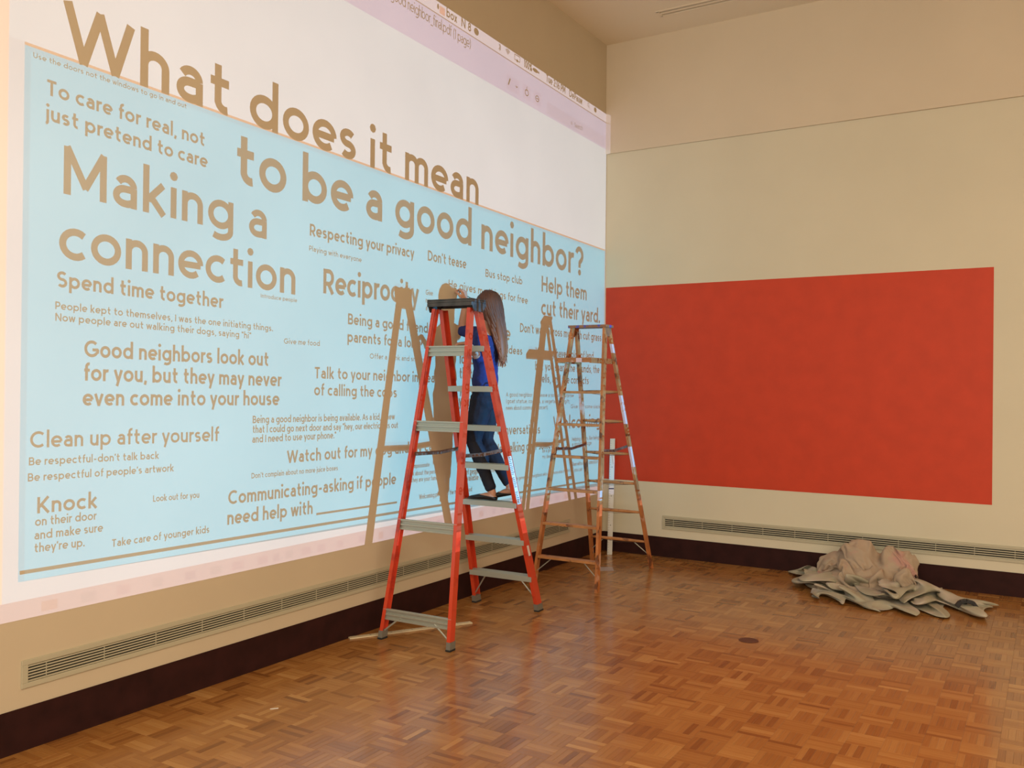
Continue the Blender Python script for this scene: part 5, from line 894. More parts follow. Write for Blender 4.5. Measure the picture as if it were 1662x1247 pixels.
[2269,-276,64,2263,-278,78,2252,-282,82,2254,-280,96,2272,-292,105,2295,-285,109,2304,-312,120,2323,-328,112,2334,-341,128,2344,-352,143,2355,-354,157,2367,-353,165,2372,-349,181,2388,-347,185,2392,-344,165,2410,-354,174,2428,-342,173,2447,-343,184,2450,-360,202,2462,-373,222,2478,-381,238,2488,-395,255,2503,-400,264,2510,-414,273,2509,-431,277,2521,-422,281,2528,-436,285,2544,-437,288,2553,-454,294,2571,-449,292,2586,-464,298,2606,-469,288,2625,-481,286,2646,-484,274,2665,-487,263,2683,-488,253,2700,-485,243,2710,-472,228,2727,-468,224,2742,-474,229,2761,-477,235,2778,-470,210,2802,-464,214,2823,-466,233,2832,-482,249,2843,-495,259,2860,-493,264,2878,-482,260,2900,-491,253,2922,-483,235,2940,-503,243,2957,-501,226,2973,-512,228,2984,-515,240,2990,-508,231,2980,-499,222,2985,-481,221,2994,-461,216,3013,-470,224,3011,-492,239,3032,-489,235,3036,-477,210,3055,-473,206,3070,-484,205,3082,-489,210,3085,-488,191,3087,-504,198],
[2264,-286,60,2263,-290,74,2257,-294,83,2258,-295,98,2276,-291,92,2301,-297,101,2301,-324,112,2319,-342,118,2326,-342,138,2339,-344,153,2349,-349,165,2360,-356,174,2373,-362,186,2389,-360,183,2392,-357,161,2413,-358,162,2429,-345,159,2448,-352,172,2452,-369,191,2461,-383,209,2477,-390,224,2491,-399,239,2498,-412,251,2512,-417,255,2510,-434,259,2524,-427,261,2535,-437,268,2542,-453,272,2559,-452,275,2573,-467,280,2593,-470,276,2609,-488,276,2628,-486,261,2648,-485,247,2668,-483,237,2686,-484,227,2699,-498,223,2714,-492,216,2725,-476,204,2742,-475,207,2751,-486,227,2776,-487,221,2793,-480,203,2816,-477,213,2833,-481,228,2844,-494,237,2860,-487,242,2880,-494,242,2901,-485,229,2923,-503,229,2948,-503,222,2965,-518,220,2969,-529,240,2977,-525,226,2980,-514,216,2988,-506,209,2995,-491,219,2989,-472,206,3011,-472,208,3006,-494,224,3026,-501,231,3035,-492,207,3053,-486,197,3060,-495,217,3072,-504,214,3071,-499,196,3080,-497,178],
[2266,-301,59,2260,-302,70,2260,-306,82,2261,-308,100,2280,-304,90,2305,-305,92,2303,-335,103,2313,-353,121,2330,-354,133,2335,-358,149,2344,-364,161,2355,-371,173,2371,-371,176,2389,-371,177,2403,-369,164,2410,-355,147,2430,-356,151,2449,-362,161,2456,-377,180,2462,-393,197,2474,-403,214,2490,-407,223,2501,-417,236,2507,-431,244,2520,-434,248,2526,-446,260,2537,-446,249,2552,-450,256,2563,-466,263,2581,-466,258,2596,-482,256,2614,-499,254,2636,-503,246,2654,-498,227,2673,-504,232,2689,-505,216,2693,-487,205,2709,-481,200,2721,-495,199,2740,-484,190,2740,-492,219,2765,-498,217,2790,-496,208,2809,-491,202,2828,-490,211,2844,-491,219,2860,-498,227,2879,-492,222,2903,-500,219,2928,-502,209,2952,-509,204,2961,-532,216,2973,-540,226,2988,-534,230,2983,-527,215,2993,-518,217,3001,-500,206,2985,-485,202,3004,-475,193,3012,-495,209,3022,-514,224,3036,-507,204,3050,-500,189,3055,-510,206,3067,-519,208,3079,-515,191,3073,-515,173],
[2253,-307,56,2254,-316,65,2259,-319,78,2260,-322,97,2282,-317,90,2306,-312,83,2315,-328,103,2320,-355,111,2329,-365,129,2340,-367,142,2350,-372,153,2361,-365,163,2373,-377,162,2391,-380,166,2397,-364,151,2415,-370,152,2432,-367,143,2448,-376,157,2464,-384,171,2471,-398,188,2474,-415,203,2489,-420,214,2504,-423,220,2507,-438,227,2516,-447,236,2526,-456,245,2539,-464,254,2554,-468,251,2569,-471,242,2585,-483,250,2605,-483,237,2626,-490,239,2638,-510,223,2658,-519,226,2678,-521,218,2686,-511,198,2701,-501,194,2703,-484,184,2715,-498,187,2737,-497,180,2734,-500,212,2757,-508,213,2783,-507,200,2806,-504,198,2824,-503,204,2840,-503,209,2857,-500,211,2878,-503,211,2902,-506,204,2927,-513,198,2951,-521,196,2970,-526,206,2978,-546,211,2991,-547,220,2986,-537,207,2997,-527,208,2997,-510,195,2983,-491,189,3003,-484,180,3009,-505,197,3021,-522,210,3039,-522,203,3044,-512,181,3052,-522,196,3062,-515,192,3066,-530,198,3083,-528,189],
[2262,-322,52,2255,-330,58,2256,-333,73,2259,-335,93,2284,-329,96,2302,-325,80,2323,-328,97,2329,-350,106,2337,-364,121,2348,-367,134,2354,-359,146,2366,-364,152,2380,-363,165,2386,-374,154,2404,-376,145,2417,-367,137,2432,-383,143,2444,-389,161,2462,-396,162,2474,-406,178,2484,-416,193,2488,-432,204,2502,-438,213,2516,-437,216,2525,-445,224,2536,-452,233,2544,-466,238,2554,-482,240,2571,-489,246,2589,-490,233,2609,-500,236,2628,-491,221,2649,-500,216,2661,-521,207,2678,-534,206,2694,-526,195,2694,-507,183,2700,-490,172,2719,-495,169,2735,-508,175,2730,-511,210,2755,-520,209,2782,-519,196,2804,-515,190,2823,-517,203,2838,-516,202,2853,-512,200,2872,-505,196,2895,-518,199,2921,-524,204,2946,-532,205,2966,-536,198,2981,-544,196,2993,-551,201,2996,-537,194,2984,-524,199,2990,-515,182,2982,-495,172,3004,-495,167,3008,-517,187,3022,-532,197,3039,-534,192,3043,-524,172,3056,-517,178,3064,-529,183,3078,-534,180,3075,-547,197],
[2274,-339,52,2269,-339,62,2255,-348,66,2257,-349,87,2281,-344,98,2301,-339,83,2325,-332,85,2338,-341,103,2346,-356,116,2351,-351,133,2364,-356,140,2373,-350,153,2377,-368,151,2389,-363,141,2403,-370,130,2418,-380,131,2426,-393,150,2444,-400,151,2460,-410,158,2469,-419,177,2479,-430,192,2494,-436,191,2506,-442,199,2519,-449,205,2526,-458,215,2535,-466,225,2549,-467,222,2562,-475,229,2576,-489,228,2589,-504,231,2607,-494,218,2628,-504,215,2646,-502,201,2665,-514,190,2680,-521,194,2694,-533,181,2700,-516,175,2697,-501,163,2717,-505,161,2730,-521,176,2731,-525,211,2759,-534,203,2783,-527,182,2808,-530,184,2825,-534,203,2841,-532,210,2848,-527,194,2865,-519,187,2889,-511,182,2913,-526,188,2935,-540,194,2955,-547,199,2970,-553,197,2982,-552,185,2986,-539,180,2974,-526,185,2981,-515,169,2986,-499,156,3000,-513,170,3018,-525,170,3023,-545,184,3035,-534,172,3049,-537,179,3061,-528,168,3074,-530,167,3073,-547,179,3089,-557,185],
[2291,-341,59,2282,-351,59,2265,-360,62,2255,-364,81,2277,-360,98,2299,-355,88,2322,-349,85,2344,-344,89,2352,-342,108,2359,-341,123,2371,-341,135,2377,-356,139,2375,-374,138,2392,-381,144,2402,-386,131,2418,-396,128,2435,-403,140,2442,-409,163,2458,-420,171,2470,-435,172,2486,-439,180,2490,-450,199,2503,-454,208,2514,-461,201,2523,-470,211,2535,-474,212,2547,-480,215,2562,-482,214,2570,-499,224,2588,-506,215,2608,-509,220,2624,-505,200,2643,-511,188,2658,-527,191,2675,-532,187,2687,-531,170,2690,-516,167,2706,-512,152,2710,-512,178,2723,-533,190,2736,-544,214,2762,-539,183,2790,-542,171,2814,-549,181,2828,-555,204,2843,-552,219,2846,-548,198,2857,-537,181,2880,-526,173,2906,-518,168,2927,-535,174,2946,-543,179,2961,-540,183,2968,-547,171,2969,-534,174,2974,-524,159,2970,-504,145,2987,-521,156,3003,-534,160,3013,-546,176,3028,-543,161,3040,-551,172,3054,-549,165,3059,-539,184,3070,-540,161,3077,-560,167,3095,-569,170],
[2306,-354,57,2296,-359,65,2278,-367,69,2256,-378,73,2273,-376,94,2298,-369,97,2319,-366,87,2340,-361,90,2355,-358,102,2364,-356,115,2369,-359,130,2381,-363,124,2386,-377,132,2396,-394,140,2413,-390,143,2417,-409,138,2432,-413,151,2448,-424,158,2455,-430,181,2471,-438,189,2481,-451,181,2495,-460,188,2501,-468,206,2509,-475,196,2523,-477,196,2534,-485,202,2546,-490,203,2561,-490,201,2571,-505,210,2583,-519,222,2604,-520,216,2623,-519,203,2636,-517,179,2654,-525,176,2669,-535,174,2676,-522,163,2690,-523,148,2704,-528,160,2713,-534,182,2716,-546,212,2745,-556,193,2772,-553,166,2800,-560,162,2820,-573,183,2834,-578,205,2844,-574,226,2846,-569,205,2852,-558,181,2870,-544,167,2895,-533,158,2919,-526,154,2940,-529,162,2949,-543,163,2954,-531,161,2962,-537,149,2959,-519,140,2975,-529,140,2991,-542,150,3000,-556,168,3016,-559,155,3032,-564,156,3047,-566,159,3051,-562,179,3063,-555,179,3066,-551,155,3085,-550,156,3099,-570,154],
[2301,-354,41,2291,-353,50,2284,-374,59,2263,-386,64,2271,-392,88,2295,-385,100,2315,-382,92,2335,-379,91,2347,-373,106,2357,-371,119,2366,-376,130,2376,-382,122,2388,-392,120,2402,-399,126,2408,-401,148,2423,-415,155,2433,-430,152,2444,-434,170,2459,-444,173,2468,-452,193,2477,-466,184,2490,-472,196,2502,-483,204,2514,-487,207,2519,-492,192,2530,-495,188,2543,-500,190,2558,-503,191,2574,-505,192,2587,-516,203,2598,-535,213,2617,-533,206,2627,-532,181,2643,-536,167,2658,-540,157,2674,-541,154,2687,-544,160,2701,-547,174,2703,-546,204,2728,-556,186,2755,-571,170,2782,-568,149,2805,-585,164,2823,-597,188,2828,-598,212,2843,-597,229,2851,-589,214,2850,-578,185,2863,-563,164,2885,-549,152,2909,-541,145,2929,-538,144,2941,-536,140,2952,-545,139,2951,-533,122,2965,-543,127,2980,-555,135,2988,-569,156,3006,-577,151,3022,-582,160,3036,-584,169,3043,-575,182,3057,-579,177,3070,-570,176,3064,-568,154,3085,-558,143,3108,-562,142],
[2297,-342,31,2283,-348,39,2276,-369,48,2270,-395,56,2276,-403,79,2290,-401,101,2312,-397,99,2332,-394,100,2349,-391,103,2362,-387,113,2366,-393,128,2378,-393,137,2390,-402,136,2400,-416,133,2406,-417,154,2419,-429,149,2431,-435,167,2444,-449,168,2456,-451,187,2466,-468,184,2480,-473,200,2488,-486,189,2502,-495,191,2510,-503,205,2522,-507,203,2528,-512,190,2538,-516,182,2552,-517,181,2568,-518,180,2586,-520,182,2603,-528,193,2609,-550,199,2627,-543,202,2643,-542,191,2658,-544,183,2673,-551,179,2686,-561,179,2692,-556,201,2713,-561,181,2737,-578,173,2762,-572,145,2786,-592,153,2810,-608,168,2816,-614,197,2826,-618,220,2841,-617,230,2852,-608,218,2851,-596,189,2859,-580,162,2880,-565,148,2902,-558,140,2921,-555,140,2931,-550,130,2939,-553,121,2952,-560,122,2967,-569,132,2979,-579,151,2995,-595,152,3010,-598,169,3025,-601,182,3036,-596,194,3046,-588,204,3060,-585,199,3075,-587,179,3065,-584,157,3083,-573,136,3108,-565,126],
[2299,-354,24,2282,-350,26,2280,-373,39,2281,-398,49,2285,-408,72,2292,-416,95,2310,-409,109,2328,-402,113,2345,-398,118,2359,-402,121,2373,-408,122,2377,-409,139,2389,-418,132,2396,-421,148,2408,-434,148,2419,-437,166,2431,-452,164,2442,-455,184,2456,-468,190,2470,-477,202,2481,-490,194,2494,-494,209,2498,-509,200,2509,-520,197,2520,-525,206,2525,-530,193,2534,-533,184,2547,-535,178,2562,-535,174,2580,-534,169,2599,-536,173,2617,-541,182,2625,-560,190,2641,-560,201,2656,-557,203,2670,-562,202,2685,-571,202,2698,-570,180,2718,-583,174,2742,-575,147,2766,-595,146,2791,-613,151,2807,-628,176,2812,-631,203,2825,-636,223,2840,-633,228,2853,-624,219,2858,-608,193,2860,-595,160,2877,-579,142,2900,-573,144,2915,-570,134,2927,-568,132,2938,-570,133,2950,-574,145,2966,-583,156,2979,-602,161,2995,-607,179,3010,-611,196,3024,-612,209,3037,-611,217,3048,-601,225,3062,-599,216,3073,-603,190,3067,-601,164,3081,-589,134,3102,-575,116],
[2297,-361,14,2287,-363,25,2294,-369,43,2293,-397,48,2296,-413,67,2300,-424,88,2311,-426,107,2329,-419,111,2345,-416,114,2355,-419,127,2368,-418,135,2380,-425,133,2386,-425,148,2397,-437,151,2408,-441,165,2420,-455,164,2432,-461,182,2446,-474,184,2456,-480,204,2468,-494,197,2480,-507,202,2495,-512,213,2509,-518,218,2504,-533,210,2514,-542,206,2525,-547,203,2537,-545,202,2546,-551,190,2559,-552,179,2574,-551,168,2593,-549,160,2610,-555,172,2629,-556,169,2644,-562,179,2657,-568,185,2668,-578,191,2683,-585,185,2702,-589,171,2721,-580,150,2744,-596,146,2770,-614,139,2790,-632,154,2799,-640,182,2809,-648,205,2824,-651,220,2839,-647,221,2853,-637,212,2863,-621,191,2871,-603,163,2877,-591,132,2898,-584,133,2913,-585,138,2925,-584,137,2935,-585,144,2950,-593,150,2967,-606,159,2977,-607,188,2993,-608,208,3009,-612,224,3023,-614,236,3036,-615,243,3050,-614,244,3064,-614,230,3072,-618,202,3071,-616,171,3085,-604,141,3100,-591,111],
[2288,-373,10,2286,-381,27,2304,-372,38,2305,-395,51,2308,-416,65,2312,-425,85,2317,-438,102,2331,-435,116,2346,-433,114,2360,-432,120,2372,-432,126,2372,-439,141,2381,-443,156,2396,-451,164,2409,-458,166,2421,-464,183,2433,-479,184,2447,-491,191,2456,-499,210,2467,-511,204,2481,-516,221,2495,-523,230,2510,-530,237,2512,-545,230,2516,-556,222,2528,-558,221,2540,-553,221,2549,-560,208,2560,-564,194,2573,-566,176,2590,-564,162,2610,-561,156,2625,-570,169,2641,-574,168,2654,-582,175,2669,-586,173,2685,-589,165,2702,-584,150,2723,-598,149,2747,-612,136,2767,-631,143,2786,-647,159,2794,-654,184,2807,-662,202,2822,-663,210,2836,-658,208,2851,-647,198,2864,-632,177,2865,-611,148,2887,-603,134,2901,-592,117,2913,-597,127,2923,-599,134,2932,-600,149,2947,-609,158,2964,-616,177,2984,-626,191,2997,-627,217,3007,-627,242,3021,-628,254,3035,-630,258,3049,-630,257,3064,-629,242,3066,-634,213,3078,-627,181,3092,-612,152,3107,-599,123],
[2300,-381,14,2294,-394,25,2311,-387,37,2317,-390,59,2316,-409,75,2324,-430,82,2326,-447,95,2334,-451,113,2346,-445,125,2360,-443,132,2373,-447,132,2387,-442,137,2394,-452,150,2396,-470,158,2405,-475,175,2417,-480,191,2431,-493,199,2446,-505,206,2460,-518,206,2472,-523,222,2484,-535,215,2499,-542,226,2505,-547,246,2520,-553,249,2519,-567,241,2531,-568,239,2543,-562,239,2551,-569,225,2564,-567,212,2577,-572,192,2590,-577,169,2609,-574,160,2628,-575,151,2639,-588,163,2655,-587,160,2669,-588,156,2686,-590,147,2702,-600,149,2725,-610,137,2743,-623,148,2763,-645,147,2777,-655,167,2791,-668,183,2805,-674,192,2820,-672,196,2833,-665,192,2846,-653,178,2862,-639,158,2874,-620,135,2883,-602,113,2901,-608,108,2912,-612,119,2918,-614,132,2928,-615,149,2941,-619,169,2961,-631,182,2981,-640,199,2995,-642,226,3006,-642,250,3020,-645,262,3034,-646,266,3049,-645,263,3064,-644,252,3075,-638,222,3087,-630,190,3098,-625,156,3114,-609,130],
[2303,-372,24,2309,-392,21,2318,-402,39,2323,-405,60,2328,-405,82,2331,-423,95,2338,-442,101,2344,-460,108,2350,-462,124,2363,-461,135,2376,-461,144,2390,-459,143,2404,-459,144,2412,-469,159,2413,-486,167,2427,-490,181,2431,-510,189,2442,-523,204,2458,-532,214,2474,-540,216,2482,-542,235,2494,-555,238,2506,-567,246,2515,-563,264,2522,-575,259,2534,-575,257,2546,-570,256,2556,-572,242,2569,-573,224,2583,-570,203,2596,-581,180,2607,-588,157,2624,-584,142,2641,-590,147,2655,-599,153,2669,-597,144,2685,-604,143,2704,-609,135,2719,-622,148,2742,-635,141,2754,-653,157,2771,-667,166,2787,-679,173,2802,-680,177,2816,-678,178,2828,-669,171,2841,-654,156,2851,-631,140,2863,-613,117,2884,-619,104,2901,-626,104,2913,-626,107,2918,-628,122,2922,-629,144,2934,-632,170,2953,-638,193,2974,-649,209,2994,-656,227,3004,-657,253,3019,-660,263,3034,-661,266,3049,-660,264,3064,-658,251,3073,-651,222,3087,-644,191,3105,-633,163,3118,-623,133],
[2314,-373,14,2324,-387,25,2330,-390,45,2337,-397,66,2341,-413,80,2341,-432,90,2351,-437,106,2352,-449,117,2360,-469,114,2373,-465,125,2385,-458,131,2392,-472,132,2403,-477,142,2416,-483,154,2427,-482,171,2432,-500,173,2443,-505,189,2454,-523,197,2458,-544,200,2466,-548,224,2482,-557,229,2488,-566,249,2501,-572,262,2513,-578,273,2525,-581,278,2537,-582,275,2549,-578,271,2562,-579,257,2577,-573,240,2592,-574,215,2607,-574,190,2619,-585,164,2630,-598,143,2645,-595,132,2655,-608,141,2670,-610,142,2685,-609,127,2702,-620,131,2723,-626,133,2737,-648,140,2758,-657,142,2767,-675,155,2784,-682,158,2798,-683,159,2811,-676,157,2820,-657,154,2831,-643,137,2842,-623,119,2863,-628,103,2884,-639,109,2901,-645,108,2913,-645,105,2924,-639,107,2926,-641,132,2928,-645,163,2944,-650,192,2964,-656,216,2985,-663,236,3002,-671,252,3018,-674,260,3034,-674,261,3048,-673,257,3057,-663,242,3074,-666,219,3092,-657,191,3104,-646,160,3116,-636,130],
[2330,-382,13,2340,-381,30,2346,-393,48,2350,-407,64,2354,-422,80,2357,-438,94,2347,-453,97,2359,-459,106,2365,-449,118,2378,-451,117,2393,-452,119,2404,-460,130,2415,-468,138,2426,-478,147,2431,-491,161,2445,-495,177,2445,-516,179,2462,-523,188,2470,-539,202,2469,-558,213,2476,-570,232,2493,-575,238,2499,-586,255,2509,-592,269,2522,-594,272,2535,-596,275,2545,-589,264,2563,-592,260,2574,-585,234,2593,-588,216,2604,-588,189,2623,-599,170,2639,-604,153,2643,-608,127,2657,-604,124,2669,-616,128,2685,-623,127,2705,-621,115,2725,-628,118,2743,-642,126,2757,-662,130,2764,-680,141,2780,-683,141,2793,-680,140,2801,-665,141,2810,-648,133,2822,-634,117,2842,-636,101,2864,-650,103,2885,-659,110,2901,-664,104,2913,-664,105,2924,-657,107,2936,-645,117,2939,-647,150,2938,-663,183,2957,-669,210,2980,-675,226,3000,-681,239,3018,-683,247,3033,-685,251,3047,-683,246,3052,-669,229,3067,-657,215,3083,-662,186,3098,-657,154,3108,-641,126],
[2346,-390,13,2342,-402,30,2356,-411,43,2356,-425,61,2357,-441,76,2350,-454,87,2361,-466,96,2373,-452,105,2372,-436,112,2385,-434,122,2396,-439,131,2409,-445,139,2420,-454,148,2431,-466,159,2440,-481,166,2450,-497,164,2454,-518,171,2458,-538,183,2476,-544,192,2480,-558,212,2477,-578,221,2490,-588,234,2504,-590,244,2509,-601,258,2520,-607,269,2530,-598,263,2544,-600,258,2557,-588,246,2573,-596,225,2588,-585,200,2605,-602,179,2620,-605,153,2635,-618,145,2649,-622,128,2655,-612,110,2668,-622,113,2685,-623,111,2703,-635,114,2725,-632,104,2743,-645,112,2747,-667,122,2760,-682,126,2775,-679,125,2784,-668,127,2793,-656,123,2805,-644,112,2822,-643,96,2844,-656,96,2866,-670,108,2886,-679,110,2902,-684,103,2913,-682,99,2924,-676,103,2934,-663,117,2950,-649,136,2940,-669,163,2953,-681,197,2979,-677,206,3000,-677,220,3018,-677,229,3033,-684,233,3046,-691,232,3058,-680,222,3061,-660,206,3077,-662,177,3094,-643,158,3100,-633,128],
[2339,-410,13,2344,-423,29,2341,-421,49,2344,-441,59,2343,-453,75,2356,-468,77,2367,-454,85,2376,-441,92,2381,-427,101,2394,-427,111,2405,-436,117,2417,-445,124,2427,-454,133,2438,-463,144,2450,-473,159,2459,-486,173,2464,-507,181,2468,-530,176,2472,-553,179,2484,-561,200,2478,-581,207,2489,-593,222,2503,-598,232,2508,-608,246,2518,-616,259,2529,-608,255,2539,-590,251,2554,-597,237,2569,-583,217,2588,-600,193,2602,-603,161,2621,-620,146,2634,-611,124,2641,-624,109,2655,-625,98,2670,-619,94,2683,-633,100,2704,-632,98,2721,-647,102,2744,-644,96,2754,-660,108,2759,-680,109,2768,-668,113,2778,-660,111,2790,-652,104,2804,-651,92,2825,-661,87,2845,-677,99,2867,-689,103,2887,-694,96,2899,-688,82,2910,-683,78,2919,-673,83,2932,-662,95,2952,-654,114,2944,-674,143,2949,-690,179,2973,-692,200,2997,-689,209,3013,-692,226,3029,-696,225,3040,-686,218,3054,-684,207,3055,-664,194,3072,-657,170,3085,-635,162,3100,-620,134],
[2329,-426,14,2328,-424,34,2327,-429,54,2330,-449,65,2342,-466,63,2356,-454,66,2368,-440,71,2376,-426,79,2389,-434,88,2388,-444,101,2401,-451,104,2408,-461,115,2418,-469,126,2429,-478,135,2440,-486,150,2457,-493,155,2473,-501,170,2479,-520,183,2480,-542,173,2488,-561,186,2481,-581,193,2486,-598,207,2497,-606,223,2505,-615,235,2517,-618,244,2522,-600,242,2539,-601,239,2550,-584,222,2570,-600,206,2585,-605,175,2606,-622,155,2619,-606,130,2627,-615,105,2641,-610,95,2652,-617,82,2667,-622,77,2683,-632,83,2701,-644,91,2723,-642,87,2739,-658,91,2757,-656,91,2755,-675,94,2765,-665,96,2776,-658,93,2789,-659,86,2806,-666,79,2824,-681,89,2845,-694,93,2867,-704,89,2887,-707,80,2903,-705,74,2915,-700,74,2924,-690,80,2933,-672,75,2949,-657,90,2952,-676,122,2956,-678,164,2970,-703,183,2992,-704,201,3011,-703,212,3023,-689,211,3036,-690,202,3045,-675,199,3057,-669,178,3067,-645,166,3087,-641,147,3089,-616,134],
[2314,-425,17,2314,-426,37,2314,-439,54,2324,-460,54,2341,-454,50,2355,-440,54,2369,-428,58,2379,-440,67,2383,-451,80,2391,-461,92,2387,-462,107,2394,-468,120,2404,-480,126,2414,-488,137,2427,-499,144,2444,-505,149,2461,-513,160,2481,-519,166,2492,-533,183,2491,-555,170,2488,-576,180,2489,-595,193,2495,-609,206,2505,-616,219,2517,-620,228,2529,-611,236,2532,-589,231,2552,-601,218,2567,-607,189,2589,-623,169,2601,-606,138,2616,-603,109,2629,-603,87,2638,-616,76,2645,-631,77,2661,-633,70,2681,-636,68,2697,-650,78,2719,-645,74,2736,-659,77,2753,-659,78,2764,-671,81,2771,-681,89,2776,-670,80,2789,-673,74,2804,-684,79,2824,-696,80,2845,-709,81,2866,-709,70,2885,-707,60,2901,-700,55,2913,-696,54,2926,-695,60,2939,-689,74,2950,-666,73,2961,-669,107,2963,-667,149,2970,-699,162,2990,-711,182,3011,-710,195,3018,-691,194,3029,-679,196,3041,-677,184,3049,-658,175,3070,-658,157,3084,-643,135,3094,-619,121],
[2301,-426,18,2301,-429,39,2305,-449,49,2322,-453,41,2338,-440,41,2355,-429,42,2368,-442,49,2371,-454,63,2376,-467,74,2377,-470,92,2382,-480,103,2394,-485,113,2389,-491,125,2400,-501,129,2415,-508,130,2430,-516,136,2448,-522,146,2466,-529,159,2487,-534,161,2504,-543,175,2501,-567,179,2495,-589,178,2498,-606,190,2508,-613,203,2520,-615,212,2519,-602,225,2540,-606,226,2550,-610,201,2573,-625,185,2586,-611,150,2605,-621,121,2618,-618,90,2623,-606,67,2632,-620,59,2646,-627,61,2655,-644,65,2675,-647,63,2699,-650,65,2717,-657,74,2737,-656,62,2752,-664,66,2754,-678,78,2764,-687,78,2774,-682,70,2787,-689,70,2804,-697,68,2822,-711,71,2843,-711,63,2864,-709,53,2881,-696,49,2897,-687,47,2910,-682,45,2922,-680,52,2939,-684,54,2958,-683,73,2967,-657,91,2971,-658,133,2973,-692,142,2990,-713,161,3010,-710,175,3026,-700,182,3027,-682,179,3035,-667,174,3052,-668,165,3060,-645,155,3078,-630,133,3099,-627,109],
[2290,-427,18,2289,-433,38,2302,-454,38,2319,-443,32,2338,-437,29,2356,-440,32,2364,-456,43,2361,-465,60,2365,-476,76,2371,-487,89,2385,-493,90,2389,-501,104,2378,-500,112,2390,-510,115,2400,-520,125,2416,-527,132,2434,-532,135,2451,-539,148,2472,-545,157,2493,-549,158,2511,-557,170,2506,-579,174,2501,-598,173,2511,-606,186,2513,-602,204,2528,-599,213,2538,-620,218,2557,-629,196,2570,-616,163,2590,-624,132,2604,-606,102,2611,-618,72,2624,-619,53,2636,-608,49,2644,-624,46,2655,-643,51,2672,-659,58,2693,-661,68,2714,-668,72,2733,-667,59,2750,-669,55,2758,-678,65,2760,-694,68,2772,-697,65,2786,-699,60,2801,-711,62,2820,-711,56,2841,-709,48,2860,-695,57,2877,-683,52,2894,-674,54,2908,-669,51,2920,-666,45,2934,-668,56,2956,-671,55,2975,-669,81,2979,-650,116,2982,-678,141,2991,-710,141,3007,-699,162,3026,-699,164,3037,-688,169,3035,-671,159,3048,-658,153,3068,-656,143,3083,-639,119,3094,-617,101],
[2279,-423,17,2283,-440,31,2302,-446,28,2322,-456,27,2339,-447,21,2357,-454,28,2353,-462,47,2365,-479,53,2365,-489,68,2367,-501,83,2381,-507,83,2386,-516,94,2374,-513,100,2377,-521,113,2391,-525,108,2407,-531,113,2420,-542,126,2438,-548,137,2458,-553,145,2479,-558,154,2500,-562,155,2517,-569,164,2512,-589,164,2513,-589,183,2523,-591,195,2534,-606,196,2542,-631,201,2555,-635,175,2568,-621,142,2589,-624,111,2599,-601,84,2615,-601,60,2621,-610,40,2635,-606,33,2649,-614,39,2661,-633,46,2679,-650,50,2695,-669,57,2711,-680,70,2732,-676,69,2744,-679,52,2758,-679,52,2766,-688,58,2770,-703,54,2782,-712,55,2798,-712,49,2818,-703,46,2838,-697,58,2856,-683,60,2877,-682,67,2895,-677,70,2910,-670,68,2915,-658,57,2930,-654,52,2951,-656,57,2975,-661,65,2987,-650,100,2993,-667,136,2993,-700,124,3012,-706,146,3022,-687,154,3037,-692,152,3045,-680,159,3058,-669,144,3062,-647,132,3076,-631,110,3097,-624,90],
[2270,-426,13,2277,-445,24,2298,-448,19,2319,-448,17,2339,-456,13,2355,-465,23,2346,-470,42,2354,-480,58,2358,-500,63,2373,-502,70,2374,-519,78,2381,-529,89,2369,-524,89,2377,-531,99,2381,-534,115,2394,-540,108,2410,-547,110,2428,-552,121,2445,-560,135,2465,-566,146,2486,-570,148,2505,-575,150,2522,-581,154,2523,-589,172,2527,-602,182,2526,-621,192,2536,-640,184,2550,-630,156,2571,-634,128,2583,-614,96,2603,-611,72,2608,-601,45,2623,-599,28,2635,-608,18,2652,-613,24,2668,-627,35,2686,-641,51,2704,-661,54,2718,-680,58,2731,-689,70,2747,-686,62,2754,-688,47,2765,-685,46,2775,-691,51,2779,-708,44,2795,-700,45,2814,-693,50,2833,-692,67,2855,-685,75,2875,-677,80,2893,-670,82,2909,-663,82,2916,-651,71,2927,-641,58,2946,-642,62,2970,-645,67,2995,-651,82,3000,-655,124,3000,-689,113,3015,-709,128,3020,-687,136,3032,-678,146,3045,-678,142,3052,-660,135,3074,-656,122,3078,-639,95,3095,-624,75],
[2261,-433,10,2279,-449,13,2295,-459,25,2313,-460,15,2333,-466,11,2352,-475,18,2347,-483,39,2344,-488,59,2353,-500,74,2365,-513,68,2377,-525,67,2379,-537,78,2365,-534,80,2365,-537,94,2369,-542,109,2383,-547,116,2400,-552,119,2417,-561,117,2437,-565,119,2455,-573,135,2474,-579,145,2494,-582,143,2511,-589,146,2521,-598,156,2517,-608,168,2533,-617,176,2534,-644,168,2555,-643,150,2566,-628,115,2589,-630,91,2606,-624,62,2611,-612,39,2618,-604,17,2632,-619,16,2649,-623,29,2670,-635,22,2688,-646,38,2710,-660,40,2726,-671,52,2733,-693,58,2748,-697,64,2759,-696,53,2763,-695,40,2773,-687,39,2782,-698,36,2791,-688,51,2809,-687,59,2829,-685,74,2851,-678,83,2871,-669,88,2890,-661,90,2904,-653,81,2918,-644,84,2924,-632,68,2942,-630,69,2964,-637,80,2991,-637,81,3008,-645,114,3007,-678,102,3019,-705,110,3029,-698,134,3033,-682,128,3043,-669,129,3060,-670,130,3068,-653,112,3090,-640,98,3107,-629,76],
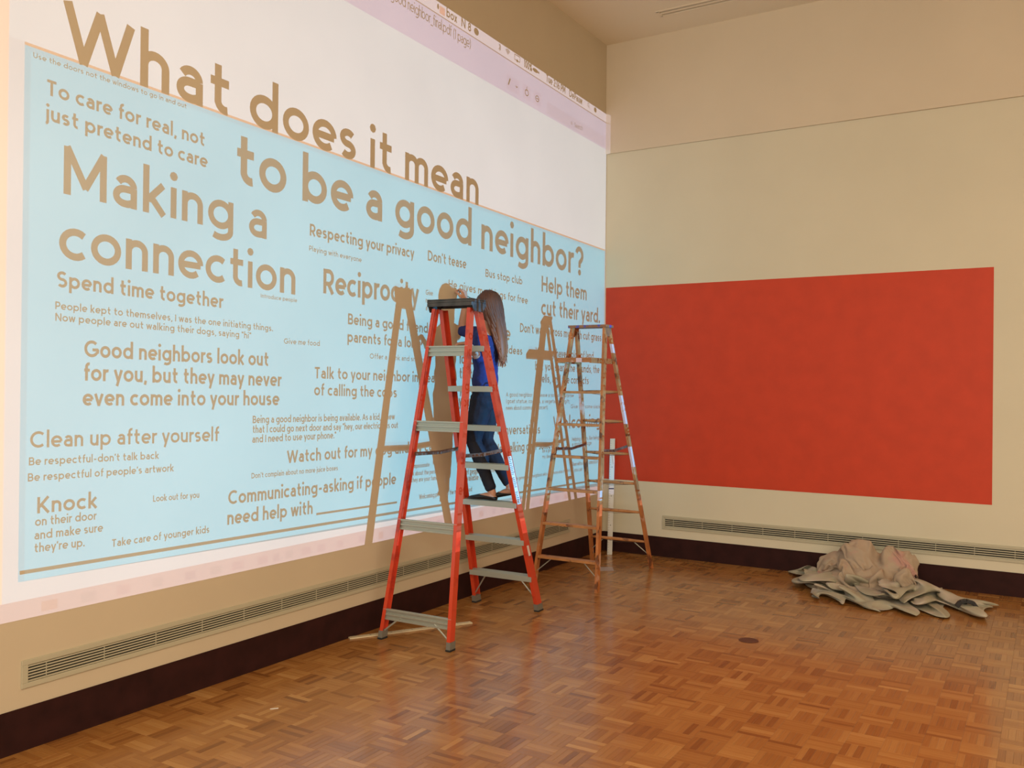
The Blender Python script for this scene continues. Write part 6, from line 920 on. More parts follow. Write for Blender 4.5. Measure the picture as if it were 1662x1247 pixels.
[2251,-437,13,2268,-453,18,2287,-467,20,2306,-470,13,2327,-475,18,2346,-485,14,2354,-492,34,2348,-499,54,2345,-508,73,2359,-522,74,2369,-530,61,2379,-542,67,2368,-545,76,2362,-548,88,2363,-551,103,2374,-556,114,2389,-560,123,2408,-565,126,2428,-572,127,2447,-580,123,2464,-587,139,2484,-591,138,2501,-596,140,2510,-603,153,2516,-617,155,2523,-623,175,2536,-629,156,2551,-647,135,2571,-641,106,2586,-619,77,2600,-624,50,2619,-622,42,2617,-616,23,2631,-620,32,2648,-634,20,2667,-641,34,2689,-661,33,2706,-670,46,2727,-679,41,2740,-689,50,2747,-706,57,2759,-709,53,2768,-707,44,2770,-695,32,2783,-690,26,2796,-690,39,2811,-676,49,2824,-673,72,2845,-667,84,2867,-658,89,2886,-650,94,2900,-642,81,2913,-635,91,2927,-627,85,2940,-618,74,2959,-625,86,2986,-626,95,3013,-633,103,3014,-668,93,3026,-695,101,3037,-705,124,3041,-688,119,3051,-680,126,3057,-666,113,3079,-663,103,3100,-648,94,3119,-630,79],
[2241,-445,17,2260,-457,11,2279,-469,11,2299,-480,11,2318,-485,21,2337,-494,13,2351,-504,27,2341,-506,45,2338,-515,65,2351,-529,72,2360,-538,60,2374,-551,59,2374,-555,75,2366,-559,86,2368,-560,98,2378,-551,104,2387,-566,112,2400,-575,125,2420,-579,133,2438,-588,124,2458,-595,131,2477,-601,139,2493,-605,136,2505,-611,143,2506,-623,158,2518,-633,171,2530,-641,150,2547,-633,126,2565,-631,95,2579,-618,66,2597,-611,45,2610,-626,32,2621,-624,15,2634,-635,24,2649,-636,36,2669,-655,30,2689,-671,46,2710,-682,37,2726,-690,48,2741,-699,40,2748,-714,46,2754,-701,44,2763,-703,34,2773,-709,34,2784,-702,24,2800,-694,29,2815,-681,40,2829,-678,62,2844,-660,72,2861,-646,89,2881,-638,93,2899,-630,89,2914,-625,79,2924,-614,89,2941,-608,87,2959,-613,78,2983,-613,88,3012,-623,88,3024,-656,94,3034,-685,94,3046,-703,111,3053,-692,127,3054,-683,111,3060,-668,98,3076,-651,88,3100,-643,77,3125,-635,65],
[2232,-454,21,2252,-465,19,2269,-478,12,2288,-486,18,2309,-495,22,2328,-505,13,2347,-514,19,2336,-515,37,2332,-523,57,2341,-536,70,2352,-546,58,2365,-551,67,2373,-566,69,2376,-556,84,2376,-564,95,2383,-551,94,2394,-558,105,2406,-570,116,2418,-587,124,2437,-594,134,2453,-604,125,2470,-609,135,2487,-615,134,2501,-620,135,2505,-631,148,2516,-643,161,2526,-635,136,2546,-644,117,2560,-637,85,2584,-629,68,2593,-622,37,2605,-624,18,2619,-635,21,2630,-633,43,2648,-647,30,2668,-662,44,2691,-678,34,2710,-691,52,2727,-698,36,2737,-712,46,2746,-708,34,2756,-714,39,2760,-711,27,2771,-708,22,2783,-712,33,2800,-705,37,2817,-694,37,2833,-686,54,2851,-673,71,2864,-650,77,2878,-630,82,2896,-631,74,2907,-615,79,2922,-608,75,2938,-601,75,2958,-601,66,2979,-616,72,3005,-629,75,3029,-648,81,3041,-673,99,3053,-695,102,3063,-697,120,3066,-683,115,3073,-669,98,3085,-657,76,3102,-635,61,3126,-624,53],
[2223,-465,23,2244,-473,25,2261,-486,19,2280,-497,15,2299,-506,22,2319,-516,19,2338,-525,13,2341,-530,35,2326,-532,48,2338,-545,58,2351,-554,70,2361,-563,62,2365,-567,78,2378,-567,77,2384,-567,91,2388,-554,86,2397,-562,97,2408,-575,108,2421,-591,114,2432,-605,130,2450,-615,127,2469,-614,124,2482,-624,129,2497,-627,127,2504,-637,138,2512,-652,153,2523,-647,129,2540,-645,105,2567,-648,93,2576,-634,60,2589,-632,34,2602,-635,18,2613,-639,33,2631,-645,31,2650,-659,44,2672,-674,30,2691,-691,47,2712,-696,33,2724,-707,50,2735,-715,33,2745,-722,39,2754,-721,28,2765,-724,32,2769,-718,19,2783,-715,22,2800,-716,28,2818,-707,33,2837,-693,43,2845,-670,54,2860,-650,62,2881,-641,72,2893,-624,61,2911,-623,66,2921,-609,60,2935,-598,61,2953,-608,56,2973,-623,64,3000,-631,62,3017,-655,79,3042,-669,83,3057,-683,96,3066,-698,104,3075,-688,107,3086,-675,97,3098,-657,81,3116,-642,58,3129,-625,36],
[2216,-477,20,2235,-485,28,2255,-494,29,2270,-507,19,2290,-515,15,2310,-526,13,2329,-537,13,2343,-544,28,2328,-547,41,2326,-552,61,2342,-563,63,2353,-575,67,2367,-582,74,2379,-581,79,2387,-573,78,2397,-564,86,2392,-574,99,2401,-587,109,2413,-600,120,2430,-615,123,2448,-611,114,2466,-620,113,2478,-632,121,2491,-637,125,2504,-642,126,2510,-659,141,2533,-654,146,2542,-657,112,2558,-651,80,2583,-643,69,2589,-644,40,2602,-647,26,2617,-649,20,2630,-657,38,2651,-669,28,2670,-687,45,2694,-700,30,2711,-707,48,2725,-718,34,2737,-727,44,2743,-733,29,2753,-735,23,2763,-738,31,2774,-730,26,2784,-725,13,2795,-708,15,2812,-697,23,2834,-694,29,2846,-671,40,2865,-661,56,2878,-640,58,2900,-638,60,2910,-619,53,2926,-618,51,2937,-604,48,2947,-620,62,2970,-627,50,2992,-643,61,3019,-655,65,3035,-678,75,3053,-690,86,3068,-694,88,3080,-691,91,3082,-672,79,3105,-664,71,3113,-644,44,3138,-637,31],
[2213,-486,11,2230,-496,21,2247,-506,31,2266,-516,29,2282,-527,19,2300,-538,13,2319,-549,13,2338,-556,19,2338,-559,40,2325,-566,53,2333,-572,70,2347,-573,80,2361,-574,86,2374,-576,92,2385,-579,91,2396,-580,83,2397,-589,97,2411,-585,99,2419,-601,108,2430,-621,110,2450,-626,118,2464,-630,104,2481,-627,108,2487,-642,113,2497,-651,120,2513,-655,125,2531,-666,139,2551,-658,124,2561,-663,91,2577,-656,65,2593,-656,48,2607,-646,44,2613,-660,31,2631,-671,26,2651,-682,41,2673,-703,34,2696,-708,51,2715,-723,56,2723,-736,33,2736,-745,43,2750,-744,39,2748,-749,25,2759,-745,18,2772,-745,25,2785,-735,25,2797,-724,13,2813,-708,14,2830,-690,15,2849,-677,27,2868,-672,48,2882,-650,51,2896,-630,45,2916,-631,50,2925,-617,37,2940,-609,36,2947,-629,51,2967,-638,55,2993,-644,48,3012,-664,61,3039,-669,63,3056,-677,78,3070,-682,79,3079,-693,76,3093,-679,79,3109,-669,56,3117,-650,30,3137,-632,16],
[2209,-500,11,2230,-503,11,2247,-513,21,2259,-528,32,2277,-538,27,2292,-550,17,2311,-560,20,2329,-566,13,2326,-562,30,2330,-578,45,2334,-585,61,2345,-589,74,2357,-590,83,2370,-592,88,2381,-594,89,2394,-596,88,2407,-587,87,2411,-602,97,2429,-604,96,2442,-616,105,2451,-637,107,2469,-643,110,2477,-634,95,2490,-637,99,2500,-648,106,2508,-663,114,2526,-673,127,2551,-671,129,2569,-665,103,2577,-669,71,2596,-664,64,2604,-663,46,2620,-668,49,2630,-687,36,2652,-700,47,2676,-717,50,2700,-720,65,2712,-738,46,2728,-751,43,2741,-760,34,2752,-760,43,2756,-763,29,2759,-761,16,2772,-756,14,2786,-750,22,2800,-738,15,2815,-722,18,2833,-705,15,2851,-687,17,2870,-681,37,2886,-661,46,2896,-639,34,2915,-639,40,2929,-629,40,2940,-619,25,2955,-620,42,2969,-642,41,2991,-658,47,3019,-660,47,3034,-684,61,3056,-681,66,3070,-679,65,3082,-681,66,3099,-690,70,3109,-675,43,3130,-653,33,3147,-642,12],
[2207,-509,19,2227,-516,16,2247,-522,12,2255,-538,25,2272,-550,32,2285,-561,20,2302,-568,13,2320,-576,12,2323,-579,30,2341,-578,35,2344,-589,51,2346,-601,64,2360,-597,67,2372,-594,71,2384,-592,72,2397,-592,72,2404,-603,82,2419,-606,85,2426,-621,98,2442,-631,96,2459,-632,93,2467,-651,95,2481,-647,89,2492,-640,83,2504,-642,92,2511,-659,99,2522,-678,111,2546,-684,123,2569,-679,112,2585,-674,87,2591,-680,62,2602,-680,47,2617,-687,44,2635,-696,56,2653,-719,54,2678,-720,72,2699,-739,68,2711,-757,49,2728,-770,38,2737,-764,54,2742,-772,40,2747,-776,27,2760,-776,22,2772,-772,14,2786,-764,14,2802,-753,20,2818,-737,15,2835,-720,17,2854,-701,17,2873,-682,21,2891,-673,40,2899,-651,27,2913,-634,24,2930,-640,32,2943,-630,37,2959,-626,27,2979,-634,34,2993,-662,35,3015,-674,48,3042,-677,51,3055,-693,59,3070,-692,63,3083,-689,56,3101,-697,60,3119,-675,54,3138,-663,27,3158,-646,15],
[2207,-515,10,2224,-529,16,2243,-535,10,2261,-544,15,2267,-562,28,2286,-569,31,2303,-577,22,2313,-591,11,2329,-586,21,2339,-593,34,2354,-592,42,2353,-607,52,2361,-613,64,2374,-611,69,2386,-609,69,2398,-609,64,2411,-611,68,2417,-623,82,2430,-635,85,2446,-626,80,2457,-644,80,2472,-650,77,2484,-661,79,2496,-655,78,2505,-645,74,2518,-650,89,2524,-674,94,2539,-694,110,2564,-694,111,2584,-690,96,2598,-689,78,2601,-695,59,2615,-703,55,2634,-716,56,2655,-722,77,2678,-740,78,2700,-758,73,2720,-769,62,2729,-786,49,2742,-783,57,2754,-778,49,2758,-785,37,2762,-771,37,2775,-773,29,2788,-779,19,2803,-767,14,2820,-752,18,2838,-735,16,2857,-716,18,2875,-695,16,2893,-686,32,2906,-664,32,2917,-648,19,2931,-636,16,2946,-633,21,2960,-641,31,2981,-641,19,3004,-650,30,3025,-669,37,3041,-689,43,3061,-691,46,3069,-701,55,3083,-704,53,3102,-689,45,3128,-682,50,3146,-658,38,3163,-660,13],
[2203,-526,15,2221,-540,10,2240,-544,17,2257,-555,11,2273,-567,18,2282,-582,29,2301,-587,31,2310,-601,18,2326,-599,14,2342,-597,21,2356,-599,29,2360,-611,40,2366,-621,51,2376,-625,60,2388,-627,66,2402,-627,69,2414,-627,60,2419,-641,72,2434,-633,66,2449,-644,72,2462,-646,60,2471,-663,63,2483,-656,61,2495,-662,60,2508,-659,67,2520,-646,71,2533,-662,88,2540,-690,91,2557,-709,107,2577,-704,94,2591,-705,80,2603,-711,72,2620,-710,76,2633,-730,73,2656,-740,87,2679,-759,77,2699,-773,59,2717,-788,68,2734,-797,63,2742,-796,48,2753,-795,56,2764,-794,48,2772,-781,45,2779,-767,43,2793,-772,32,2807,-780,20,2823,-766,13,2841,-749,19,2860,-730,17,2878,-710,17,2895,-690,17,2911,-677,31,2922,-658,31,2934,-652,16,2947,-649,26,2963,-651,17,2984,-658,23,3007,-666,21,3030,-678,23,3051,-689,31,3057,-705,44,3069,-702,40,3084,-698,42,3106,-703,49,3127,-681,38,3155,-668,36,3173,-655,18],
[2200,-537,18,2221,-542,21,2236,-557,16,2256,-561,20,2266,-578,14,2285,-585,18,2295,-599,30,2312,-607,29,2324,-611,16,2340,-609,16,2355,-610,21,2368,-614,29,2375,-622,40,2381,-634,47,2393,-632,50,2406,-635,53,2412,-647,64,2423,-640,53,2434,-653,61,2449,-662,63,2460,-660,46,2474,-663,43,2486,-668,47,2495,-658,41,2505,-651,50,2521,-658,57,2538,-652,75,2547,-679,80,2557,-707,86,2573,-722,97,2590,-719,95,2604,-721,90,2616,-730,78,2633,-744,89,2656,-755,72,2677,-775,64,2699,-792,58,2721,-793,49,2730,-812,53,2745,-813,54,2750,-804,43,2758,-795,33,2768,-786,29,2781,-782,39,2796,-775,45,2812,-777,33,2827,-780,16,2845,-762,16,2863,-744,19,2881,-724,17,2898,-705,18,2914,-688,18,2926,-675,29,2940,-665,27,2954,-663,16,2971,-668,27,2990,-676,17,3013,-686,22,3034,-694,37,3050,-705,24,3064,-713,30,3068,-716,47,3084,-709,36,3104,-696,34,3133,-690,43,3159,-676,30,3180,-662,22],
[2204,-545,10,2218,-554,24,2237,-560,27,2255,-570,29,2270,-583,26,2280,-598,17,2298,-601,18,2307,-619,25,2324,-621,25,2337,-622,16,2353,-622,16,2366,-624,20,2377,-629,28,2389,-636,35,2399,-645,41,2404,-654,54,2417,-647,46,2427,-661,54,2442,-663,45,2453,-678,52,2469,-677,50,2475,-680,33,2487,-679,30,2496,-676,42,2508,-668,43,2520,-652,39,2538,-648,56,2554,-669,69,2563,-696,71,2573,-718,76,2585,-732,81,2598,-738,83,2613,-747,79,2633,-751,69,2653,-770,59,2677,-785,48,2702,-786,39,2718,-805,37,2736,-803,38,2746,-817,38,2760,-814,38,2768,-803,41,2770,-798,25,2784,-791,29,2798,-789,43,2816,-781,46,2831,-785,28,2850,-775,16,2867,-757,16,2885,-738,17,2901,-720,18,2917,-704,18,2930,-691,24,2944,-684,29,2960,-681,27,2978,-687,18,2997,-692,35,3019,-699,43,3035,-711,23,3049,-722,39,3061,-730,28,3066,-730,46,3084,-723,40,3109,-711,40,3135,-693,30,3164,-691,34,3176,-673,16],
[2201,-558,11,2222,-560,13,2238,-572,20,2251,-584,30,2267,-594,32,2285,-602,29,2293,-614,17,2308,-623,14,2321,-633,22,2336,-634,21,2350,-635,14,2364,-636,14,2372,-642,25,2381,-650,35,2392,-662,40,2407,-664,37,2422,-661,32,2430,-678,41,2446,-684,42,2461,-686,34,2471,-698,46,2481,-699,34,2492,-696,28,2502,-690,36,2507,-677,27,2523,-666,33,2539,-648,37,2559,-661,52,2568,-687,56,2579,-709,60,2589,-725,63,2600,-736,62,2613,-746,57,2632,-757,49,2655,-769,40,2679,-782,29,2703,-792,22,2724,-791,31,2736,-806,22,2748,-818,23,2754,-804,28,2767,-812,30,2778,-804,36,2789,-803,23,2802,-799,37,2816,-793,52,2836,-785,43,2853,-782,26,2872,-769,17,2889,-750,17,2905,-733,21,2919,-718,23,2934,-708,24,2948,-702,24,2965,-702,31,2984,-708,29,3004,-713,43,3023,-715,21,3034,-728,43,3047,-742,35,3059,-744,43,3073,-742,36,3075,-719,27,3104,-714,28,3132,-697,21,3160,-701,26,3165,-680,11],
[2203,-558,23,2222,-572,20,2237,-586,16,2256,-582,19,2265,-601,22,2279,-614,24,2294,-625,25,2303,-634,13,2318,-639,12,2333,-645,17,2347,-647,17,2361,-649,13,2375,-650,15,2385,-659,24,2401,-655,28,2410,-672,21,2425,-680,27,2443,-676,28,2448,-696,23,2460,-707,30,2473,-714,36,2486,-716,39,2497,-712,34,2507,-705,31,2514,-689,25,2520,-669,16,2540,-656,21,2562,-655,36,2573,-681,40,2583,-703,43,2593,-717,46,2604,-728,46,2619,-737,43,2637,-747,36,2659,-759,27,2684,-769,22,2708,-778,18,2729,-787,18,2745,-795,23,2753,-809,14,2761,-817,24,2771,-807,16,2777,-817,29,2789,-809,36,2806,-814,33,2817,-793,37,2838,-799,39,2859,-789,38,2876,-773,30,2894,-762,18,2909,-746,22,2923,-732,26,2937,-723,27,2952,-719,27,2970,-721,29,2989,-727,42,3005,-722,18,3024,-739,23,3034,-753,46,3049,-760,51,3060,-763,40,3068,-754,25,3074,-728,14,3095,-705,18,3126,-709,12,3154,-704,13,3152,-678,20],
[2206,-564,30,2220,-583,26,2240,-589,28,2251,-593,13,2267,-602,11,2279,-619,12,2287,-635,19,2302,-644,21,2314,-652,13,2329,-656,12,2344,-658,16,2358,-661,16,2373,-663,13,2390,-663,12,2405,-652,14,2421,-659,20,2435,-672,14,2446,-687,13,2463,-688,21,2472,-704,16,2479,-719,18,2485,-729,27,2495,-725,22,2504,-713,17,2505,-694,14,2523,-683,18,2543,-669,16,2564,-654,18,2576,-678,22,2586,-699,26,2594,-716,28,2607,-722,29,2622,-729,28,2641,-737,25,2664,-746,21,2688,-756,20,2712,-765,20,2733,-774,22,2746,-787,13,2758,-796,19,2762,-811,12,2769,-821,21,2780,-810,17,2787,-821,32,2800,-811,43,2817,-806,33,2836,-799,25,2859,-795,24,2880,-785,25,2898,-770,27,2913,-757,25,2926,-744,20,2940,-736,18,2956,-736,25,2974,-740,33,2989,-724,17,3007,-745,16,3025,-762,29,3046,-759,26,3042,-775,37,3054,-779,30,3055,-762,18,3075,-745,18,3096,-721,14,3117,-694,13,3141,-713,12,3141,-686,12],
]
CANV = patches(mat('grey_canvas', (.40, .37, .27, 1), .9, bump=(90, .15, .002), vary=(4, .12)), (.50, .44, .36, 1), 5, .5, .62)
CANVP = patches(mat('stained_canvas', (.43, .33, .235, 1), .9, bump=(90, .15, .002), vary=(4, .10)), (.48, .28, .23, 1), 4.5, .54, .64)
me = sheet(CLOTH_A); me.materials.append(CANV)
o = bpy.data.objects.new('drop_cloth', me); C.objects.link(o); o['label'] = 'grey-beige canvas drop cloth spread crumpled on the floor, underneath the heap'; o['category'] = 'drop cloth'
s = o.modifiers.new('thick', 'SOLIDIFY'); s.thickness = .0015; s = o.modifiers.new('sub', 'SUBSURF'); s.levels = 2; s.render_levels = 2
me = sheet(CLOTH_B); me.materials.append(CANVP)
o = bpy.data.objects.new('drop_cloth', me); C.objects.link(o); o['label'] = 'pink-stained beige canvas drop cloth bunched on top of the heap by the wall'; o['category'] = 'drop cloth'
s = o.modifiers.new('thick', 'SOLIDIFY'); s.thickness = .0015; s = o.modifiers.new('sub', 'SUBSURF'); s.levels = 1; s.render_levels = 1
bm = B()
for a, ln, wd in ((.3, .10, .040), (1.9, .09, .040), (3.5, .09, .036)):
    M = Matrix.Translation((3.49, -.87, .100)) @ Matrix.Rotation(a, 4, 'Z') @ Matrix.Rotation(.25, 4, 'Y')
    box(bm, 0, ln*.5, -wd/2, wd/2, -.014, .014, M); M2 = M @ Matrix.Translation((ln*.5, 0, 0)) @ Matrix.Rotation(.7, 4, 'Y'); box(bm, -.004, ln*.5, -wd/2, wd/2, -.014, .014, M2)
o = obj('tape_wad', bm, BLACK, bevel=.002); o['label'] = 'small black twisted wad of tape lying on the right end of the drop cloths'; o['category'] = 'tape'

# ------------------------------------------------------------------ person on the ladder
SKIN = mat('skin', (.50, .26, .17, 1), .5, bump=(60, .05, .001))
SHIRT = mat('blue_knit', (.016, .026, .135, 1), .85, vary=(7, .25), bump=(14, .5, .012))
JEAN = mat('dark_denim', (.006, .008, .020, 1), .8, vary=(12, .35), bump=(20, .4, .006))
SHOE = mat('black_flat_shoe', (.010, .010, .010, 1), .4)
HAIR = mat('brown_hair', (.085, .026, .010, 1), .55, vary=(5, .45))
_nt = HAIR.node_tree; _b = _nt.nodes['Principled BSDF']; _src = _b.inputs['Base Color'].links[0].from_socket      # lengths lighter and redder lower down
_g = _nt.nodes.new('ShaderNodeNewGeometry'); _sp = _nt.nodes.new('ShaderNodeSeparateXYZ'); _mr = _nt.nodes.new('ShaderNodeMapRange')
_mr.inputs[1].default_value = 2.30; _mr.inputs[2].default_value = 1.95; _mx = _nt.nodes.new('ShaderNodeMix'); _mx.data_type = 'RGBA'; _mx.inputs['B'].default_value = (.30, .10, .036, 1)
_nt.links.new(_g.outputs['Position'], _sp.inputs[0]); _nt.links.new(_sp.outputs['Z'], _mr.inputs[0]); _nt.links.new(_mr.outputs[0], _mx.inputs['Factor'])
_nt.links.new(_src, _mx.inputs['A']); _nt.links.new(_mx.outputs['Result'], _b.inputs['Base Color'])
LIP = mat('lips', (.42, .13, .11, 1), .5); EYEW = mat('eye_white', (.75, .72, .68, 1), .3); IRIS = mat('eye_iris', (.05, .025, .012, 1), .3)
Fd = Vector((-.95, -.30, 0)).normalized(); Lt = Vector((.30, -.95, 0)).normalized(); Up = Vector((0, 0, 1))
def ring(c, ax, a, b, hint, n=14, sq=0.0):
    """Elliptical ring round centre c, normal ax; half-axis a along hint, b across."""
    ax = ax.normalized(); u = (hint-ax*hint.dot(ax)).normalized(); v = ax.cross(u)
    return [c+u*(a*math.cos(t))+v*(b*math.sin(t)) for t in [2*PI*i/n for i in range(n)]]
def limb(bm, pts, hint, n=14):
    """pts: (centre, a, b). Rings are set across the local direction; the ends are domed."""
    P = [Vector(p[0]) for p in pts]; R = []
    for i, (c, a, b) in enumerate(pts):
        d = P[min(i+1, len(P)-1)]-P[max(i-1, 0)]
        R.append((Vector(c), d.normalized(), a, b))
    rings = []
    c, d, a, b = R[0]; rings += [ring(c-d*a*.55, d, a*.45, b*.45, hint, n), ring(c-d*a*.35, d, a*.8, b*.8, hint, n)]
    rings += [ring(c, d, a, b, hint, n) for c, d, a, b in R]
    c, d, a, b = R[-1]; rings += [ring(c+d*a*.35, d, a*.8, b*.8, hint, n), ring(c+d*a*.55, d, a*.45, b*.45, hint, n)]
    loft(bm, rings)
def ell(bm, c, r, ax=None, n=16, m=10):
    c = Vector(c); X, Y, Z = ax or (Fd, Lt, Up); rings = []
    for i in range(1, m):
        t = PI*i/m; rings.append([c+Z*(-r[2]*math.cos(t))+X*(r[0]*math.sin(t)*math.cos(q))+Y*(r[1]*math.sin(t)*math.sin(q)) for q in [2*PI*j/n for j in range(n)]])
    loft(bm, rings)
def V3(*a): return Vector(a)
def off(p, f=0, l=0, u=0): return Vector(p)+Fd*f+Lt*l+Up*u
# joints
PEL = V3(.372, -2.872, 1.635); WST = V3(.372, -2.872, 1.83); CHE = V3(.372, -2.872, 2.03); NKB = V3(.385, -2.872, 2.155)
HD = V3(.375, -2.878, 2.315)
shR = off(CHE, -.01, -.155, .060); shL = off(CHE, .0, .150, .050)
elR = V3(.112, -2.815, 2.140); wrR = V3(.108, -2.765, 2.368); haR = V3(.095, -2.745, 2.425)
elL = V3(.445, -3.060, 1.905); wrL = V3(.415, -3.175, 2.020); haL = V3(.345, -3.215, 2.015)
hipL = off(PEL, 0, .075, -.02); hipR = off(PEL, 0, -.075, -.02)
knL = V3(.318, -2.945, 1.300); anL = V3(.462, -2.900, .915)
knR = V3(.350, -2.825, 1.295); anR = V3(.578, -2.838, .965)

def hand(bm, wrist, palm_dir, normal, thumb_side, curl, s=1.0):
    """Palm, four bent fingers and a thumb from its side. palm_dir along the hand, normal out of the palm."""
    d = palm_dir.normalized(); nrm = (normal-d*normal.dot(d)).normalized(); sd = d.cross(nrm)*thumb_side
    L = .085*s
    limb(bm, [(wrist, .021*s, .027*s), (wrist+d*.03*s, .015*s, .032*s), (wrist+d*.065*s, .014*s, .038*s), (wrist+d*L, .012*s, .038*s)], nrm, 12)
    for k, (o, ln) in enumerate(((.029, .068), (.010, .076), (-.010, .070), (-.028, .055))):
        b0 = wrist+d*(L-.012*s)+sd*(o*s); a = 0; p = b0; pts = [(p, .0088*s, .0088*s)]
        for j, f in enumerate((.45, .32, .23)):
            a += curl*(.55 if j == 0 else .85); dr = d*math.cos(a)+nrm*math.sin(a)+sd*(.06*(1.5-k)/1.5)
            p = p+dr*(ln*f*s); pts.append((p, (.0085-.001*j)*s, (.0085-.001*j)*s))
        limb(bm, pts, nrm, 8)
    p = wrist+d*.018*s+sd*.022*s; pts = [(p, .012*s, .012*s)]
    for j, dr in enumerate((sd*.75+d*.65+nrm*.15, sd*.35+d*.8+nrm*.45, d*.6+nrm*.75-sd*.1)):
        p = p+dr.normalized()*(.032-.004*j)*s; pts.append((p, (.0108-.0012*j)*s, (.0108-.0012*j)*s))
    limb(bm, pts, nrm, 8)
def foot(bm, heel, toe, grow=0.0, top=.075, roll=0.0):
    d = (toe-heel).normalized(); side = d.cross(Up).normalized(); upv = side.cross(d).normalized(); L = (toe-heel).length
    rings = []
    for k, w_, h_ in ((0, .018, .020), (.06, .030, .040), (.18, .033, .052), (.38, .030, .050), (.60, .040, .036), (.78, .043, .026), (.92, .032, .018), (1.0, .014, .010)):
        c = heel+d*(L*k)+upv*(h_*.5+.004); a = w_+grow; b = h_*.5+grow*.7
        rings.append([c+side*(a*math.cos(t))+upv*(b*math.sin(t)) for t in [2*PI*i/12 for i in range(12)]])
    loft(bm, rings)

person = thing('person', 'person with long wavy brown hair in blue top and dark jeans standing on red ladder', 'person', (0, 0, 0))
heL, toL = V3(.500, -2.900, .857), V3(.272, -2.920, .857)
heR, toR = V3(.625, -2.838, .905), V3(.420, -2.862, .858)
bm = B()
limb(bm, [(off(PEL, 0, 0, -.05), .085, .135), (PEL, .090, .145), (off(PEL, 0, 0, .10), .080, .125), (WST, .072, .110), (off(CHE, 0, 0, -.08), .082, .125), (CHE, .088, .138), (off(CHE, -.005, 0, .07), .070, .130), (off(NKB, -.005, 0, -.015), .050, .075), (NKB, .045, .050)], Fd, 18)
limb(bm, [(off(NKB, 0, 0, -.03), .044, .046), (off(NKB, .0, 0, .03), .040, .042), (off(HD, -.015, 0, -.07), .043, .044)], Fd)
# head: skull, face block, jaw, nose, brow, ears, lips
ell(bm, off(HD, -.008, 0, .015), (.092, .073, .094)); ell(bm, off(HD, .022, 0, -.035), (.066, .058, .075)); ell(bm, off(HD, .040, 0, -.085), (.036, .036, .026))
limb(bm, [(off(HD, .084, 0, .010), .007, .007), (off(HD, .097, 0, -.018), .010, .009), (off(HD, .104, 0, -.034), .011, .013)], Fd, 8)
for s in (-1, 1):
    ell(bm, off(HD, -.008, s*.074, -.012), (.017, .007, .030), n=10, m=7); ell(bm, off(HD, .080, s*.030, .018), (.010, .020, .006), n=8, m=6); ell(bm, off(HD, .062, s*.038, -.030), (.022, .020, .022), n=10, m=7)
for sh, el, wr in ((shR, elR, wrR), (shL, elL, wrL)):
    limb(bm, [(sh, .047, .044), (sh.lerp(el, .5), .040, .038), (el, .033, .032)], Up)
    limb(bm, [(el, .033, .032), (el.lerp(wr, .3), .034, .031), (el.lerp(wr, .75), .025, .023), (wr, .021, .024)], Fd)
hand(bm, wrR, V3(-.25, .10, 1), V3(-1, .0, -.2), 1, 1.15, 1.08)
hand(bm, wrL, V3(-.75, -.62, -.12), V3(-.1, -.1, -1), -1, .75)
for hp, kn, an in ((hipL, knL, anL), (hipR, knR, anR)):
    limb(bm, [(hp, .085, .080), (hp.lerp(kn, .45), .074, .070), (kn.lerp(hp, .12), .056, .053), (kn, .052, .049)], Fd)
    limb(bm, [(kn, .051, .048), (kn.lerp(an, .28), .052, .048), (kn.lerp(an, .7), .036, .034), (an, .030, .028), (an+Vector((0, 0, -.03)), .030, .027)], Fd)
foot(bm, heL, toL); foot(bm, heR, toR)
def voxel(o, size, smooth_it=4):
    r = o.modifiers.new('merge', 'REMESH'); r.mode = 'VOXEL'; r.voxel_size = size; r.use_smooth_shade = True
    s = o.modifiers.new('smooth', 'SMOOTH'); s.factor = .5; s.iterations = smooth_it
body = obj('body', bm, SKIN, person); voxel(body, .0042, 3)
for s in (-1, 1):
    bm = B(); ell(bm, off(HD, .074, s*.030, .004), (.011, .013, .009), n=10, m=7); e = obj('eye', bm, EYEW, person, smooth=True)
    bm = B(); ell(bm, off(HD, .082, s*.030, .003), (.0045, .0055, .0055), n=8, m=6); obj('iris', bm, IRIS, e, smooth=True)
bm = B(); ell(bm, off(HD, .084, 0, -.058), (.008, .022, .006), n=10, m=6); obj('mouth', bm, LIP, person, smooth=True)
# top: torso shell and sleeves down to the elbows, a little fuller than the body with folds
bm = B()
limb(bm, [(off(PEL, 0, 0, .085), .092, .148), (off(PEL, 0, 0, .13), .094, .146), (WST, .088, .130), (off(CHE, 0, 0, -.08), .096, .142), (CHE, .101, .152), (off(CHE, -.005, 0, .07), .086, .145), (off(NKB, -.008, 0, -.03), .058, .090)], Fd, 20)
for sh, el, k in ((shR, elR, 1.02), (shL, elL, 1.0)):
    limb(bm, [(sh, .058, .055), (sh.lerp(el, .35), .054, .050), (sh.lerp(el, .7), .049, .046), (sh.lerp(el, k), .046, .043)], Up)
top_ = obj('blouse', bm, SHIRT, person); voxel(top_, .006, 4)
tx = bpy.data.textures.new('cloth_folds', 'CLOUDS'); tx.noise_scale = .09
d_ = top_.modifiers.new('folds', 'DISPLACE'); d_.texture = tx; d_.strength = .022; d_.mid_level = .45; d_.texture_coords = 'GLOBAL'
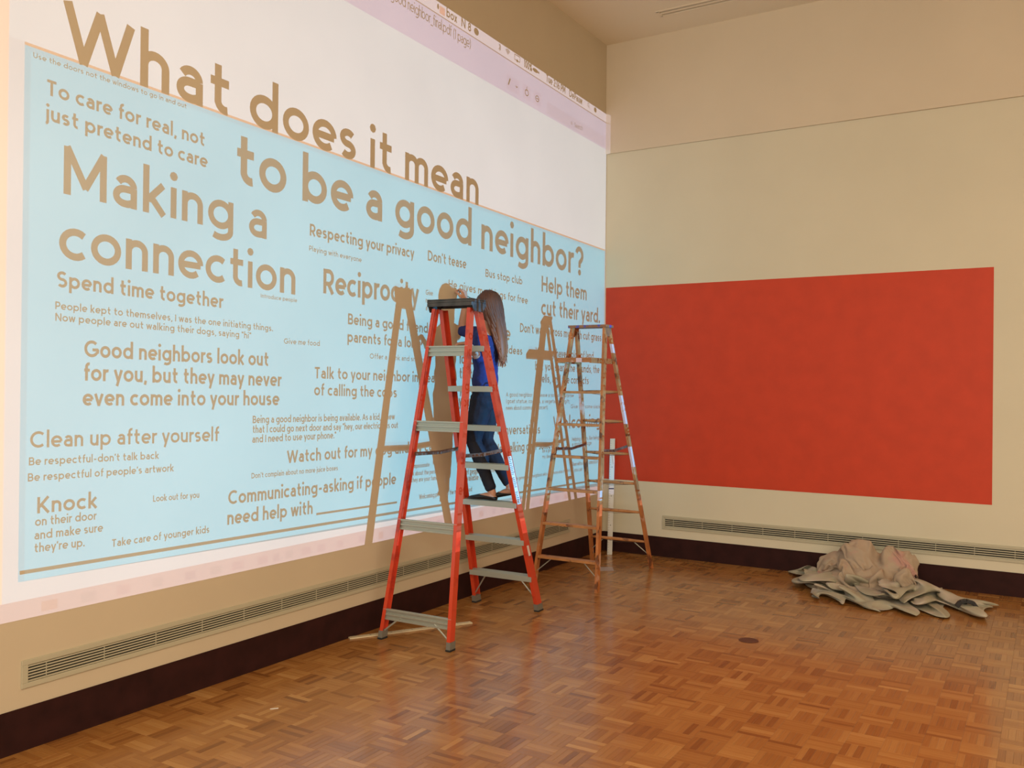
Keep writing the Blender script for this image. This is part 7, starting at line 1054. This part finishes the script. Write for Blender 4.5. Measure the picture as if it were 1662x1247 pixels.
# jeans
bm = B()
limb(bm, [(off(PEL, 0, 0, -.06), .090, .143), (PEL, .096, .152), (off(PEL, 0, 0, .08), .088, .136), (off(PEL, 0, 0, .12), .084, .130)], Fd, 20)
for hp, kn, an in ((hipL, knL, anL), (hipR, knR, anR)):
    limb(bm, [(hp, .094, .088), (hp.lerp(kn, .45), .082, .077), (kn.lerp(hp, .12), .063, .060), (kn, .060, .056)], Fd)
    limb(bm, [(kn, .059, .056), (kn.lerp(an, .28), .060, .055), (kn.lerp(an, .7), .046, .043), (kn.lerp(an, .93), .042, .040)], Fd)
jn = obj('jeans', bm, JEAN, person); voxel(jn, .006, 3)
tx2 = bpy.data.textures.new('denim_folds', 'CLOUDS'); tx2.noise_scale = .05
d_ = jn.modifiers.new('folds', 'DISPLACE'); d_.texture = tx2; d_.strength = .010; d_.mid_level = .5; d_.texture_coords = 'GLOBAL'
# ballet flats: foot shell cut low over the instep
for he, to in ((heL, toL), (heR, toR)):
    bm = B(); foot(bm, he-Vector((0, 0, .002)), to-Vector((0, 0, .002))+ (to-he).normalized()*.006, grow=.0055)
    bmesh.ops.recalc_face_normals(bm, faces=bm.faces)
    d = (to-he).normalized(); c = he.lerp(to, .62)+Vector((0, 0, .040))
    # open the vamp: cut with a plane sloping from the ankle to the toe
    nrm = (Vector((0, 0, 1))+d*-.10).normalized()
    bmesh.ops.bisect_plane(bm, geom=bm.verts[:]+bm.edges[:]+bm.faces[:], plane_co=c, plane_no=nrm, clear_outer=True)
    sh_ = obj('shoe', bm, SHOE, person, smooth=True); so = sh_.modifiers.new('thickness', 'SOLIDIFY'); so.thickness = .003
# hair: a full cap with long wavy locks falling down the back
bm = B(); rh = random.Random(3)
Hc = off(HD, -.018, 0, .020)
ell(bm, Hc, (.100, .086, .097)); ell(bm, off(HD, -.035, 0, -.03), (.080, .086, .10))
Bk = -Fd
mid = [off(HD, -.065, 0, -.02), off(HD, -.10, .005, -.14), off(HD, -.125, .01, -.26), off(HD, -.135, .02, -.36), off(HD, -.13, .02, -.415)]
limb(bm, [(mid[0], .055, .078), (mid[1], .045, .082), (mid[2], .040, .075), (mid[3], .032, .055), (mid[4], .018, .032)], Fd, 14)
for k in range(120):
    th = rh.uniform(-1.15, 1.15); az = th*1.75; ph = rh.uniform(0, 6.28); amp = rh.uniform(.008, .020); ln = rh.uniform(.34, .43)-.06*abs(th)
    hc = off(HD, -.012, 0, .018); pts = []
    for q in (.25, .62, 1.02, 1.45):
        rr = rh.uniform(.98, 1.04)
        pts.append(hc-Fd*(.100*rr*math.sin(q)*math.cos(az))+Lt*(.090*rr*math.sin(q)*math.sin(az))+Up*(.100*rr*math.cos(q)))
    e0 = pts[-1]; tgt = off(HD, -.125-.03*rh.random(), .055*max(-1, min(1, th))+.01, -.05-ln)
    radii = [.006, .009, .011, .012]
    for i in range(1, 9):
        u = i/8; p = e0.lerp(tgt, u)
        out_ = math.sin(u*PI)*.018
        p = p-Fd*out_*max(0, 1-abs(th)*.5)+Lt*(math.sin(ph+u*12)*amp*(.3+u))+Fd*(math.cos(ph+u*10)*amp*.7*u)
        pts.append(p); radii.append((.012, .012, .012, .011, .010, .009, .006, .002)[i-1])
    limb(bm, [(p, r_, r_*.9) for p, r_ in zip(pts, radii)], Fd+Vector((.01, .02, .03)), 7)
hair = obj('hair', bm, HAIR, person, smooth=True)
# paint brush in the raised hand
t = thing('paintbrush', 'small slim paintbrush held in the raised right hand at the wall', 'brush', (0, 0, 0))
bp0, bp1 = V3(.024, -2.745, 2.462), V3(.165, -2.685, 2.375); d = (bp1-bp0).normalized()
bm = B(); tube(bm, bp0+d*.025, bp1, .0035, 8, .0025); obj('handle', bm, mat('green_handle', (.02, .09, .07, 1), .4), t, smooth=True)
bm = B(); tube(bm, bp0+d*.008, bp0+d*.030, .004, 8); obj('ferrule', bm, ALU, t, smooth=True)
bm = B(); tube(bm, bp0-d*.012, bp0+d*.010, .0012, 8, .0045); obj('bristles', bm, TICK, t, smooth=True)
